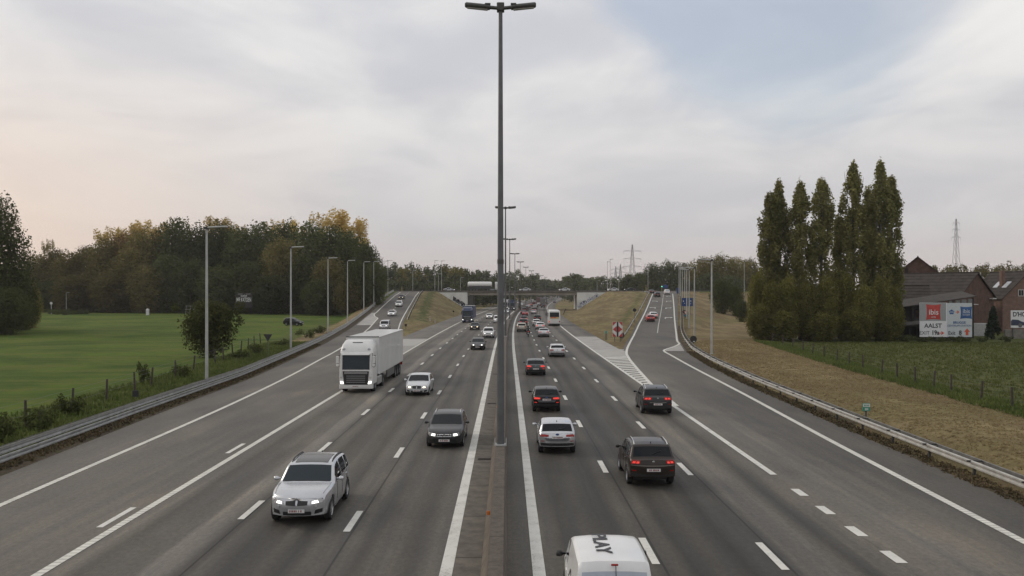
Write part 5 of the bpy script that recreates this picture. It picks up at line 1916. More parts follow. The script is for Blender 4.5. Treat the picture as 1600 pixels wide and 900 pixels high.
for k in range(5):
    y0 = 353.0 + k * 2.95
    MB().box(LX(XA_L + 0.3), LX(XA_R - 0.2), LY(y0), LY(y0 + (1.9 if k else 1.2)), 5.9, 7.06).build("girder", GIRDER, ov)
for nm, x0, x1 in (("abutment", -31.5, XA_L), ("abutment", XA_R, 38.6)):
    m = MB()
    m.box(LX(x0), LX(x1), LY(351.2), LY(352.3), -1.5, 7.0)
    m.box(LX(XA_L - 1.2) if x1 < 0 else LX(x0), LX(XA_L) if x1 < 0 else LX(x0 + 1.2), LY(352.32), LY(367.6), -1.5, 5.88)
    m.box(LX(x0), LX(x1), LY(367.7), LY(368.8), -1.5, 7.0)
    m.build(nm, ABUT, ov)
MB().box(LX(XA_L - 0.02), LX(XA_L + 2.2), LY(353.5), LY(366.5), -0.5, 5.7).build("abutment_side", PIER, ov)  # inner side of the left abutment, added as a darker block
xm = bx(Y_OVER) - 0.27
for yy in (354.5, 358.2, 361.9, 365.5):
    MB().box(LX(xm - 0.45), LX(xm + 0.45), LY(yy - 0.45), LY(yy + 0.45), 0, 5.85).build("pier", PIER, ov)
MB().box(LX(xm - 0.6), LX(xm + 0.6), LY(353.4), LY(366.8), 5.5, 5.885).build("pier_cap", PIER, ov)
for yy in (352.55, 367.45):
    MB().box(LX(-75), LX(92), LY(yy - 0.16), LY(yy + 0.16), 7.2, 7.72).build("edge_beam", DECK, ov)
    MB().box(LX(-75), LX(92), LY(yy - 0.05), LY(yy + 0.05), 8.35, 8.45).build("railing", RAILM, ov)
    MB().box(LX(-75), LX(92), LY(yy - 0.02), LY(yy + 0.02), 7.95, 8.0).build("railing", RAILM, ov)
    pm = MB().box(-0.05, 0.05, -0.05, 0.05, 0, 0.65).mesh("railing_post", RAILM)
    for k in range(66):
        link("railing_post", pm, ov, (LX(-74 + k * 2.52), LY(yy), 7.72))
# graffiti: overlapping spray strokes low on both abutments
for side, x0, x1, mats, seed in (("l", -23.5, XA_L - 0.3, ("gr_black", "gr_white"), 5), ("r", XA_R + 0.4, 34.0, ("gr_blue", "gr_white"), 9)):
    rnd = random.Random(seed)
    for ci, mn in enumerate(mats):
        col = {"gr_black": (0.02, 0.022, 0.03), "gr_white": (0.72, 0.73, 0.74), "gr_blue": (0.035, 0.05, 0.24)}[mn]
        mt = pmat(mn, col, 0.7, var=0.1)
        for k in range(16):
            t = (k + 0.5) / 16
            xx = x0 + (x1 - x0) * t
            base = 7.5 * ((XA_L - xx) / 12.0 if side == "l" else (xx - XA_R) / 12.0) + 0.35
            h = 1.5 if t * (1 if side == "r" else -1) < 0.6 else 1.1
            mb = MB()
            pts = [(xx + rnd.uniform(-0.35, 0.35), base + h * q) for q in np.linspace(0, 1, 4)]
            if rnd.random() < 0.6:
                pts.append((pts[-1][0] + rnd.uniform(0.3, 0.7), pts[-1][1] - rnd.uniform(0.3, 0.7)))
            yo = LY(351.18) - 0.012 * (2 - ci if side == "l" else ci + 1)
            w = 0.13 + 0.05 * rnd.random()
            for i in range(len(pts) - 1):
                (ax, az), (bx_, bz) = pts[i], pts[i + 1]
                dx, dz = bx_ - ax, bz - az
                Ln = math.hypot(dx, dz) or 1
                nx, nz = -dz / Ln * w, dx / Ln * w
                mb.add([(LX(ax) + nx, yo, az + nz), (LX(ax) - nx, yo, az - nz), (LX(bx_) - nx, yo, bz - nz), (LX(bx_) + nx, yo, bz + nz)], [(0, 1, 2, 3)])
            mb.build("graffiti_stroke", mt, ov)

# ------------------------------------------------------------------ lamp posts
ORD = ["nearest", "second", "third", "fourth", "fifth", "sixth", "seventh", "eighth", "ninth", "tenth", "eleventh", "twelfth", "thirteenth"]
POLE = pmat("pole_grey", (0.115, 0.12, 0.125), 0.55, 0.25, var=0.2, scale=1.2, detail=7)
POLE_L = pmat("pole_galvanised", (0.40, 0.41, 0.40), 0.5, 0.2, var=0.18, scale=1.0, detail=7)
LAMPD = pmat("lantern_dark", (0.055, 0.055, 0.05), 0.55, 0.2, var=0.2)
LAMPG = pmat("lantern_lens", (0.30, 0.29, 0.26), 0.25, var=0.1)
LAMPL = pmat("lantern_pale", (0.42, 0.42, 0.40), 0.4, 0.1, var=0.1)


def median_lamp(H=18.75):
    root = empty("median_lamp_post")
    MB().tube([(0, 0, 0), (0, 0, H * 0.5), (0, 0, H)], [0.175, 0.125, 0.085], 14).build("pole", POLE, root, 40)
    MB().lathe([(0.143, H * 0.415), (0.143, H * 0.425)], 14).build("pole_joint", LAMPD, root)
    MB().bbox(-0.24, 0.24, -0.2, 0.2, -0.02, 0.06, 0.01).build("base_plate", POLE_L, root)
    for sg in (1, -1):
        for yo in (0.16, -0.16):
            MB().bbox(sg * 0.24 - 0.02, sg * 0.24 + 0.02, yo - 0.02, yo + 0.02, 0.0, 0.28, 0.005).build("anchor_bolt", POLE_L, root)
    MB().bbox(-0.16, 0.16, -0.2, 0.2, H - 0.12, H + 0.22, 0.02).build("head_box", LAMPD, root)
    for sg in (1, -1):
        for yo, dz in ((-0.2, -0.05), (0.2, 0.10)):
            tilt = 0.10
            a = Vector((sg * 0.14, yo, H + dz))
            b = Vector((sg * 1.52, yo, H + dz + tilt * 1.4))
            n = 8
            mb = MB()
            rings = []
            for t, r in ((0.0, 0.08), (0.22, 0.085), (0.24, 0.135), (0.96, 0.135), (1.0, 0.10)):
                p = a.lerp(b, t)
                rings.append([(p.x, p.y + r * math.cos(q), p.z + r * 0.8 * math.sin(q)) for q in np.linspace(0, 2 * math.pi, 11)[:-1]])
            mb.loft(rings)
            ln = mb.build("lantern", LAMPD, root, 40)
            p0, p1 = a.lerp(b, 0.3), a.lerp(b, 0.93)
            MB().loft([[(p.x, p.y - 0.09, p.z - 0.09), (p.x, p.y + 0.09, p.z - 0.09), (p.x, p.y + 0.07, p.z - 0.13), (p.x, p.y - 0.07, p.z - 0.13)] for p in (p0, p1)]).build("lens", LAMPG, ln)
            MB().bbox(p0.x - 0.12, p0.x + 0.12, p0.y - 0.06, p0.y + 0.06, p0.z + 0.1, p0.z + 0.16, 0.01).build("clip", LAMPD, ln)
    return root


ml = median_lamp()
dl = [38.2, 130, 209, 290, 371, 452, 533, 614, 695, 776]
for i, d in enumerate(dl):
    lab = "tall grey twin-arm lamp post on the median barrier, %s from the camera" % ORD[i]
    pos = (bx(d) - 0.27, d, 0.89)
    if i == 0:
        ml.location = pos
        tag(ml, "very tall grey twin-arm lamp post on the median barrier, nearest the camera", "lamp post", "lamp posts on the median")
    else:
        copy_tree(ml, pos, 0, lab, "lamp posts on the median")


def side_lamp(name, H, sg):
    """Single-sided post; lantern pair reaches towards sg * x."""
    root = empty(name)
    MB().tube([(0, 0, -0.4), (0, 0, H * 0.5), (0, 0, H)], [0.135, 0.11, 0.08], 12).build("pole", POLE_L, root, 40)
    MB().lathe([(0.2, -0.1), (0.2, 0.06), (0.15, 0.08)], 12).build("base", POLE_L, root)
    MB().bbox(-0.14, 0.14, -0.24, 0.24, H - 0.08, H + 0.14, 0.02).build("bracket", LAMPD, root)
    for yo in (-0.15, 0.15):
        rings = []
        for t, r in ((0.1, 0.07), (0.2, 0.10), (1.55, 0.10), (1.62, 0.06)):
            rings.append([(sg * t, yo + r * math.cos(q), H + 0.06 + 0.05 * t + r * 0.75 * math.sin(q)) for q in np.linspace(0, 2 * math.pi, 9)[:-1]])
        MB().loft(rings).build("lantern", LAMPL, root, 40)
    return root


sl = side_lamp("roadside_lamp_post", 12.6, 1)
posts = [(323, 70, 355), (454.5, 113, 386), (512.5, 156, 403), (543, 192, 407), (568.5, 226, 409), (584, 252, 408.5), (597, 282, 408), (606, 306, 407)]
for i, (px, d, py) in enumerate(posts):
    x = at(px, d)
    z = tz(x, d) + 0.0
    H = up(py, d) - z
    lab = "galvanised lamp post along the joining slip road, %s from the camera" % ORD[i]
    if i == 0:
        sl.location = (x, d, z)
        sl.scale = (1, 1, H / 12.7)
        tag(sl, lab, "lamp post", "lamp posts by the joining slip road")
    else:
        copy_tree(sl, (x, d, z), 0, lab, "lamp posts by the joining slip road", (1, 1, H / 12.7))
sr_ = side_lamp("roadside_lamp_post", 11.0, -1)
posts = [(1112, 103, 405.5), (1085, 142, 418), (1077, 172, 421), (1073, 200, 420), (1070, 228, 418), (1066, 258, 415), (1063, 290, 411), (1061, 318, 410)]
for i, (px, d, py) in enumerate(posts):
    x = at(px, d)
    z = tz(x, d)
    H = up(py, d) - z
    lab = "galvanised lamp post beside the exit slip road, %s from the camera" % ORD[i]
    if i == 0:
        sr_.location = (x, d, z)
        sr_.scale = (1, 1, H / 11.1)
        tag(sr_, lab, "lamp post", "lamp posts by the exit slip road")
    else:
        copy_tree(sr_, (x, d, z), 0, lab, "lamp posts by the exit slip road", (1, 1, H / 11.1))
# along the crossing road
for px, d, py, lab in ((645, 370, 423, "lamp post on the crossing road above the joining slip road"), (679.5, 375, 407, "tall lamp post, left of the close pair above the oncoming-side abutment"),
                       (690, 372, 407.5, "tall lamp post, right of the close pair above the oncoming-side abutment"), (685, 390, 428, "short lamp post between the close pair by the white abutment"),
                       (719.5, 372, 434, "short lamp post on the overpass left of the tanker"), (949, 372, 409, "slim mast above the exit bank, left of the close pair"), (953.5, 374, 405, "slim mast above the exit bank, right of the close pair"),
                       (933, 380, 438, "short lamp post on the crossing road above the white abutment"), (967, 375, 436, "short lamp post on the crossing road right of the slim masts"),
                       (1012.5, 368, 414.5, "lamp post at the top of the exit slip road"), (1163, 240, 408, "lamp post behind the poplar row by the meadow edge")):
    x = at(px, d)
    z = tz(x, d)
    copy_tree(sl, (x, d, z), 0, lab, "lamp posts on the crossing road", (0.8, 0.8, (up(py, d) - z) / 12.7))

# ------------------------------------------------------------------ signs
SIGNW = pmat("sign_white", (0.62, 0.62, 0.60), 0.4, var=0.06)
SIGNR = pmat("sign_red", (0.42, 0.045, 0.04), 0.4, var=0.08)
SIGNK = pmat("sign_back_black", (0.018, 0.018, 0.02), 0.5, var=0.1)
SIGNB = pmat("sign_blue", (0.018, 0.052, 0.17), 0.4, var=0.1)
SIGNG = pmat("sign_green", (0.03, 0.24, 0.16), 0.4, var=0.08)
PSTEEL = pmat("sign_post", (0.12, 0.12, 0.12), 0.5, 0.3, var=0.15)


def disc(r, y0, y1, cz):
    return MB().lathe([(0.001, y0), (r, y0), (r, y1), (0.001, y1)], 22, "Y", (0, 0, cz))


# chevron marker at the gore
d = 131.5
cx = at(965, d)
cv = empty("chevron_sign", (cx, d, tz(cx, d)), 0, "red and white chevron marker board on two posts at the gore", "sign")
z0, z1 = up(526, d) - tz(cx, d), up(503, d) - tz(cx, d)
hw = 0.74
MB().bbox(-hw, hw, 0.0, 0.05, z0, z1, 0.008).build("board", SIGNW, cv)
zm = (z0 + z1) / 2
hh = (z1 - z0)
for sg in (1, -1):
    a, b = sg * 0.13, sg * (hw - 0.02)
    for p in ([(b, z1 - 0.01), (a + sg * 0.02, z1 - 0.01), (b, z1 - 0.28 * hh)], [(a, zm + 0.22 * hh), (b, zm), (a, zm - 0.22 * hh)], [(b, z0 + 0.01), (b, z0 + 0.28 * hh), (a + sg * 0.02, z0 + 0.01)]):
        MB().prism(p, -0.012, -0.002).build("red_field", SIGNR, cv)
MB().box(-0.12, 0.12, -0.03, -0.013, z0, z1).build("black_bar", SIGNK, cv)
for x in (-0.4, 0.4):
    MB().box(x - 0.05, x + 0.05, 0.055, 0.13, -0.4, z0 + 0.6).build("post", PSTEEL, cv)


def round_back(px, py_c, d, r, label, sticker=False):
    x = at(px, d)
    z = tz(x, d)
    o = empty("round_sign", (x, d, z), 0, label, "sign", "round signs seen from behind")
    cz = up(py_c, d) - z
    disc(r, 0.0, 0.03, cz).build("disc", SIGNK, o)
    MB().box(-0.04, 0.04, 0.035, 0.11, -0.3, cz + r * 0.5).build("post", PSTEEL, o)
    if sticker:
        MB().box(-0.05, 0.2, -0.006, -0.001, cz - r * 0.75, cz - r * 0.55).build("sticker", SIGNW, o)


round_back(991.5, 484.5, 185, 0.38, "round sign seen from behind on the mown bank beside the exit slip road")
round_back(1083.5, 530, 118, 0.46, "round sign with a pale sticker seen from behind beside the exit guardrail", True)
round_back(971, 523.5, 134.5, 0.45, "round sign seen from behind, tucked behind the chevron board")
round_back(1069, 487, 205, 0.38, "round sign seen from behind next to the yield triangle")


def panel_sign(name, px, py0, py1, wpx, d, mat, label, legs=2, marks=None, group=None):
    x = at(px, d)
    z = tz(x, d)
    o = empty(name, (x, d, z), 0, label, "sign", group)
    w = wpx / FPX * d / 2
    za, zb = up(py1, d) - z, up(py0, d) - z
    MB().bbox(-w, w, 0, 0.06, za, zb, 0.012).build("board", mat, o)
    for k in range(legs):
        q = 0 if legs == 1 else (-0.6 + 1.2 * k) * w
        MB().box(q - 0.05, q + 0.05, 0.065, 0.14, -0.5, zb - 0.1).build("post", PSTEEL, o)
    for (u0, u1, v0, v1) in marks or ():
        MB().box(u0 * w, u1 * w, -0.006, -0.001, za + (zb - za) * v0, za + (zb - za) * v1).build("marking", SIGNW, o)
    return o, w, za, zb


panel_sign("direction_sign", 1074, 465.5, 478.5, 17.5, 212, SIGNB, "large blue direction sign behind the lamp posts of the exit slip road", 2, [(-0.8, -0.6, 0.55, 0.68), (-0.55, -0.45, 0.3, 0.38), (0.45, 0.7, 0.58, 0.68), (0.55, 0.65, 0.28, 0.36)])
panel_sign("direction_sign", 1060.5, 449.5, 460, 6.5, 330, SIGNB, "narrow blue sign at the top right of the exit slip road", 1)
panel_sign("direction_sign", 1039.5, 445, 450.5, 8, 375, SIGNB, "small blue sign beside the green traffic light", 1)
panel_sign("blue_notice", 1071.5, 491.5, 494.5, 7, 203, pmat("notice_teal", (0.04, 0.16, 0.22), 0.4, var=0.1), "teal notice plate below the yield triangle", 1)
panel_sign("distance_sign", 947, 517, 521, 3.6, 137, pmat("sign_teal", (0.10, 0.30, 0.26), 0.4, var=0.1), "small teal distance plate on the mown bank before the chevron board", 2)
o, w, za, zb = panel_sign("distance_sign", 1354, 630.5, 642.5, 12, 50, SIGNG, "small green and white distance plate behind the guardrail on the brown bank", 1)
MB().box(-w + 0.02, w - 0.02, -0.008, -0.002, (za + zb) / 2 + 0.02, zb - 0.02).build("white_field", SIGNW, o)
for k in range(4):
    MB().box(-w * 0.62 + k * w * 0.34, -w * 0.62 + k * w * 0.34 + w * 0.2, -0.012, -0.009, (za + zb) / 2 + 0.06, zb - 0.06).build("print", SIGNG, o)
for k in range(3):
    MB().box(-w * 0.42 + k * w * 0.32, -w * 0.42 + k * w * 0.32 + w * 0.2, -0.006, -0.001, za + 0.05, (za + zb) / 2 - 0.04).build("print", SIGNW, o)
# yield triangle, traffic light, marker posts
x, d = at(1071.5, 204), 204
yt = empty("yield_sign", (x, d, tz(x, d)), 0, "white and red yield triangle beside the exit slip road", "sign")
cz = up(488.5, d) - tz(x, d)
MB().prism([(-0.5, cz + 0.35), (0, cz - 0.5), (0.5, cz + 0.35)], 0.0, 0.03).build("board", SIGNR, yt)
MB().prism([(-0.33, cz + 0.25), (0, cz - 0.30), (0.33, cz + 0.25)], -0.012, -0.002).build("white_field", SIGNW, yt)
MB().box(-0.03, 0.03, 0.035, 0.1, -0.4, cz + 0.2).build("post", PSTEEL, yt)
x, d = at(1034, 350), 350
tl = empty("traffic_light", (x, d, tz(x, d)), 0, "traffic light showing green at the top of the exit slip road", "traffic light")
MB().box(-0.06, 0.06, 0, 0.12, -0.3, 3.2).build("post", pmat("signal_post", (0.40, 0.33, 0.08), 0.5, var=0.2), tl)
MB().bbox(-0.18, 0.18, -0.2, 0.0, 1.9, 2.9, 0.03).build("housing", SIGNK, tl)
for k, (zz_, mt) in enumerate(((2.70, TAIL), (2.40, AMBER), (2.08, pmat("green_lamp", (0.1, 0.6, 0.45), 0.3, emit=5.0, ecol=(0.15, 1.0, 0.6), var=0)))):
    disc(0.12, -0.22, -0.2, zz_).build("lamp", mt, tl)
for px, d, h, lab in ((577 + 0.5, 345, 2.6, "slim yellow marker post at the top of the joining slip road"), (628, 345, 2.4, "yellow post at the head of the joining slip road"), (1009.5, 345, 2.6, "slim yellow post at the head of the exit slip road")):
    x = at(px, d)
    q = empty("marker_post", (x, d, tz(x, d)), 0, lab, "post")
    MB().tube([(0, 0, -0.3), (0, 0, h)], 0.12, 8).build("shaft", pmat("marker_yellow", (0.42, 0.34, 0.10), 0.5, var=0.2), q)
    MB().lathe([(0.13, h * 0.8), (0.13, h * 0.9)], 8).build("band", SIGNK, q)
for px, py, lab in ((672, 502, "white marker stone at the foot of the joining slip-road bank, taller of two"), (680, 503, "white marker stone at the foot of the joining slip-road bank, shorter of two")):
    d = FPX * (EYE - 0.3) / (py - HZN)
    x = at(px, d)
    q = empty("marker_stone", (x, d, tz(x, d)), 0, lab, "post")
    h = 1.05 if px < 675 else 0.7
    MB().bbox(-0.16, 0.16, -0.12, 0.12, -0.2, h, 0.03).build("block", pmat("marker_white", (0.42, 0.40, 0.35), 0.8, var=0.2), q)
    MB().box(-0.165, 0.165, -0.125, 0.125, h * 0.72, h * 0.8).build("band", SIGNR, q)
# small signs behind the left guardrail
for px, py, d, shape, lab in ((418.5, 527.5, 100, "tri", "dark triangular sign seen from behind between meadow and guardrail"), (211.5, 615, 61, "box", "small dark box sign seen from behind the left guardrail"),
                              (634, 508, 170, "box", "small dark plate on the nose between slip road and motorway"), (708.5, 486.5, 255, "box", "tiny dark plate by the oncoming hard shoulder before the overpass")):
    x = at(px, d)
    z = tz(x, d)
    o = empty("small_sign", (x, d, z), 0, lab, "sign")
    cz = up(py, d) - z
    if shape == "tri":
        MB().prism([(-0.5, cz + 0.38), (0, cz - 0.48), (0.5, cz + 0.38)], 0, 0.03).build("board", SIGNK, o)
    else:
        MB().bbox(-0.22, 0.22, 0, 0.05, cz - 0.22, cz + 0.22, 0.01).build("board", SIGNK, o)
    MB().box(-0.03, 0.03, 0.055, 0.1, -0.3, cz).build("post", PSTEEL, o)
# ------------------------------------------------------------------ trees
BARK = pmat("bark", (0.060, 0.050, 0.040), 0.95, var=0.3, scale=3, bump=0.6, bscale=12)
BARK_G = pmat("bark_grey", (0.10, 0.095, 0.08), 0.95, var=0.3, scale=3, bump=0.6, bscale=12)
L_DARK = leaf_mat("leaves_dark", (0.052, 0.068, 0.028), (0.122, 0.132, 0.050), 0.3)
L_OLIVE = leaf_mat("leaves_olive", (0.125, 0.120, 0.040), (0.27, 0.225, 0.078), 0.35)
L_BROWN = leaf_mat("leaves_russet", (0.16, 0.105, 0.045), (0.29, 0.185, 0.078), 0.3)
L_YELLOW = leaf_mat("leaves_yellow", (0.42, 0.32, 0.10), (0.66, 0.50, 0.19), 0.45)
L_GREEN = leaf_mat("leaves_green", (0.050, 0.066, 0.025), (0.125, 0.140, 0.048), 0.3)
L_POPLAR = leaf_mat("leaves_poplar", (0.125, 0.140, 0.052), (0.33, 0.30, 0.115), 0.4)
L_POPBASE = leaf_mat("leaves_poplar_base", (0.105, 0.115, 0.034), (0.25, 0.225, 0.066), 0.4)
L_RED = leaf_mat("leaves_rust", (0.12, 0.075, 0.036), (0.19, 0.115, 0.052), 0.3)
L_WOLIVE = leaf_mat("leaves_wood_olive", (0.098, 0.094, 0.036), (0.215, 0.178, 0.068), 0.35)
L_FAR = leaf_mat("leaves_far", (0.062, 0.078, 0.040), (0.132, 0.140, 0.064), 0.3)


def leaf_cloud(lobes, n, size, rnd, shell=0.55, up_bias=0.35, flat=1.0):
    """Leaf-sized quads spread through ellipsoid lobes (cx, cy, cz, rx, ry, rz)."""
    L = np.array(lobes, float)
    vol = (L[:, 3] * L[:, 4] * L[:, 5]) ** 0.75
    idx = rnd.choice(len(L), n, p=vol / vol.sum())
    d = rnd.normal(size=(n, 3))
    d /= np.linalg.norm(d, axis=1)[:, None]
    rad = 1 - (1 - rnd.random(n) ** 0.5) * (1 - shell) * 1.6
    rad = np.clip(rad, 0.1, 1.0) * (0.85 + 0.3 * rnd.random(n))
    c = L[idx, :3] + d * L[idx, 3:6] * rad[:, None]
    nrm = d * 0.8 + rnd.normal(size=(n, 3)) * 0.75
    nrm[:, 2] += up_bias
    nrm /= np.linalg.norm(nrm, axis=1)[:, None]
    t = np.cross(nrm, rnd.normal(size=(n, 3)))
    t /= np.linalg.norm(t, axis=1)[:, None]
    b = np.cross(nrm, t)
    s = size * (0.55 + 0.9 * rnd.random(n))[:, None]
    v = np.stack([c - t * s * 0.5, c + b * s * 0.34 * flat, c + t * s * 0.5, c - b * s * 0.34 * flat], 1)
    return v.reshape(-1, 3)


def cloud_mesh(name, V, mat):
    n = len(V) // 4
    me = bpy.data.meshes.new(name)
    me.vertices.add(n * 4)
    me.vertices.foreach_set("co", V.astype(np.float32).ravel())
    me.loops.add(n * 4)
    me.loops.foreach_set("vertex_index", np.arange(n * 4, dtype=np.int32))
    me.polygons.add(n)
    me.polygons.foreach_set("loop_start", np.arange(0, n * 4, 4, dtype=np.int32))
    me.polygons.foreach_set("loop_total", np.full(n, 4, dtype=np.int32))
    me.materials.append(mat)
    me.update(calc_edges=True)
    me.validate()
    return me


def trunk_mesh(H, r, rnd, limbs=6, spread=3.0, start=0.3):
    mb = MB()
    pts = [(0, 0, -0.5)]
    x = y = 0.0
    for k in range(1, 6):
        x += rnd.normal() * 0.12
        y += rnd.normal() * 0.12
        pts.append((x, y, H * 0.85 * k / 5))
    mb.tube(pts, [r * 1.25, r, r * 0.8, r * 0.55, r * 0.35, r * 0.12], 8)
    for k in range(limbs):
        t = start + (0.8 - start) * (k + rnd.random() * 0.6) / limbs
        a = rnd.random() * 6.28
        z = H * 0.85 * t
        q = spread * (1.1 - 0.6 * t)
        mb.tube([(x * t, y * t, z), (q * 0.5 * math.cos(a), q * 0.5 * math.sin(a), z + H * 0.09), (q * math.cos(a), q * math.sin(a), z + H * 0.2)], [r * 0.42, r * 0.26, r * 0.06], 6)
    return mb.mesh("trunk", BARK, 60)


def broad_crown(H, W, rnd, n, size, low=0.1, lobes=22):
    """Rounded crown: lobes sit on the skin of an egg that reaches almost to the ground."""
    lb = []
    zc, hz = H * (0.5 + low / 2), H * (1 - low) / 2
    for k in range(lobes * 2):
        t = -1 + 2 * (k + 0.5) / (lobes * 2)
        a = k * 2.39996 + rnd.normal() * 0.35
        rr = max(0.0, 1 - abs(t) ** 2.6) ** 0.5 * (0.80 + 0.26 * rnd.random())
        r_ = W * (0.13 + 0.07 * rnd.random())
        q = max(0.0, W / 2 * rr - r_ * 0.75)
        z = zc + hz * t
        z = min(max(z, r_ * 0.5), H - r_ * 0.75)
        lb.append((q * math.cos(a), q * math.sin(a), z, r_, r_, r_ * (0.75 + 0.35 * rnd.random()) * min(1.6, H / W)))
    a = leaf_cloud(lb, int(n * 0.86), size, rnd, 0.6)
    b = leaf_cloud([(0, 0, zc, W * 0.33, W * 0.33, hz * 0.86)], n - int(n * 0.86), size * 1.8, rnd, 0.5)
    return np.concatenate([a, b])


rs = np.random.default_rng(11)
BROAD = []
for k in range(4):
    H, W = 20.0, 13.0
    BROAD.append((trunk_mesh(H, 0.38, rs, 7, 4.0, 0.2), cloud_mesh("crown", broad_crown(H, W, rs, 9500, 0.52, 0.03, 24 + 3 * k), L_DARK)))
WISPY = []
for k in range(2):
    H, W = 24.0, 9.0
    lb = [(rs.normal() * 1.6, rs.normal() * 1.6, H * (0.3 + 0.66 * rs.random()), 0.8, 0.8, 1.9) for _ in range(60)]
    WISPY.append((trunk_mesh(H, 0.3, rs, 9, 2.6, 0.3), cloud_mesh("crown", leaf_cloud(lb, 5200, 0.45, rs), L_YELLOW)))


def tree(name, variant, x, y, H, W, mat, label, group, rz=None, base=None):
    tm, cm = variant
    hz, wz = base or (20.0, 13.0)
    z = tz(x, y) - 0.1
    root = empty(name, (x, y, z), rs.random() * 6.28 if rz is None else rz, label, "tree", group)
    root.scale = (W / wz, W / wz, H / hz)
    link("trunk", tm, root)
    c = link("crown", cm, root)
    if cm.materials[0] is not mat:
        c.material_slots[0].link = "OBJECT"
        c.material_slots[0].material = mat
    return root


LAB = {"dark": "dark green broadleaf tree in the wood beyond the meadow", "olive": "olive-brown broadleaf tree in the wood beyond the meadow",
       "brown": "russet autumn tree in the wood beyond the meadow", "yellow": "pale yellow treetop rising behind the dark wood", "green": "yellow-green tree at the front edge of the wood"}
KM = {"dark": L_DARK, "olive": L_WOLIVE, "brown": L_BROWN, "yellow": L_YELLOW, "green": L_WOLIVE}
WOOD = [  # column, distance, top row, width in columns, kind
    (52, 300, 402, 62, "olive"), (84, 305, 394, 60, "olive"), (112, 296, 398, 62, "olive"), (140, 300, 388, 66, "olive"), (166, 292, 378, 70, "olive"), (196, 296, 370, 72, "brown"), (222, 288, 366, 66, "olive"),
    (246, 292, 372, 50, "brown"), (276, 290, 348, 76, "dark"), (312, 286, 358, 80, "dark"), (348, 292, 356, 74, "dark"), (378, 284, 362, 80, "dark"), (408, 292, 354, 76, "dark"), (440, 272, 378, 74, "green"),
    (446, 296, 354, 70, "dark"), (482, 288, 353, 80, "dark"), (520, 282, 360, 82, "dark"), (548, 276, 369, 72, "dark"), (572, 268, 384, 52, "dark"), (516, 262, 406, 66, "green"), (474, 268, 402, 60, "dark"),
    (340, 270, 420, 70, "dark"), (300, 274, 410, 64, "dark"), (390, 268, 412, 66, "dark"), (120, 282, 432, 70, "olive"), (178, 278, 424, 70, "olive"), (232, 276, 418, 64, "olive"), (262, 278, 400, 58, "dark"), (80, 290, 440, 60, "dark"),
    (560, 252, 412, 50, "dark"), (588, 262, 410, 34, "dark"), (205, 282, 392, 60, "olive"), (425, 262, 432, 60, "dark"), (500, 256, 438, 60, "dark"), (545, 250, 440, 44, "green")]
NTH = ["first", "second", "third", "fourth", "fifth", "sixth", "seventh", "eighth", "ninth", "tenth", "eleventh", "twelfth", "thirteenth", "fourteenth", "fifteenth", "sixteenth", "seventeenth", "eighteenth", "nineteenth", "twentieth", "twenty-first", "twenty-second"]


def rank(i, table, same):
    """Place of entry i among its likes, counted from the left."""
    idx = sorted([k for k in range(len(table)) if same(table[k])], key=lambda k: table[k][0])
    return NTH[idx.index(i)]


for i, (px, d, py, wpx, kind) in enumerate(WOOD):
    x = at(px, d)
    nth = rank(i, WOOD, lambda t: t[4] == kind)
    H = up(py, d) - tz(x, d)
    tree("woodland_tree", BROAD[i % 4], x, d, H, wpx / FPX * d * 1.08, KM[kind], LAB[kind] + ", %s such from the left" % nth, "trees of the wood beyond the meadow, " + kind)
YEL = ((172, 312, 356, 50), (198, 312, 350, 54), (226, 312, 346, 56), (250, 312, 348, 46), (332, 316, 340, 54), (362, 316, 343, 50), (432, 316, 345, 46), (454, 314, 346, 44), (510, 308, 334, 54), (536, 308, 330, 62), (562, 306, 344, 50))
for i, (px, d, py, wpx) in enumerate(YEL):
    x = at(px, d)
    H = up(py, d) - tz(x, d)
    tree("yellow_tree", WISPY[i % 2], x, d, H, wpx / FPX * d * 1.05, L_YELLOW, LAB["yellow"] + ", %s from the left" % NTH[i], "yellow treetops behind the wood", base=(24.0, 7.5))
x = at(76, 340)
tree("slim_tree", WISPY[0], x, 340, up(380, 340), 5.5, L_OLIVE, "slim upright tree rising above the far end of the wood", None, base=(24.0, 7.5))
EDGE = (trunk_mesh(20.0, 0.38, rs, 7, 4.0, 0.2), cloud_mesh("crown", broad_crown(20.0, 13.0, rs, 22000, 0.36, 0.03, 30), L_DARK))
# dark mass at the left frame edge
for px, d, py, wpx, mt, lab in ((-14, 158, 312, 112, L_DARK, "tall dark tree cut off by the left frame edge"), (34, 166, 428, 54, L_DARK, "lower dark tree beside the tall one at the left frame edge"),
                                (4, 150, 452, 90, L_DARK, "dark shrubby tree at the foot of the tall tree at the left edge"), (50, 175, 446, 30, L_OLIVE, "yellowish bush at the foot of the dark trees at the left edge")):
    x = at(px, d)
    H = up(py, d) - tz(x, d)
    tree("edge_tree", EDGE, x, d, H, wpx / FPX * d * 1.05, mt, lab, None)
# the lone round tree behind the guardrail
rt_ = np.random.default_rng(3)
L_LONE = leaf_mat("leaves_lone", (0.040, 0.048, 0.018), (0.095, 0.098, 0.034), 0.3)
lone = (trunk_mesh(6.0, 0.16, rt_, 7, 1.8, 0.15), cloud_mesh("crown", np.concatenate([broad_crown(6.2, 6.4, rt_, 6500, 0.24, 0.12, 30), leaf_cloud([(rt_.normal() * 1.9, rt_.normal() * 1.9, 1.4 + 4.4 * rt_.random(), 0.5, 0.5, 0.6) for _ in range(24)], 1400, 0.28, rt_)]), L_LONE))
x = at(328, 101)
tree("round_tree", lone, x, 101, up(473, 101) - tz(x, 101) + 0.2, 6.8, L_LONE, "small round tree standing alone in the meadow behind the first lamp post", None, 0.4, (6.2, 6.4))


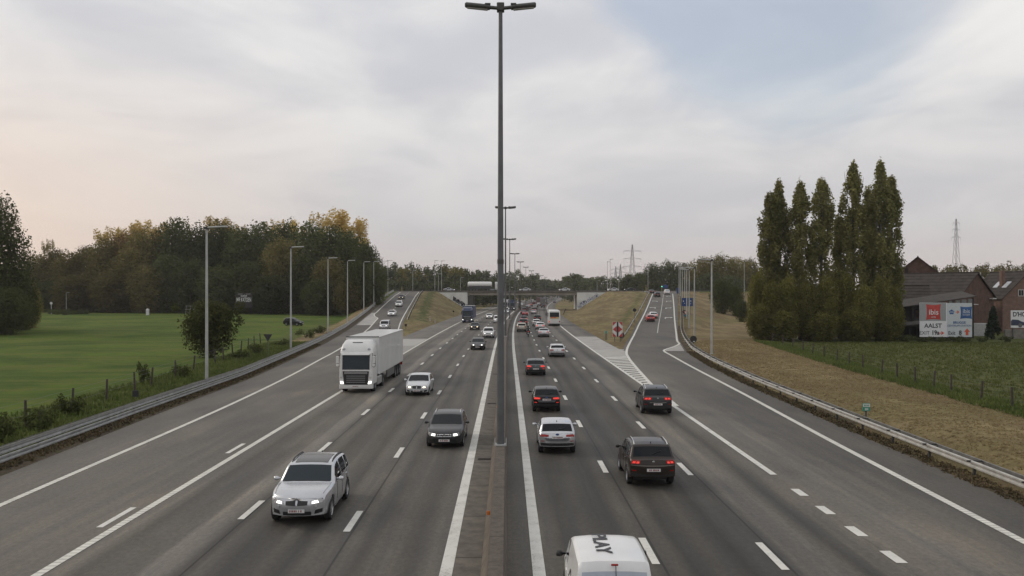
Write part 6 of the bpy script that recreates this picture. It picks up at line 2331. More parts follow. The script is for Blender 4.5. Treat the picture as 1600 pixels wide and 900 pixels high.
# poplar row
def poplar(H, W, rnd, n):
    lb = []
    for k in range(int(150 * W / 4.0)):
        t = rnd.random() ** 0.9
        z = H * (0.07 + 0.91 * t)
        prof_ = (1 - max(0, (t - 0.62) / 0.38) ** 2.2) * (1.25 - 0.25 * min(1, t * 3.0))
        a = rnd.random() * 6.28
        q = W / 2 * prof_ * math.sqrt(rnd.random()) * 0.9
        lb.append((q * math.cos(a), q * math.sin(a), z, 0.50 + 0.30 * rnd.random(), 0.50 + 0.30 * rnd.random(), 1.0 + 0.7 * rnd.random()))
    mb = MB()
    mb.tube([(0, 0, -0.5), (0.1, 0, H * 0.3), (0, 0.1, H * 0.65), (0, 0, H * 0.97)], [0.34, 0.26, 0.15, 0.02], 8)
    for k in range(16):
        t = 0.12 + 0.72 * k / 16
        a = rnd.random() * 6.28
        q = W * 0.34
        mb.tube([(0, 0, H * t), (q * 0.7 * math.cos(a), q * 0.7 * math.sin(a), H * (t + 0.05)), (q * math.cos(a), q * math.sin(a), H * min(0.96, t + 0.17))], [0.10, 0.07, 0.015], 5)
    return mb.mesh("trunk", BARK_G, 60), cloud_mesh("crown", leaf_cloud(lb, n, 0.34, rnd, 0.4, 0.2), L_POPLAR)


rp = np.random.default_rng(21)
for px, py, wpx, dd, lab in ((1203, 306, 34, 0, "broad poplar, leftmost of the row, lower left stem"), (1217, 289, 38, 1.5, "poplar at the left end of the row, just right of the leftmost stem"), (1250, 286, 40, -1, "second poplar from the left end of the row"), (1284, 279, 42, 0.5, "third poplar from the left in the row"),
                             (1310, 341, 15, 3, "thin short poplar in the gap of the row"), (1333, 255, 42, 0, "tall slender poplar right of the gap"), (1357, 296, 28, 2, "shorter poplar between the two tallest"), (1376, 255, 40, -0.5, "tallest poplar near the right end of the row"), (1393, 276, 34, 1.5, "rightmost poplar leaning against the tallest")):
    d = 139 + dd
    x = at(px, d)
    H = up(py, d)
    W = wpx / FPX * d
    tm, cm = poplar(H, W * 1.12, rp, int(6000 + 3000 * W))
    r = empty("poplar", (x, d, tz(x, d)), rp.random() * 6.28, lab, "tree", "poplars in the row")
    link("trunk", tm, r)
    link("crown", cm, r)
UND = [cloud_mesh("crown", broad_crown(10.0, 6.5, rp, 8000, 0.34, 0.02, 30), L_POPBASE) for _ in range(2)]
UTR = trunk_mesh(9, 0.22, rp, 9, 2.2, 0.08)
UNDER = ((1184, 430, 40, 0), (1206, 444, 50, -2), (1234, 436, 50, -1), (1262, 446, 50, -2.5), (1292, 438, 48, -1.5), (1322, 432, 48, -1), (1350, 448, 50, -3), (1376, 436, 48, -2), (1398, 452, 34, -1), (1188, 478, 44, -3), (1222, 486, 48, -4), (1336, 484, 50, -4), (1284, 490, 50, -4), (1388, 482, 44, -4))
for i, (px, py, wpx, dd) in enumerate(UNDER):
    d = 137 + dd
    low_ = py > 470
    x = at(px, d)
    H = up(py, d) - tz(x, d)
    tree("understorey_tree", (UTR, UND[i % 2]), x, d, H, wpx / FPX * d * (1.1 if low_ else 0.86), L_POPBASE, ("low" if low_ else "tall") + " olive bush filling the foot of the poplar row, %s such from the left" % rank(i, UNDER, lambda t: (t[1] > 470) == low_), "bushy trees at the foot of the poplars", None, (10.0, 6.5))
# trees by the exit slip road and behind the crossing road
for i, (px, d, py, wpx, mt, lab) in enumerate(((1128, 235, 437, 42, L_DARK, "dark round tree on the brown bank left of the poplars"), (1150, 232, 447, 28, L_GREEN, "smaller tree between the dark round tree and the poplars"),
                                           (1160, 215, 470, 24, L_DARK, "dark bush at the left foot of the poplar row"))):
    x = at(px, d)
    tree("bank_tree", BROAD[(i + 1) % 4], x, d, up(py, d) - tz(x, d), wpx / FPX * d, mt, lab, None)
GROVE = ((1002, 440, 428, 40, L_FAR), (1022, 420, 415, 44, L_FAR), (1046, 415, 411, 46, L_FAR), (985, 450, 432, 40, L_FAR), (1070, 425, 414, 40, L_FAR), (1096, 400, 406, 52, L_OLIVE), (1124, 395, 402, 56, L_OLIVE), (1150, 400, 405, 52, L_OLIVE), (1110, 380, 428, 52, L_FAR), (1172, 405, 408, 48, L_OLIVE), (1078, 388, 440, 40, L_FAR), (1140, 376, 432, 50, L_FAR))
for i, (px, d, py, wpx, mt) in enumerate(GROVE):
    x = at(px, d)
    tree("roadside_tree", BROAD[i % 4], x, d, up(py, d) - tz(x, d), wpx / FPX * d * 1.1, mt, ("dull dark green" if mt is L_FAR else "olive tinted") + " tree behind the exit slip-road junction, %s such from the left" % rank(i, GROVE, lambda t: t[4] is mt), "grove behind the crossing road, " + ("dark" if mt is L_FAR else "olive"))

# far woods: masses nobody could count
def far_wood(label, spans, mat, seed, size=0.85, per=1100):
    rnd = np.random.default_rng(seed)
    out = []
    for px0, px1, d, top0, top1, step in spans:
        px = px0
        while px < px1:
            t = (px - px0) / max(1, px1 - px0)
            top = top0 + (top1 - top0) * t + rnd.normal() * 2.2
            dd = d + rnd.normal() * d * 0.02
            H = up(top, dd)
            W = max(18, step * 2.4) / FPX * dd
            x = at(px, dd)
            lb = [(x + rnd.normal() * W * 0.22, dd + rnd.normal() * W * 0.25, H * (0.12 + 0.78 * rnd.random()), W * 0.26, W * 0.26, H * 0.11) for _ in range(14)]
            lb.append((x, dd, H * 0.45, W * 0.3, W * 0.3, H * 0.42))
            out.append(leaf_cloud(lb, per, size * dd / 450, rnd, 0.5))
            px += step * (0.8 + 0.4 * rnd.random())
    o = link("far_woods", cloud_mesh("far_woods", np.concatenate(out), mat))
    tag(o, label, kind="stuff")


far_wood("distant wood behind the overpass on the meadow side", [(596, 790, 470, 415, 428, 7), (590, 800, 440, 434, 438, 7), (600, 700, 500, 409, 414, 7), (690, 790, 500, 416, 424, 7)], L_FAR, 31)
far_wood("distant yellowing trees among the wood behind the overpass", [(630, 660, 462, 414, 417, 12), (700, 716, 462, 418, 420, 10)], L_OLIVE, 32)
far_wood("far trees lining the motorway beyond the overpass", [(790, 880, 800, 424, 438, 9), (815, 838, 640, 424, 430, 8), (880, 940, 680, 428, 432, 9), (930, 1000, 560, 430, 428, 10), (840, 893, 1500, 436, 446, 5), (893, 930, 560, 430, 434, 10)], L_FAR, 33)
far_wood("distant wood behind the farm buildings", [(1402, 1640, 420, 414, 408, 8), (1440, 1640, 390, 424, 418, 8)], L_OLIVE, 34)
far_wood("far tree line along the left horizon", [(-700, 60, 420, 424, 428, 15)], L_FAR, 35)
far_wood("far tree line along the right horizon", [(1600, 2300, 420, 412, 424, 15)], L_FAR, 36)

# ------------------------------------------------------------------ bushes, hedge, weeds
rb_ = np.random.default_rng(5)
BUSH = [cloud_mesh("foliage", leaf_cloud([(rb_.normal() * 0.45, rb_.normal() * 0.45, 0.25 + 0.7 * rb_.random(), 0.38, 0.38, 0.4) for _ in range(10)], 700, 0.16, rb_, 0.4), L_GREEN) for _ in range(3)]
BST = MB().tube([(0, 0, -0.2), (0.05, 0, 0.5), (0.1, 0.05, 1.0)], [0.05, 0.035, 0.01], 5).tube([(0, 0, 0), (-0.3, 0.1, 0.8)], [0.03, 0.01], 4).mesh("stem", BARK)


def bush(name, x, y, w, h, mat, label, group):
    r = empty(name, (x, y, tz(x, y)), rb_.random() * 6.28, label, "bush", group)
    r.scale = (w / 1.9, w / 1.9, h / 1.35)
    link("stem", BST, r)
    c = link("foliage", BUSH[int(rb_.integers(3))], r)
    if mat is not L_GREEN:
        c.material_slots[0].link = "OBJECT"
        c.material_slots[0].material = mat


for px, py, w, h, lab in ((225, 600, 1.1, 1.9, "tall weedy bush on the fence line by the first lamp post"), (61, 672, 1.9, 1.6, "round bush on the fence line near the left frame edge"), (4, 690, 1.8, 1.7, "bush on the fence line cut by the left frame edge"), (110, 648, 1.6, 1.5, "bush on the fence line between two posts, right of the round one"),
                          (280, 590, 1.3, 1.3, "sparse bush left of the first lamp post"),
                          (375, 560, 2.2, 1.2, "scrubby bush right of the round tree"), (395, 553, 2.0, 1.5, "taller scrub bush at the fence right of the round tree"), (440, 540, 2.2, 1.2, "scrub bush left of the second lamp post"), (478, 528, 2.6, 1.6, "scrub bush right of the second lamp post"), (498, 521, 2.6, 1.6, "scrub bush on the bank before the third lamp post")):
    x, y = gp(px, py)
    bush("roadside_bush", x, y, w, h, L_GREEN, lab, "bushes along the meadow fence")
for k in range(9):
    x, y = gp(78 + k * 7, 496 - abs(k - 3) * 0.4)
    y = min(y, 262)
    bush("hedge_bush", at(78 + k * 7, y), y, 2.6, 1.7, L_DARK, "hedge bush at the far corner of the meadow, %s from the left" % NTH[k], "hedge at the corner of the meadow")
for px, py, w, h, lab in ((1440, 533, 2.2, 0.99, "bush growing in front of the left half of the billboard"), (1461, 534, 2.4, 0.87, "low bush below the EXIT lettering of the billboard"), (1490, 533, 2.6, 0.99, "bush covering the right foot of the billboard"), (1508, 534, 1.8, 0.68, "small bush at the right corner of the billboard"), (1535, 534, 1.5, 1.0, "small bush between billboard and conifer"),
                          (1420, 534, 2.4, 1.2, "bush at the dark shed left of the billboard"), (1575, 535, 2.0, 1.0, "bush by the concrete wall under the white car poster")):
    d = 131
    bush("meadow_bush", at(px, d), d, w, h, L_DARK, lab, "bushes at the foot of the billboard")


def tufts(name, label, area, n, h, mat, seed, thin=1.0):
    """Uncountable grass: bent blades scattered over a strip."""
    rnd = np.random.default_rng(seed)
    y = rnd.uniform(area[0], area[1], n)
    lo, hi = area[2](y), area[3](y)
    x = lo + (hi - lo) * rnd.random(n)
    z = terrain(x, y) - 0.02
    k = 4
    out = []
    for i in range(k):
        a = rnd.random(n) * 6.28
        ln = h * (0.5 + rnd.random(n))
        w = (0.05 + 0.05 * rnd.random(n)) * thin
        lean = ln * (0.25 + 0.5 * rnd.random(n))
        b = np.stack([x + rnd.normal(size=n) * 0.09, y + rnd.normal(size=n) * 0.09, z], -1)
        t = b + np.stack([np.cos(a) * lean, np.sin(a) * lean, ln], -1)
        s = np.stack([-np.sin(a) * w, np.cos(a) * w, np.zeros(n)], -1)
        out.append(np.stack([b - s, b + s, t + s * 0.3, t - s * 0.3], 1))
    V = np.concatenate(out).reshape(-1, 3)
    tag(link(name, cloud_mesh(name, V, mat)), label, kind="stuff")


G_DRY = leaf_mat("grass_dry", (0.24, 0.185, 0.10), (0.40, 0.32, 0.18), 0.4)
G_GRN = leaf_mat("grass_green", (0.055, 0.085, 0.022), (0.15, 0.17, 0.058), 0.3)
G_LIT = leaf_mat("leaf_litter", (0.075, 0.066, 0.044), (0.17, 0.13, 0.075), 0.1)
fence_r = lambda y: np.interp(y, [0, 54, 76, 93, 125, 150], [27.5, 29.0, 30.2, 31.8, 35.0, 40])
tufts("dry_grass", "mown dry grass on the brown bank beside the exit lane", (28, 130, lambda y: RIGHT_EDGE(y) + 1.2, fence_r), 11000, 0.055, G_DRY, 41)
tufts("grass", "rough grass along the wire fence of the right meadow", (45, 128, lambda y: fence_r(y) - 0.8, lambda y: fence_r(y) + 4.0), 4500, 0.24, G_GRN, 42, 0.5)
tufts("grass", "long olive grass of the right meadow", (50, 130, lambda y: fence_r(y) + 4.0, lambda y: fence_r(y) + 42), 12000, 0.17, leaf_mat("grass_olive", (0.075, 0.090, 0.024), (0.13, 0.138, 0.045), 0.4), 48, 0.45)
tufts("grass", "long grass between left guardrail and meadow fence", (34, 130, lambda y: LEFT_EDGE(y) - 8.5, lambda y: LEFT_EDGE(y) - 1.6), 7500, 0.22, G_GRN, 43, 0.6)
tufts("weeds", "weeds and litter at the foot of the left guardrail", (30, 125, lambda y: LEFT_EDGE(y) - 1.5, lambda y: LEFT_EDGE(y) - 0.4), 2200, 0.10, G_LIT, 44)
tufts("fallen_leaves", "brown leaves and weeds under the right guardrail", (25, 110, lambda y: RIGHT_EDGE(y) + 0.0, lambda y: RIGHT_EDGE(y) + 0.9), 2600, 0.08, G_LIT, 45)

# ------------------------------------------------------------------ wire fences
WOODP = pmat("fence_post_wood", (0.055, 0.045, 0.036), 0.95, var=0.3, scale=4)
WIRE = pmat("fence_wire", (0.10, 0.10, 0.10), 0.6, 0.4, var=0.1)


def wire_fence(label, pts, h, group=None):
    r = empty("wire_fence", (pts[0][0], pts[0][1], tz(*pts[0])), 0, label, "fence")
    o = r.location
    pm = MB().tube([(0, 0, -0.3), (0.02, 0.0, h)], [0.085, 0.07], 7).mesh("post", WOODP)
    for x, y in pts:
        p = link("post", pm, r, (x - o.x, y - o.y, tz(x, y) - o.z))
        p.rotation_euler = (random.uniform(-0.08, 0.08), random.uniform(-0.1, 0.1), 0)
    for f in (0.45, 0.75, 0.95):
        MB().tube([(x - o.x, y - o.y, tz(x, y) - o.z + h * f) for x, y in pts], 0.008, 3).build("wire", WIRE, r)


wire_fence("leaning wooden post and wire fence along the left meadow", [(float(np.interp(y, [36, 49, 66, 95, 115, 140], [-26.2, -26.8, -28, -31, -34, -38])), y) for y in (38, 44, 49, 55, 60.5, 66, 70, 77, 83, 88, 92, 96, 102, 108, 114, 120, 127)], 1.5)
wire_fence("wooden post and wire fence between brown bank and right meadow", [(float(np.interp(y, [40, 54, 62, 69, 76, 93, 109, 125], [30, 30.4, 30.8, 31.3, 31.9, 34, 35.7, 37.2])), y) for y in (43, 47, 50.5, 54, 58, 62.4, 65.5, 69, 73, 77, 83, 88, 93, 98.5, 104, 109, 115, 121, 127)], 1.35)

# ------------------------------------------------------------------ farm, house, boards on the right
BRICK = pmat("brick_dark", (0.098, 0.056, 0.042), 0.95, var=0.35, scale=1.2, bump=0.4, bscale=10, detail=9)
BRICK2 = pmat("brick_house", (0.175, 0.11, 0.085), 0.95, var=0.25, scale=1.5, bump=0.3, bscale=10, detail=9)
ROOFT = pmat("roof_tile_grey", (0.034, 0.027, 0.022), 0.9, var=0.4, scale=1.0, bump=0.6, bscale=8, detail=9)
ROOFR = pmat("roof_tile_red", (0.24, 0.075, 0.04), 0.9, var=0.3, scale=2)
SHEDR = pmat("shed_sheet", (0.046, 0.040, 0.034), 0.85, var=0.3, scale=1.2)
DARKW = pmat("dark_boards", (0.030, 0.027, 0.025), 0.9, var=0.3, scale=1.5)
WFRAME = pmat("window_frame", (0.55, 0.55, 0.53), 0.5, var=0.05)


def gable_house(name, label, cx, cy, w, l, eave, ridge, rz, wall, roof, over=0.35, parts=None):
    """Gable faces -y in local space; ridge runs along local y."""
    r = empty(name, (cx, cy, tz(cx, cy) - 0.2), rz, label, "building")
    m = MB().prism([(-w / 2, 0), (w / 2, 0), (w / 2, eave), (0, ridge), (-w / 2, eave)], 0, l)
    m.build("wall", wall, r)
    sl = (ridge - eave) / (w / 2)
    for sg in (1, -1):
        x1 = sg * (w / 2 + over)
        z1 = eave - sl * over
        rows = 8
        pr = MB()
        for k in range(rows):
            a, b = k / rows, (k + 1) / rows
            for (u, v) in ((a, b),):
                xa, za = x1 * u, ridge + 0.08 - (ridge + 0.0 - z1) * u
                xb, zb_ = x1 * v, ridge + 0.08 - (ridge + 0.0 - z1) * v
                pr.add([(xa, -over, za), (xb, -over, zb_ + 0.05), (xb, l + over, zb_ + 0.05), (xa, l + over, za), (xa, -over, za - 0.14), (xb, -over, zb_ - 0.10), (xb, l + over, zb_ - 0.10), (xa, l + over, za - 0.14)],
                       [(0, 1, 2, 3), (0, 4, 5, 1), (1, 5, 6, 2), (2, 6, 7, 3), (4, 7, 6, 5)])
        pr.build("roof", roof, r)
    MB().tube([(0, -over, ridge + 0.12), (0, l + over, ridge + 0.12)], 0.11, 6).build("ridge_tile", roof, r)
    return r


# large barn whose gable looks at the road, its roof slope towards the poplars
dB = 156
barn = gable_house("brick_barn", "dark brick barn with a sagging grey tiled roof behind the billboard", at(1526, dB), dB, 12.2, 14, up(463, dB), up(425.5, dB), 0.62, BRICK, ROOFT)
for k, (a, b) in enumerate(((-4.6, 9.5), (-4.2, 10.3), (-3.9, 9.0))):
    MB().box(a, a + 0.9, b, b + 0.55, 7.9 + 0.6 * k - 0.0, 7.95 + 0.6 * k).build("red_tile_patch", ROOFR, barn) if False else None
MB().box(4.3, 5.6, -0.7, -0.1, 6.2, 6.4).build("gutter_end", WFRAME, barn)
dB2 = 175
barn2 = gable_house("tall_barn", "taller brick barn rising behind the other farm roofs beside the poplars", at(1434, dB2), dB2, 9.5, 13, up(432, dB2), up(400, dB2), -0.45, BRICK, ROOFT)
MB().box(-2.3, -1.7, -0.05, -0.01, up(432, dB2) - 0.6, up(432, dB2) + 1.8).build("drain_pipe", DARKW, barn2)
MB().box(-3.2, -2.5, -0.06, -0.01, up(418, dB2), up(418, dB2) + 0.5).build("window", WFRAME, barn2)
dS = 146
shed = gable_house("low_farm_shed", "low farm shed with a long grey roof between poplars and barn", at(1440, dS + 6), dS + 4, 11.5, 9, up(480, dS), up(445, dS + 6), 1.2, BRICK, ROOFT)
# lean-to roofs with dark openings
lt = empty("lean_to", (at(1448, 143), 143, 0), 0, "open lean-to with a corrugated roof behind the billboard", "building")
za, zb = up(476, 143), up(462.5, 143)
MB().add([(-6.5, -1.5, za - 0.6), (7.2, -1.5, zb), (7.2, 3.2, zb + 0.8), (-6.5, 3.2, za + 0.2), (-6.5, -1.5, za - 0.72), (7.2, -1.5, zb - 0.12), (7.2, 3.2, zb + 0.68), (-6.5, 3.2, za + 0.08)], [(0, 1, 2, 3), (4, 7, 6, 5), (0, 4, 5, 1), (1, 5, 6, 2), (2, 6, 7, 3), (3, 7, 4, 0)]).build("roof", SHEDR, lt)
MB().box(-6.2, 7.0, 2.4, 2.6, 0, za + 0.2).build("back_wall", DARKW, lt)
for k in range(5):
    MB().box(-6.1 + k * 3.2, -5.9 + k * 3.2, -1.3, -1.1, 0, za - 0.75 + k * 3.2 * (zb - za + 0.6) / 13.7).build("post", DARKW, lt)
for k in range(4):
    MB().box(3.0 + k * 1.0, 3.75 + k * 1.0, -1.25, -1.2, zb - 1.35 + 0.1 * k, zb - 0.75 + 0.1 * k).build("window", pmat("dusty_pane", (0.16, 0.17, 0.17), 0.3, var=0.2), lt)
MB().box(-6.2, 7.0, -1.0, -0.9, 0, za - 2.2).build("board_wall", DARKW, lt)
ds = empty("dark_shed", (at(1412, 137), 137, 0), 0, "black open shed with a sheet roof beside the poplars", "building")
MB().add([(-3.2, -1.5, up(510, 137)), (4.6, -1.5, up(503, 137)), (4.6, 2.5, up(501, 137)), (-3.2, 2.5, up(508, 137)), (-3.2, -1.5, up(510, 137) - 0.1), (4.6, -1.5, up(503, 137) - 0.1), (4.6, 2.5, up(501, 137) - 0.1), (-3.2, 2.5, up(508, 137) - 0.1)], [(0, 1, 2, 3), (4, 7, 6, 5), (0, 4, 5, 1), (1, 5, 6, 2), (2, 6, 7, 3), (3, 7, 4, 0)]).build("roof", SHEDR, ds)
MB().box(-3.0, 4.4, 1.9, 2.1, 0, up(510, 137) - 0.1).build("back_wall", DARKW, ds)
MB().box(2.9, 4.4, -1.2, 1.88, 0, up(506, 137) - 0.1).build("side_wall", DARKW, ds)
for x in (-2.9, 0.4):
    MB().box(x - 0.08, x + 0.08, -1.3, -1.14, 0, up(510, 137) - 0.05).build("post", DARKW, ds)
# dwelling at the right frame edge
dH = 160
house = gable_house("brick_house", "brick house with a steep tiled roof and chimney at the right frame edge", at(1606, dH), dH, 9.8, 10, up(464, dH), up(424, dH), 0.12, BRICK2, ROOFT)
MB().bbox(-2.9, -2.2, 3.0, 3.7, up(455, dH), up(424, dH) + 0.3, 0.03).build("chimney", BRICK2, house)
for (x0, z0, w, h) in ((-1.9, up(462, dH), 1.1, 1.2), (1.0, up(462, dH), 1.1, 1.2), (-3.2, 1.0, 1.3, 1.6)):
    wv = MB().box(x0, x0 + w, -0.05, -0.005, z0, z0 + h).build("window", WFRAME, house)
    MB().box(x0 + 0.1, x0 + w / 2 - 0.03, -0.062, -0.051, z0 + 0.1, z0 + h - 0.1).build("pane", GLASS, wv)
    MB().box(x0 + w / 2 + 0.03, x0 + w - 0.1, -0.062, -0.051, z0 + 0.1, z0 + h - 0.1).build("pane", GLASS, wv)
slp = (up(424, dH) - up(464, dH)) / 4.9
for k, yy in enumerate((1.5, 4.0)):
    xx = -2.6
    zz = up(424, dH) + 0.22 + slp * xx
    MB().add([(xx - 0.55, yy, zz - slp * 0.55), (xx + 0.55, yy, zz + slp * 0.55), (xx + 0.55, yy + 1.2, zz + slp * 0.55), (xx - 0.55, yy + 1.2, zz - slp * 0.55), (xx - 0.55, yy, zz - slp * 0.55 - 0.1), (xx + 0.55, yy, zz + slp * 0.55 - 0.1), (xx + 0.55, yy + 1.2, zz + slp * 0.55 - 0.1), (xx - 0.55, yy + 1.2, zz - slp * 0.55 - 0.1)],
             [(0, 1, 2, 3), (0, 4, 5, 1), (1, 5, 6, 2), (2, 6, 7, 3), (3, 7, 4, 0)]).build("skylight", pmat("skylight", (0.45, 0.47, 0.5), 0.1, var=0), house)
ann = gable_house("red_roofed_annex", "low annex with reddish roof between barn and house", at(1561, 172), 172, 6, 8, up(450, 172), up(436, 172), 1.4, BRICK2, ROOFR)
wb_ = empty("white_hut", (at(1533, 148), 148, tz(at(1533, 148), 148)), 0, "small white hut wall between billboard and conifer", "hut")
MB().bbox(-1.2, 1.2, 0, 1.5, -0.2, 2.1, 0.03).build("wall", pmat("hut_white", (0.42, 0.42, 0.41), 0.7, var=0.15), wb_)
MB().box(-1.9, -1.25, -0.1, 1.6, -0.2, 5.2).build("dark_door", DARKW, wb_)
MB().box(-2.0, -0.6, -0.25, 1.6, 5.2, 5.32).build("canopy", WFRAME, wb_)
# conifer
rc = np.random.default_rng(8)
d = 138
H = up(478, d)
lb = []
for k in range(60):
    t = rc.random()
    a = rc.random() * 6.28
    q = 1.35 * (1 - t) ** 0.8 * 0.75
    lb.append((q * math.cos(a), q * math.sin(a), 0.3 + (H - 0.7) * t, 0.35, 0.35, 0.5))
cf = empty("conifer", (at(1552, d), d, tz(at(1552, d), d)), 0, "dark pointed conifer right of the billboard", "tree")
link("crown", cloud_mesh("crown", leaf_cloud(lb, 4200, 0.22, rc, 0.5), leaf_mat("leaves_conifer", (0.014, 0.024, 0.014), (0.032, 0.046, 0.026))), cf)
MB().tube([(0, 0, -0.4), (0, 0, H * 0.8)], [0.14, 0.03], 7).build("trunk", BARK, cf)

# hotel billboard: two boards butted at a shallow angle
d = 134
px_m = FPX / d
bb = empty("billboard", (at(1478, d), d, 0), 0, "two-panel hotel billboard in white and grey standing at the meadow edge", "billboard")
z0, z1 = up(526.5, d), up(473, d)
hw = 41.0 / px_m
BBW = pmat("board_white", (0.70, 0.71, 0.71), 0.5, var=0.05)
BBG = pmat("board_grey", (0.30, 0.315, 0.315), 0.5, var=0.06)
BBS = pmat("board_pale", (0.52, 0.56, 0.57), 0.5, var=0.06)
PRED = pmat("print_red", (0.45, 0.045, 0.035), 0.5, var=0.15, scale=2)
PBLU = pmat("print_blue", (0.03, 0.10, 0.27), 0.5, var=0.15, scale=2)
PORG = pmat("print_orange", (0.58, 0.10, 0.04), 0.5, var=0.05)
PDRK = pmat("print_dark", (0.03, 0.035, 0.045), 0.5, var=0.05)
xm_ = (1478.8 - 1478) / px_m
MB().bbox(-hw, xm_ - 0.02, 0, 0.12, z0, z1, 0.02).build("left_panel", BBW, bb)
MB().bbox(xm_ + 0.02, hw, 0, 0.12, z0 - 0.02, z1 - 0.05, 0.02).build("right_panel", BBS, bb)
MB().box(-hw + 0.02, xm_ - 0.04, -0.006, -0.001, up(501.5, d), z1 - 0.02).build("grey_field", BBG, bb)
MB().box(xm_ - 0.06, xm_ + 0.06, -0.03, -0.007, z0, z1).build("joint_cover", BBW, bb)
for x in (-3.2, -1.2, 1.0, 3.2):
    MB().box(x - 0.08, x + 0.08, 0.13, 0.3, -0.5, z1 - 0.3).build("post", PSTEEL, bb)


def bp(px, py):
    return ((px - 1478) / px_m, up(py, d))


def pillow(cx, cy, w, h, mat, nm):
    (x, z) = bp(cx, cy)
    w, h = w / px_m / 2, h / px_m / 2
    n = 8
    pts = []
    for (ax, az), (bx2, bz) in ((( -1, -1), (1, -1)), ((1, -1), (1, 1)), ((1, 1), (-1, 1)), ((-1, 1), (-1, -1))):
        for k in range(n):
            t = k / n
            q = 0.10 * math.sin(math.pi * t)
            u, v = ax + (bx2 - ax) * t, az + (bz - az) * t
            if ax == bx2:
                u *= 1 - q
            else:
                v *= 1 - q
            pts.append((x + u * w, z + v * h))
    c = MB()
    nn = len(pts)
    vs = [(p[0], -0.014, p[1]) for p in pts] + [(x + (p[0] - x) * 0.6, -0.05, z + (p[1] - z) * 0.6) for p in pts] + [(x, -0.06, z)]
    fs = [(k, (k + 1) % nn, nn + (k + 1) % nn, nn + k) for k in range(nn)] + [(nn + k, nn + (k + 1) % nn, 2 * nn) for k in range(nn)]
    c.add(vs, fs)
    return c.build(nm, mat, bb, 60)


def bt_(txt, px, py, hpx, mat, bold=0.0, sx=1.0, y=-0.02):
    x, z = bp(px, py)
    return text_part(txt, hpx / px_m / 0.70, mat, bb, (x, y, z), bold=bold, sx=sx)


pillow(1458.5, 487.5, 23, 24.5, PRED, "red_pillow")
bt_("ibis", 1458.5, 491.5, 8.2, BBW, 0.010, 1.0, -0.075)
bt_("HOTEL", 1458.5, 496.2, 1.6, BBW, 0.004, 1, -0.075)
bt_("AALST", 1457.8, 512, 6.6, PDRK, 0.018, 1.0)
bt_("EXIT", 1444.5, 522.8, 5.6, PDRK, 0.0, 0.98)
bt_("19a", 1461.5, 522.8, 6.6, PDRK, 0.03, 0.9)
x, z = bp(1471, 520.4)
MB().prism([(x - 0.42, z - 0.06), (x + 0.05, z - 0.06), (x - 0.1, z - 0.26), (x + 0.06, z - 0.26), (x + 0.4, z), (x + 0.06, z + 0.26), (x - 0.1, z + 0.26), (x + 0.05, z + 0.06), (x - 0.42, z + 0.06)], -0.02, -0.002).build("red_arrow", PORG, bb)
pillow(1509.5, 488.5, 18.5, 19.5, PBLU, "blue_pillow")
bt_("ibis", 1509.5, 489.2, 6.4, BBS, 0.008, 0.95, -0.075)
bt_("budget", 1509.5, 492.8, 3.0, BBS, 0.0, 1.0, -0.075)
x, z = bp(1486.8, 487.6)
MB().prism([(x + 0.46 * math.cos(a) * (1 if k % 2 == 0 else 0.72), z + 0.42 * math.sin(a) * (1 if k % 2 == 0 else 0.72)) for k, a in enumerate(np.linspace(math.pi / 2, math.pi / 2 + 2 * math.pi, 11)[:-1])], -0.02, -0.002).build("blue_rosette", PBLU, bb)
MB().box(x - 0.3, x + 0.3, -0.03, -0.021, z - 0.05, z + 0.06).build("rosette_band", BBS, bb)
x, z = bp(1496, 487.6)
MB().prism([(x - 0.26, z - 0.05), (x + 0.02, z - 0.05), (x - 0.08, z - 0.22), (x + 0.04, z - 0.22), (x + 0.27, z), (x + 0.04, z + 0.22), (x - 0.08, z + 0.22), (x + 0.02, z + 0.05), (x - 0.26, z + 0.05)], -0.02, -0.002).build("orange_arrow", PORG, bb)
bt_("BRUGGE", 1499, 505.6, 3.6, PBLU, 0.012, 1.0)
bt_("CENTRUM STATION", 1499, 510.2, 2.9, PBLU, 0.0, 1.0)
bt_("Exit", 1487, 523, 5.6, PDRK, 0.01, 0.9)
bt_("8", 1500.3, 523, 6.6, PDRK, 0.03, 0.95)
x, z = bp(1511, 518.6)
MB().prism([(x - 0.45, z), (x, z + 0.55), (x + 0.45, z), (x + 0.2, z), (x + 0.2, z - 0.5), (x - 0.2, z - 0.5), (x - 0.2, z)], -0.02, -0.002).build("orange_arrow", PORG, bb)

# car poster on a concrete wall at the right frame edge
d = 140
px_m = FPX / d
cw = empty("concrete_wall", (at(1600, d), d, 0), 0, "grey concrete wall under the car poster at the right frame edge", "wall")
MB().bbox(-3.0, 6, 0, 0.4, -0.3, up(515, d), 0.03).build("slab", pmat("wall_grey", (0.20, 0.185, 0.16), 0.95, var=0.3, scale=1.5), cw)
cp_ = empty("car_poster", (at(1578, d), d - 0.3, 0), 0, "white poster reading D'HO with a dark blue car, cut by the right frame edge", "billboard")
MB().bbox(0, 7.5, 0, 0.1, up(512, d), up(485, d), 0.02).build("board", BBW, cp_)
for x in (0.4, 3.2, 6.6):
    MB().box(x - 0.07, x + 0.07, 0.11, 0.25, -0.3, up(487, d)).build("post", PSTEEL, cp_)
text_part("D'HOI", 0.98, PDRK, cp_, (0.28, -0.01, up(494.2, d)), bold=0.03, align="LEFT", sx=0.86)
zc_ = up(505, d)
MB().prism([(0.0, zc_ - 0.35), (2.2, zc_ - 0.35), (2.25, zc_ + 0.1), (1.6, zc_ + 0.3), (1.1, zc_ + 0.55), (0.2, zc_ + 0.6), (0.0, zc_ + 0.35)], -0.014, -0.002).build("printed_car", pmat("print_navy", (0.025, 0.035, 0.075), 0.5, var=0.2), cp_)
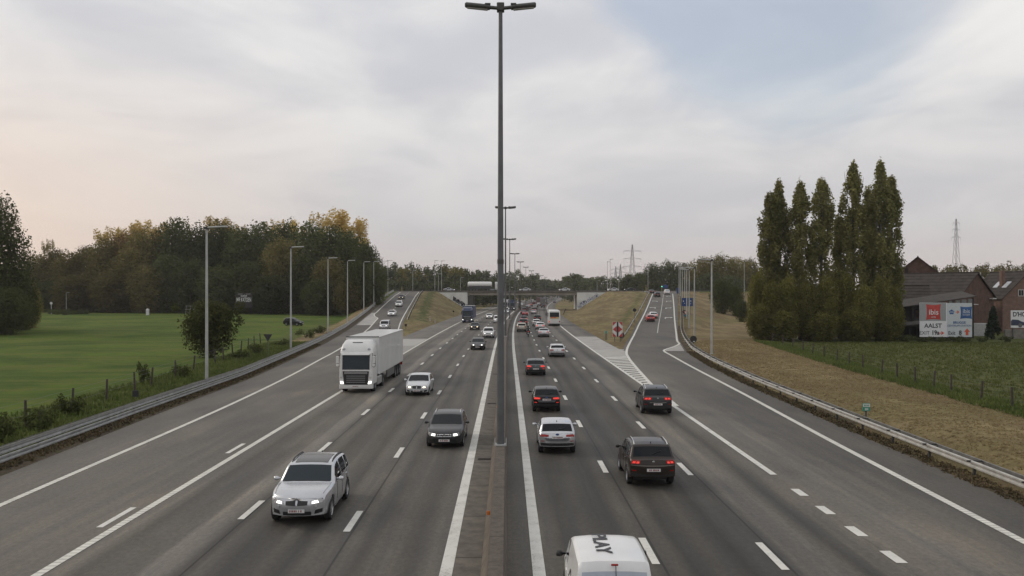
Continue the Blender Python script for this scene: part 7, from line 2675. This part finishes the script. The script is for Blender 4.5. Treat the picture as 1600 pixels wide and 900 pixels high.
disc(0.33, -0.03, -0.015, 0).build("printed_wheel", PSTEEL, cp_, loc=(1.45, 0, zc_ - 0.32))

# board at the edge of the wood
d = 258
mk = empty("wood_board", (at(381, d), d, tz(at(381, d), d)), 0, "black board with white lettering at the edge of the dark wood", "sign")
zb0 = tz(at(381, d), d)
w = 13.5 / FPX * d
MB().bbox(-w, w, 0, 0.1, up(481, d) - zb0, up(458, d) - zb0, 0.02).build("board", DARKW, mk)
for x in (-w * 0.8, w * 0.8):
    MB().box(x - 0.08, x + 0.08, 0.11, 0.25, -0.4, up(460, d) - zb0).build("post", DARKW, mk)
BRIGHT = pmat("board_lettering", (0.62, 0.63, 0.62), 0.5, var=0.03)
text_part("MIE KATOEN", 1.75, BRIGHT, mk, (0, -0.02, up(471.5, d) - zb0), bold=0.03, sx=0.42)
text_part("outlet", 0.85, BRIGHT, mk, (0, -0.02, up(463.5, d) - zb0), bold=0.01, sx=0.9)
for px0, px1 in ((372, 379), (384, 391.5)):
    MB().box((px0 - 381) / FPX * d, (px1 - 381) / FPX * d, -0.012, -0.002, up(459.6, d) - zb0, up(459.2, d) - zb0).build("rule", BRIGHT, mk)
# climbing frame, white hut and corner lamp at the far side of the meadow
d = 255
x = at(300, d)
fr = empty("climbing_frame", (x, d, tz(x, d)), 0, "pale lattice climbing frame at the far edge of the meadow", "frame")
FRM = pmat("frame_pale", (0.30, 0.30, 0.28), 0.6, var=0.1)
for k in range(4):
    MB().tube([(-1.9 + k * 1.2, 0, -0.2), (-1.7 + k * 1.2, 0.3, 2.6)], 0.05, 5).build("upright", FRM, fr)
for k in range(3):
    MB().tube([(-2.0, 0.1 * k, 0.5 + k), (2.0, 0.1 * k, 0.5 + k)], 0.045, 5).build("rung", FRM, fr)
x = at(230, d)
kb = empty("beehive_box", (x, d, tz(x, d)), 0, "small white box at the far edge of the meadow", "box")
MB().bbox(-0.4, 0.4, 0, 0.6, -0.1, 1.5, 0.05).build("box", SIGNW, kb)
MB().loft([[(-0.5, -0.1, 1.5), (0.5, -0.1, 1.5), (0.5, 0.7, 1.5), (-0.5, 0.7, 1.5)], [(-0.1, 0.2, 1.9), (0.1, 0.2, 1.9), (0.1, 0.4, 1.9), (-0.1, 0.4, 1.9)]]).build("lid", SIGNW, kb)
d = 262
x = at(103.5, d)
copy_tree(sl, (x, d, tz(x, d)), 0, "small lamp post at the far left corner of the meadow", "lamp posts away from the roads", (0.6, 0.6, 0.50))
x = at(80, d)
kb = empty("white_signpost", (x, d, tz(x, d)), 0, "white round-headed signpost at the far left corner of the meadow", "sign")
MB().box(-0.06, 0.06, 0, 0.1, -0.2, 3.0).build("post", SIGNW, kb)
disc(0.4, -0.05, -0.01, 3.2).build("disc", SIGNW, kb)

# ------------------------------------------------------------------ pylons
PYL = pmat("pylon_steel", (0.30, 0.305, 0.315), 0.7, 0.2, var=0.1)


def pylon(name, label, px, d, py_top, base_w, arms, group="power pylons"):
    x = at(px, d)
    H = up(py_top, d)
    r = empty(name, (x, d, 0), 0.15, label, "pylon", group)
    th = 0.095 * d / 500
    levels = [0, 0.14, 0.27, 0.39, 0.50, 0.60, 0.69, 0.77, 0.84, 0.90, 0.96, 1.0]
    hwid = lambda t: base_w / 2 * max(0.05, (1 - t * 1.35) if t < 0.5 else (0.325 - (t - 0.5) * 0.55))
    for sx, sy in ((1, 1), (1, -1), (-1, 1), (-1, -1)):
        MB().tube([(sx * hwid(t), sy * hwid(t), H * t) for t in levels], th, 4).build("leg", PYL, r)
    br = MB()
    for i in range(len(levels) - 1):
        a, b = levels[i], levels[i + 1]
        for sg in (1, -1):
            br.tube([(-hwid(a), sg * hwid(a), H * a), (hwid(b), sg * hwid(b), H * b)], th * 0.6, 3)
            br.tube([(hwid(a), sg * hwid(a), H * a), (-hwid(b), sg * hwid(b), H * b)], th * 0.6, 3)
            br.tube([(sg * hwid(a), -hwid(a), H * a), (sg * hwid(b), hwid(b), H * b)], th * 0.6, 3)
        br.tube([(-hwid(b), -hwid(b), H * b), (hwid(b), -hwid(b), H * b)], th * 0.6, 3)
    tag(br.build("bracing", PYL, r), kind="stuff")
    for t, w in arms:
        m = MB()
        for sg in (1, -1):
            m.tube([(sg * hwid(t), 0, H * t + 0.9 * d / 600), (sg * w, 0, H * t)], th * 0.7, 4)
            m.tube([(sg * hwid(t), 0, H * t), (sg * w, 0, H * t)], th * 0.7, 4)
            m.tube([(sg * w * 0.97, 0, H * t), (sg * w * 0.97, 0, H * t - 2.2 * d / 600)], th * 0.5, 3)
        m.build("cross_arm", PYL, r)


pylon("pylon", "slender lattice pylon standing behind the farm roofs", 1494, 560, 342, 9.0, ((0.78, 3.2), (0.87, 2.8), (0.95, 2.4)))
pylon("pylon", "lattice pylon with three pairs of arms behind the exit slip road", 988, 760, 382, 12.0, ((0.60, 8.2), (0.74, 7.8), (0.88, 8.0)))
pylon("pylon", "small distant pylon, left of two beyond the overpass trees", 962, 1500, 416, 12.0, ((0.62, 8), (0.75, 8), (0.88, 8)))
pylon("pylon", "small distant pylon, right of two beyond the overpass trees", 969.5, 1300, 413, 12.0, ((0.62, 8), (0.75, 8), (0.88, 8)))
# ------------------------------------------------------------------ air
hz_ = MB().box(-900, 900, -30, 3300, -3.0, 75.0).build("haze", [])
vm = bpy.data.materials.new("haze_air")
vm.use_nodes = True
vn, vl = vm.node_tree.nodes, vm.node_tree.links
vn.clear()
pv_ = vn.new("ShaderNodeVolumePrincipled")
pv_.inputs["Color"].default_value = (0.86, 0.85, 0.88, 1)
pv_.inputs["Density"].default_value = 0.00014
pv_.inputs["Anisotropy"].default_value = 0.2
vo = vn.new("ShaderNodeOutputMaterial")
vl.new(pv_.outputs[0], vo.inputs["Volume"])
hz_.data.materials.append(vm)
tag(hz_, "thin evening haze over the motorway", kind="stuff")
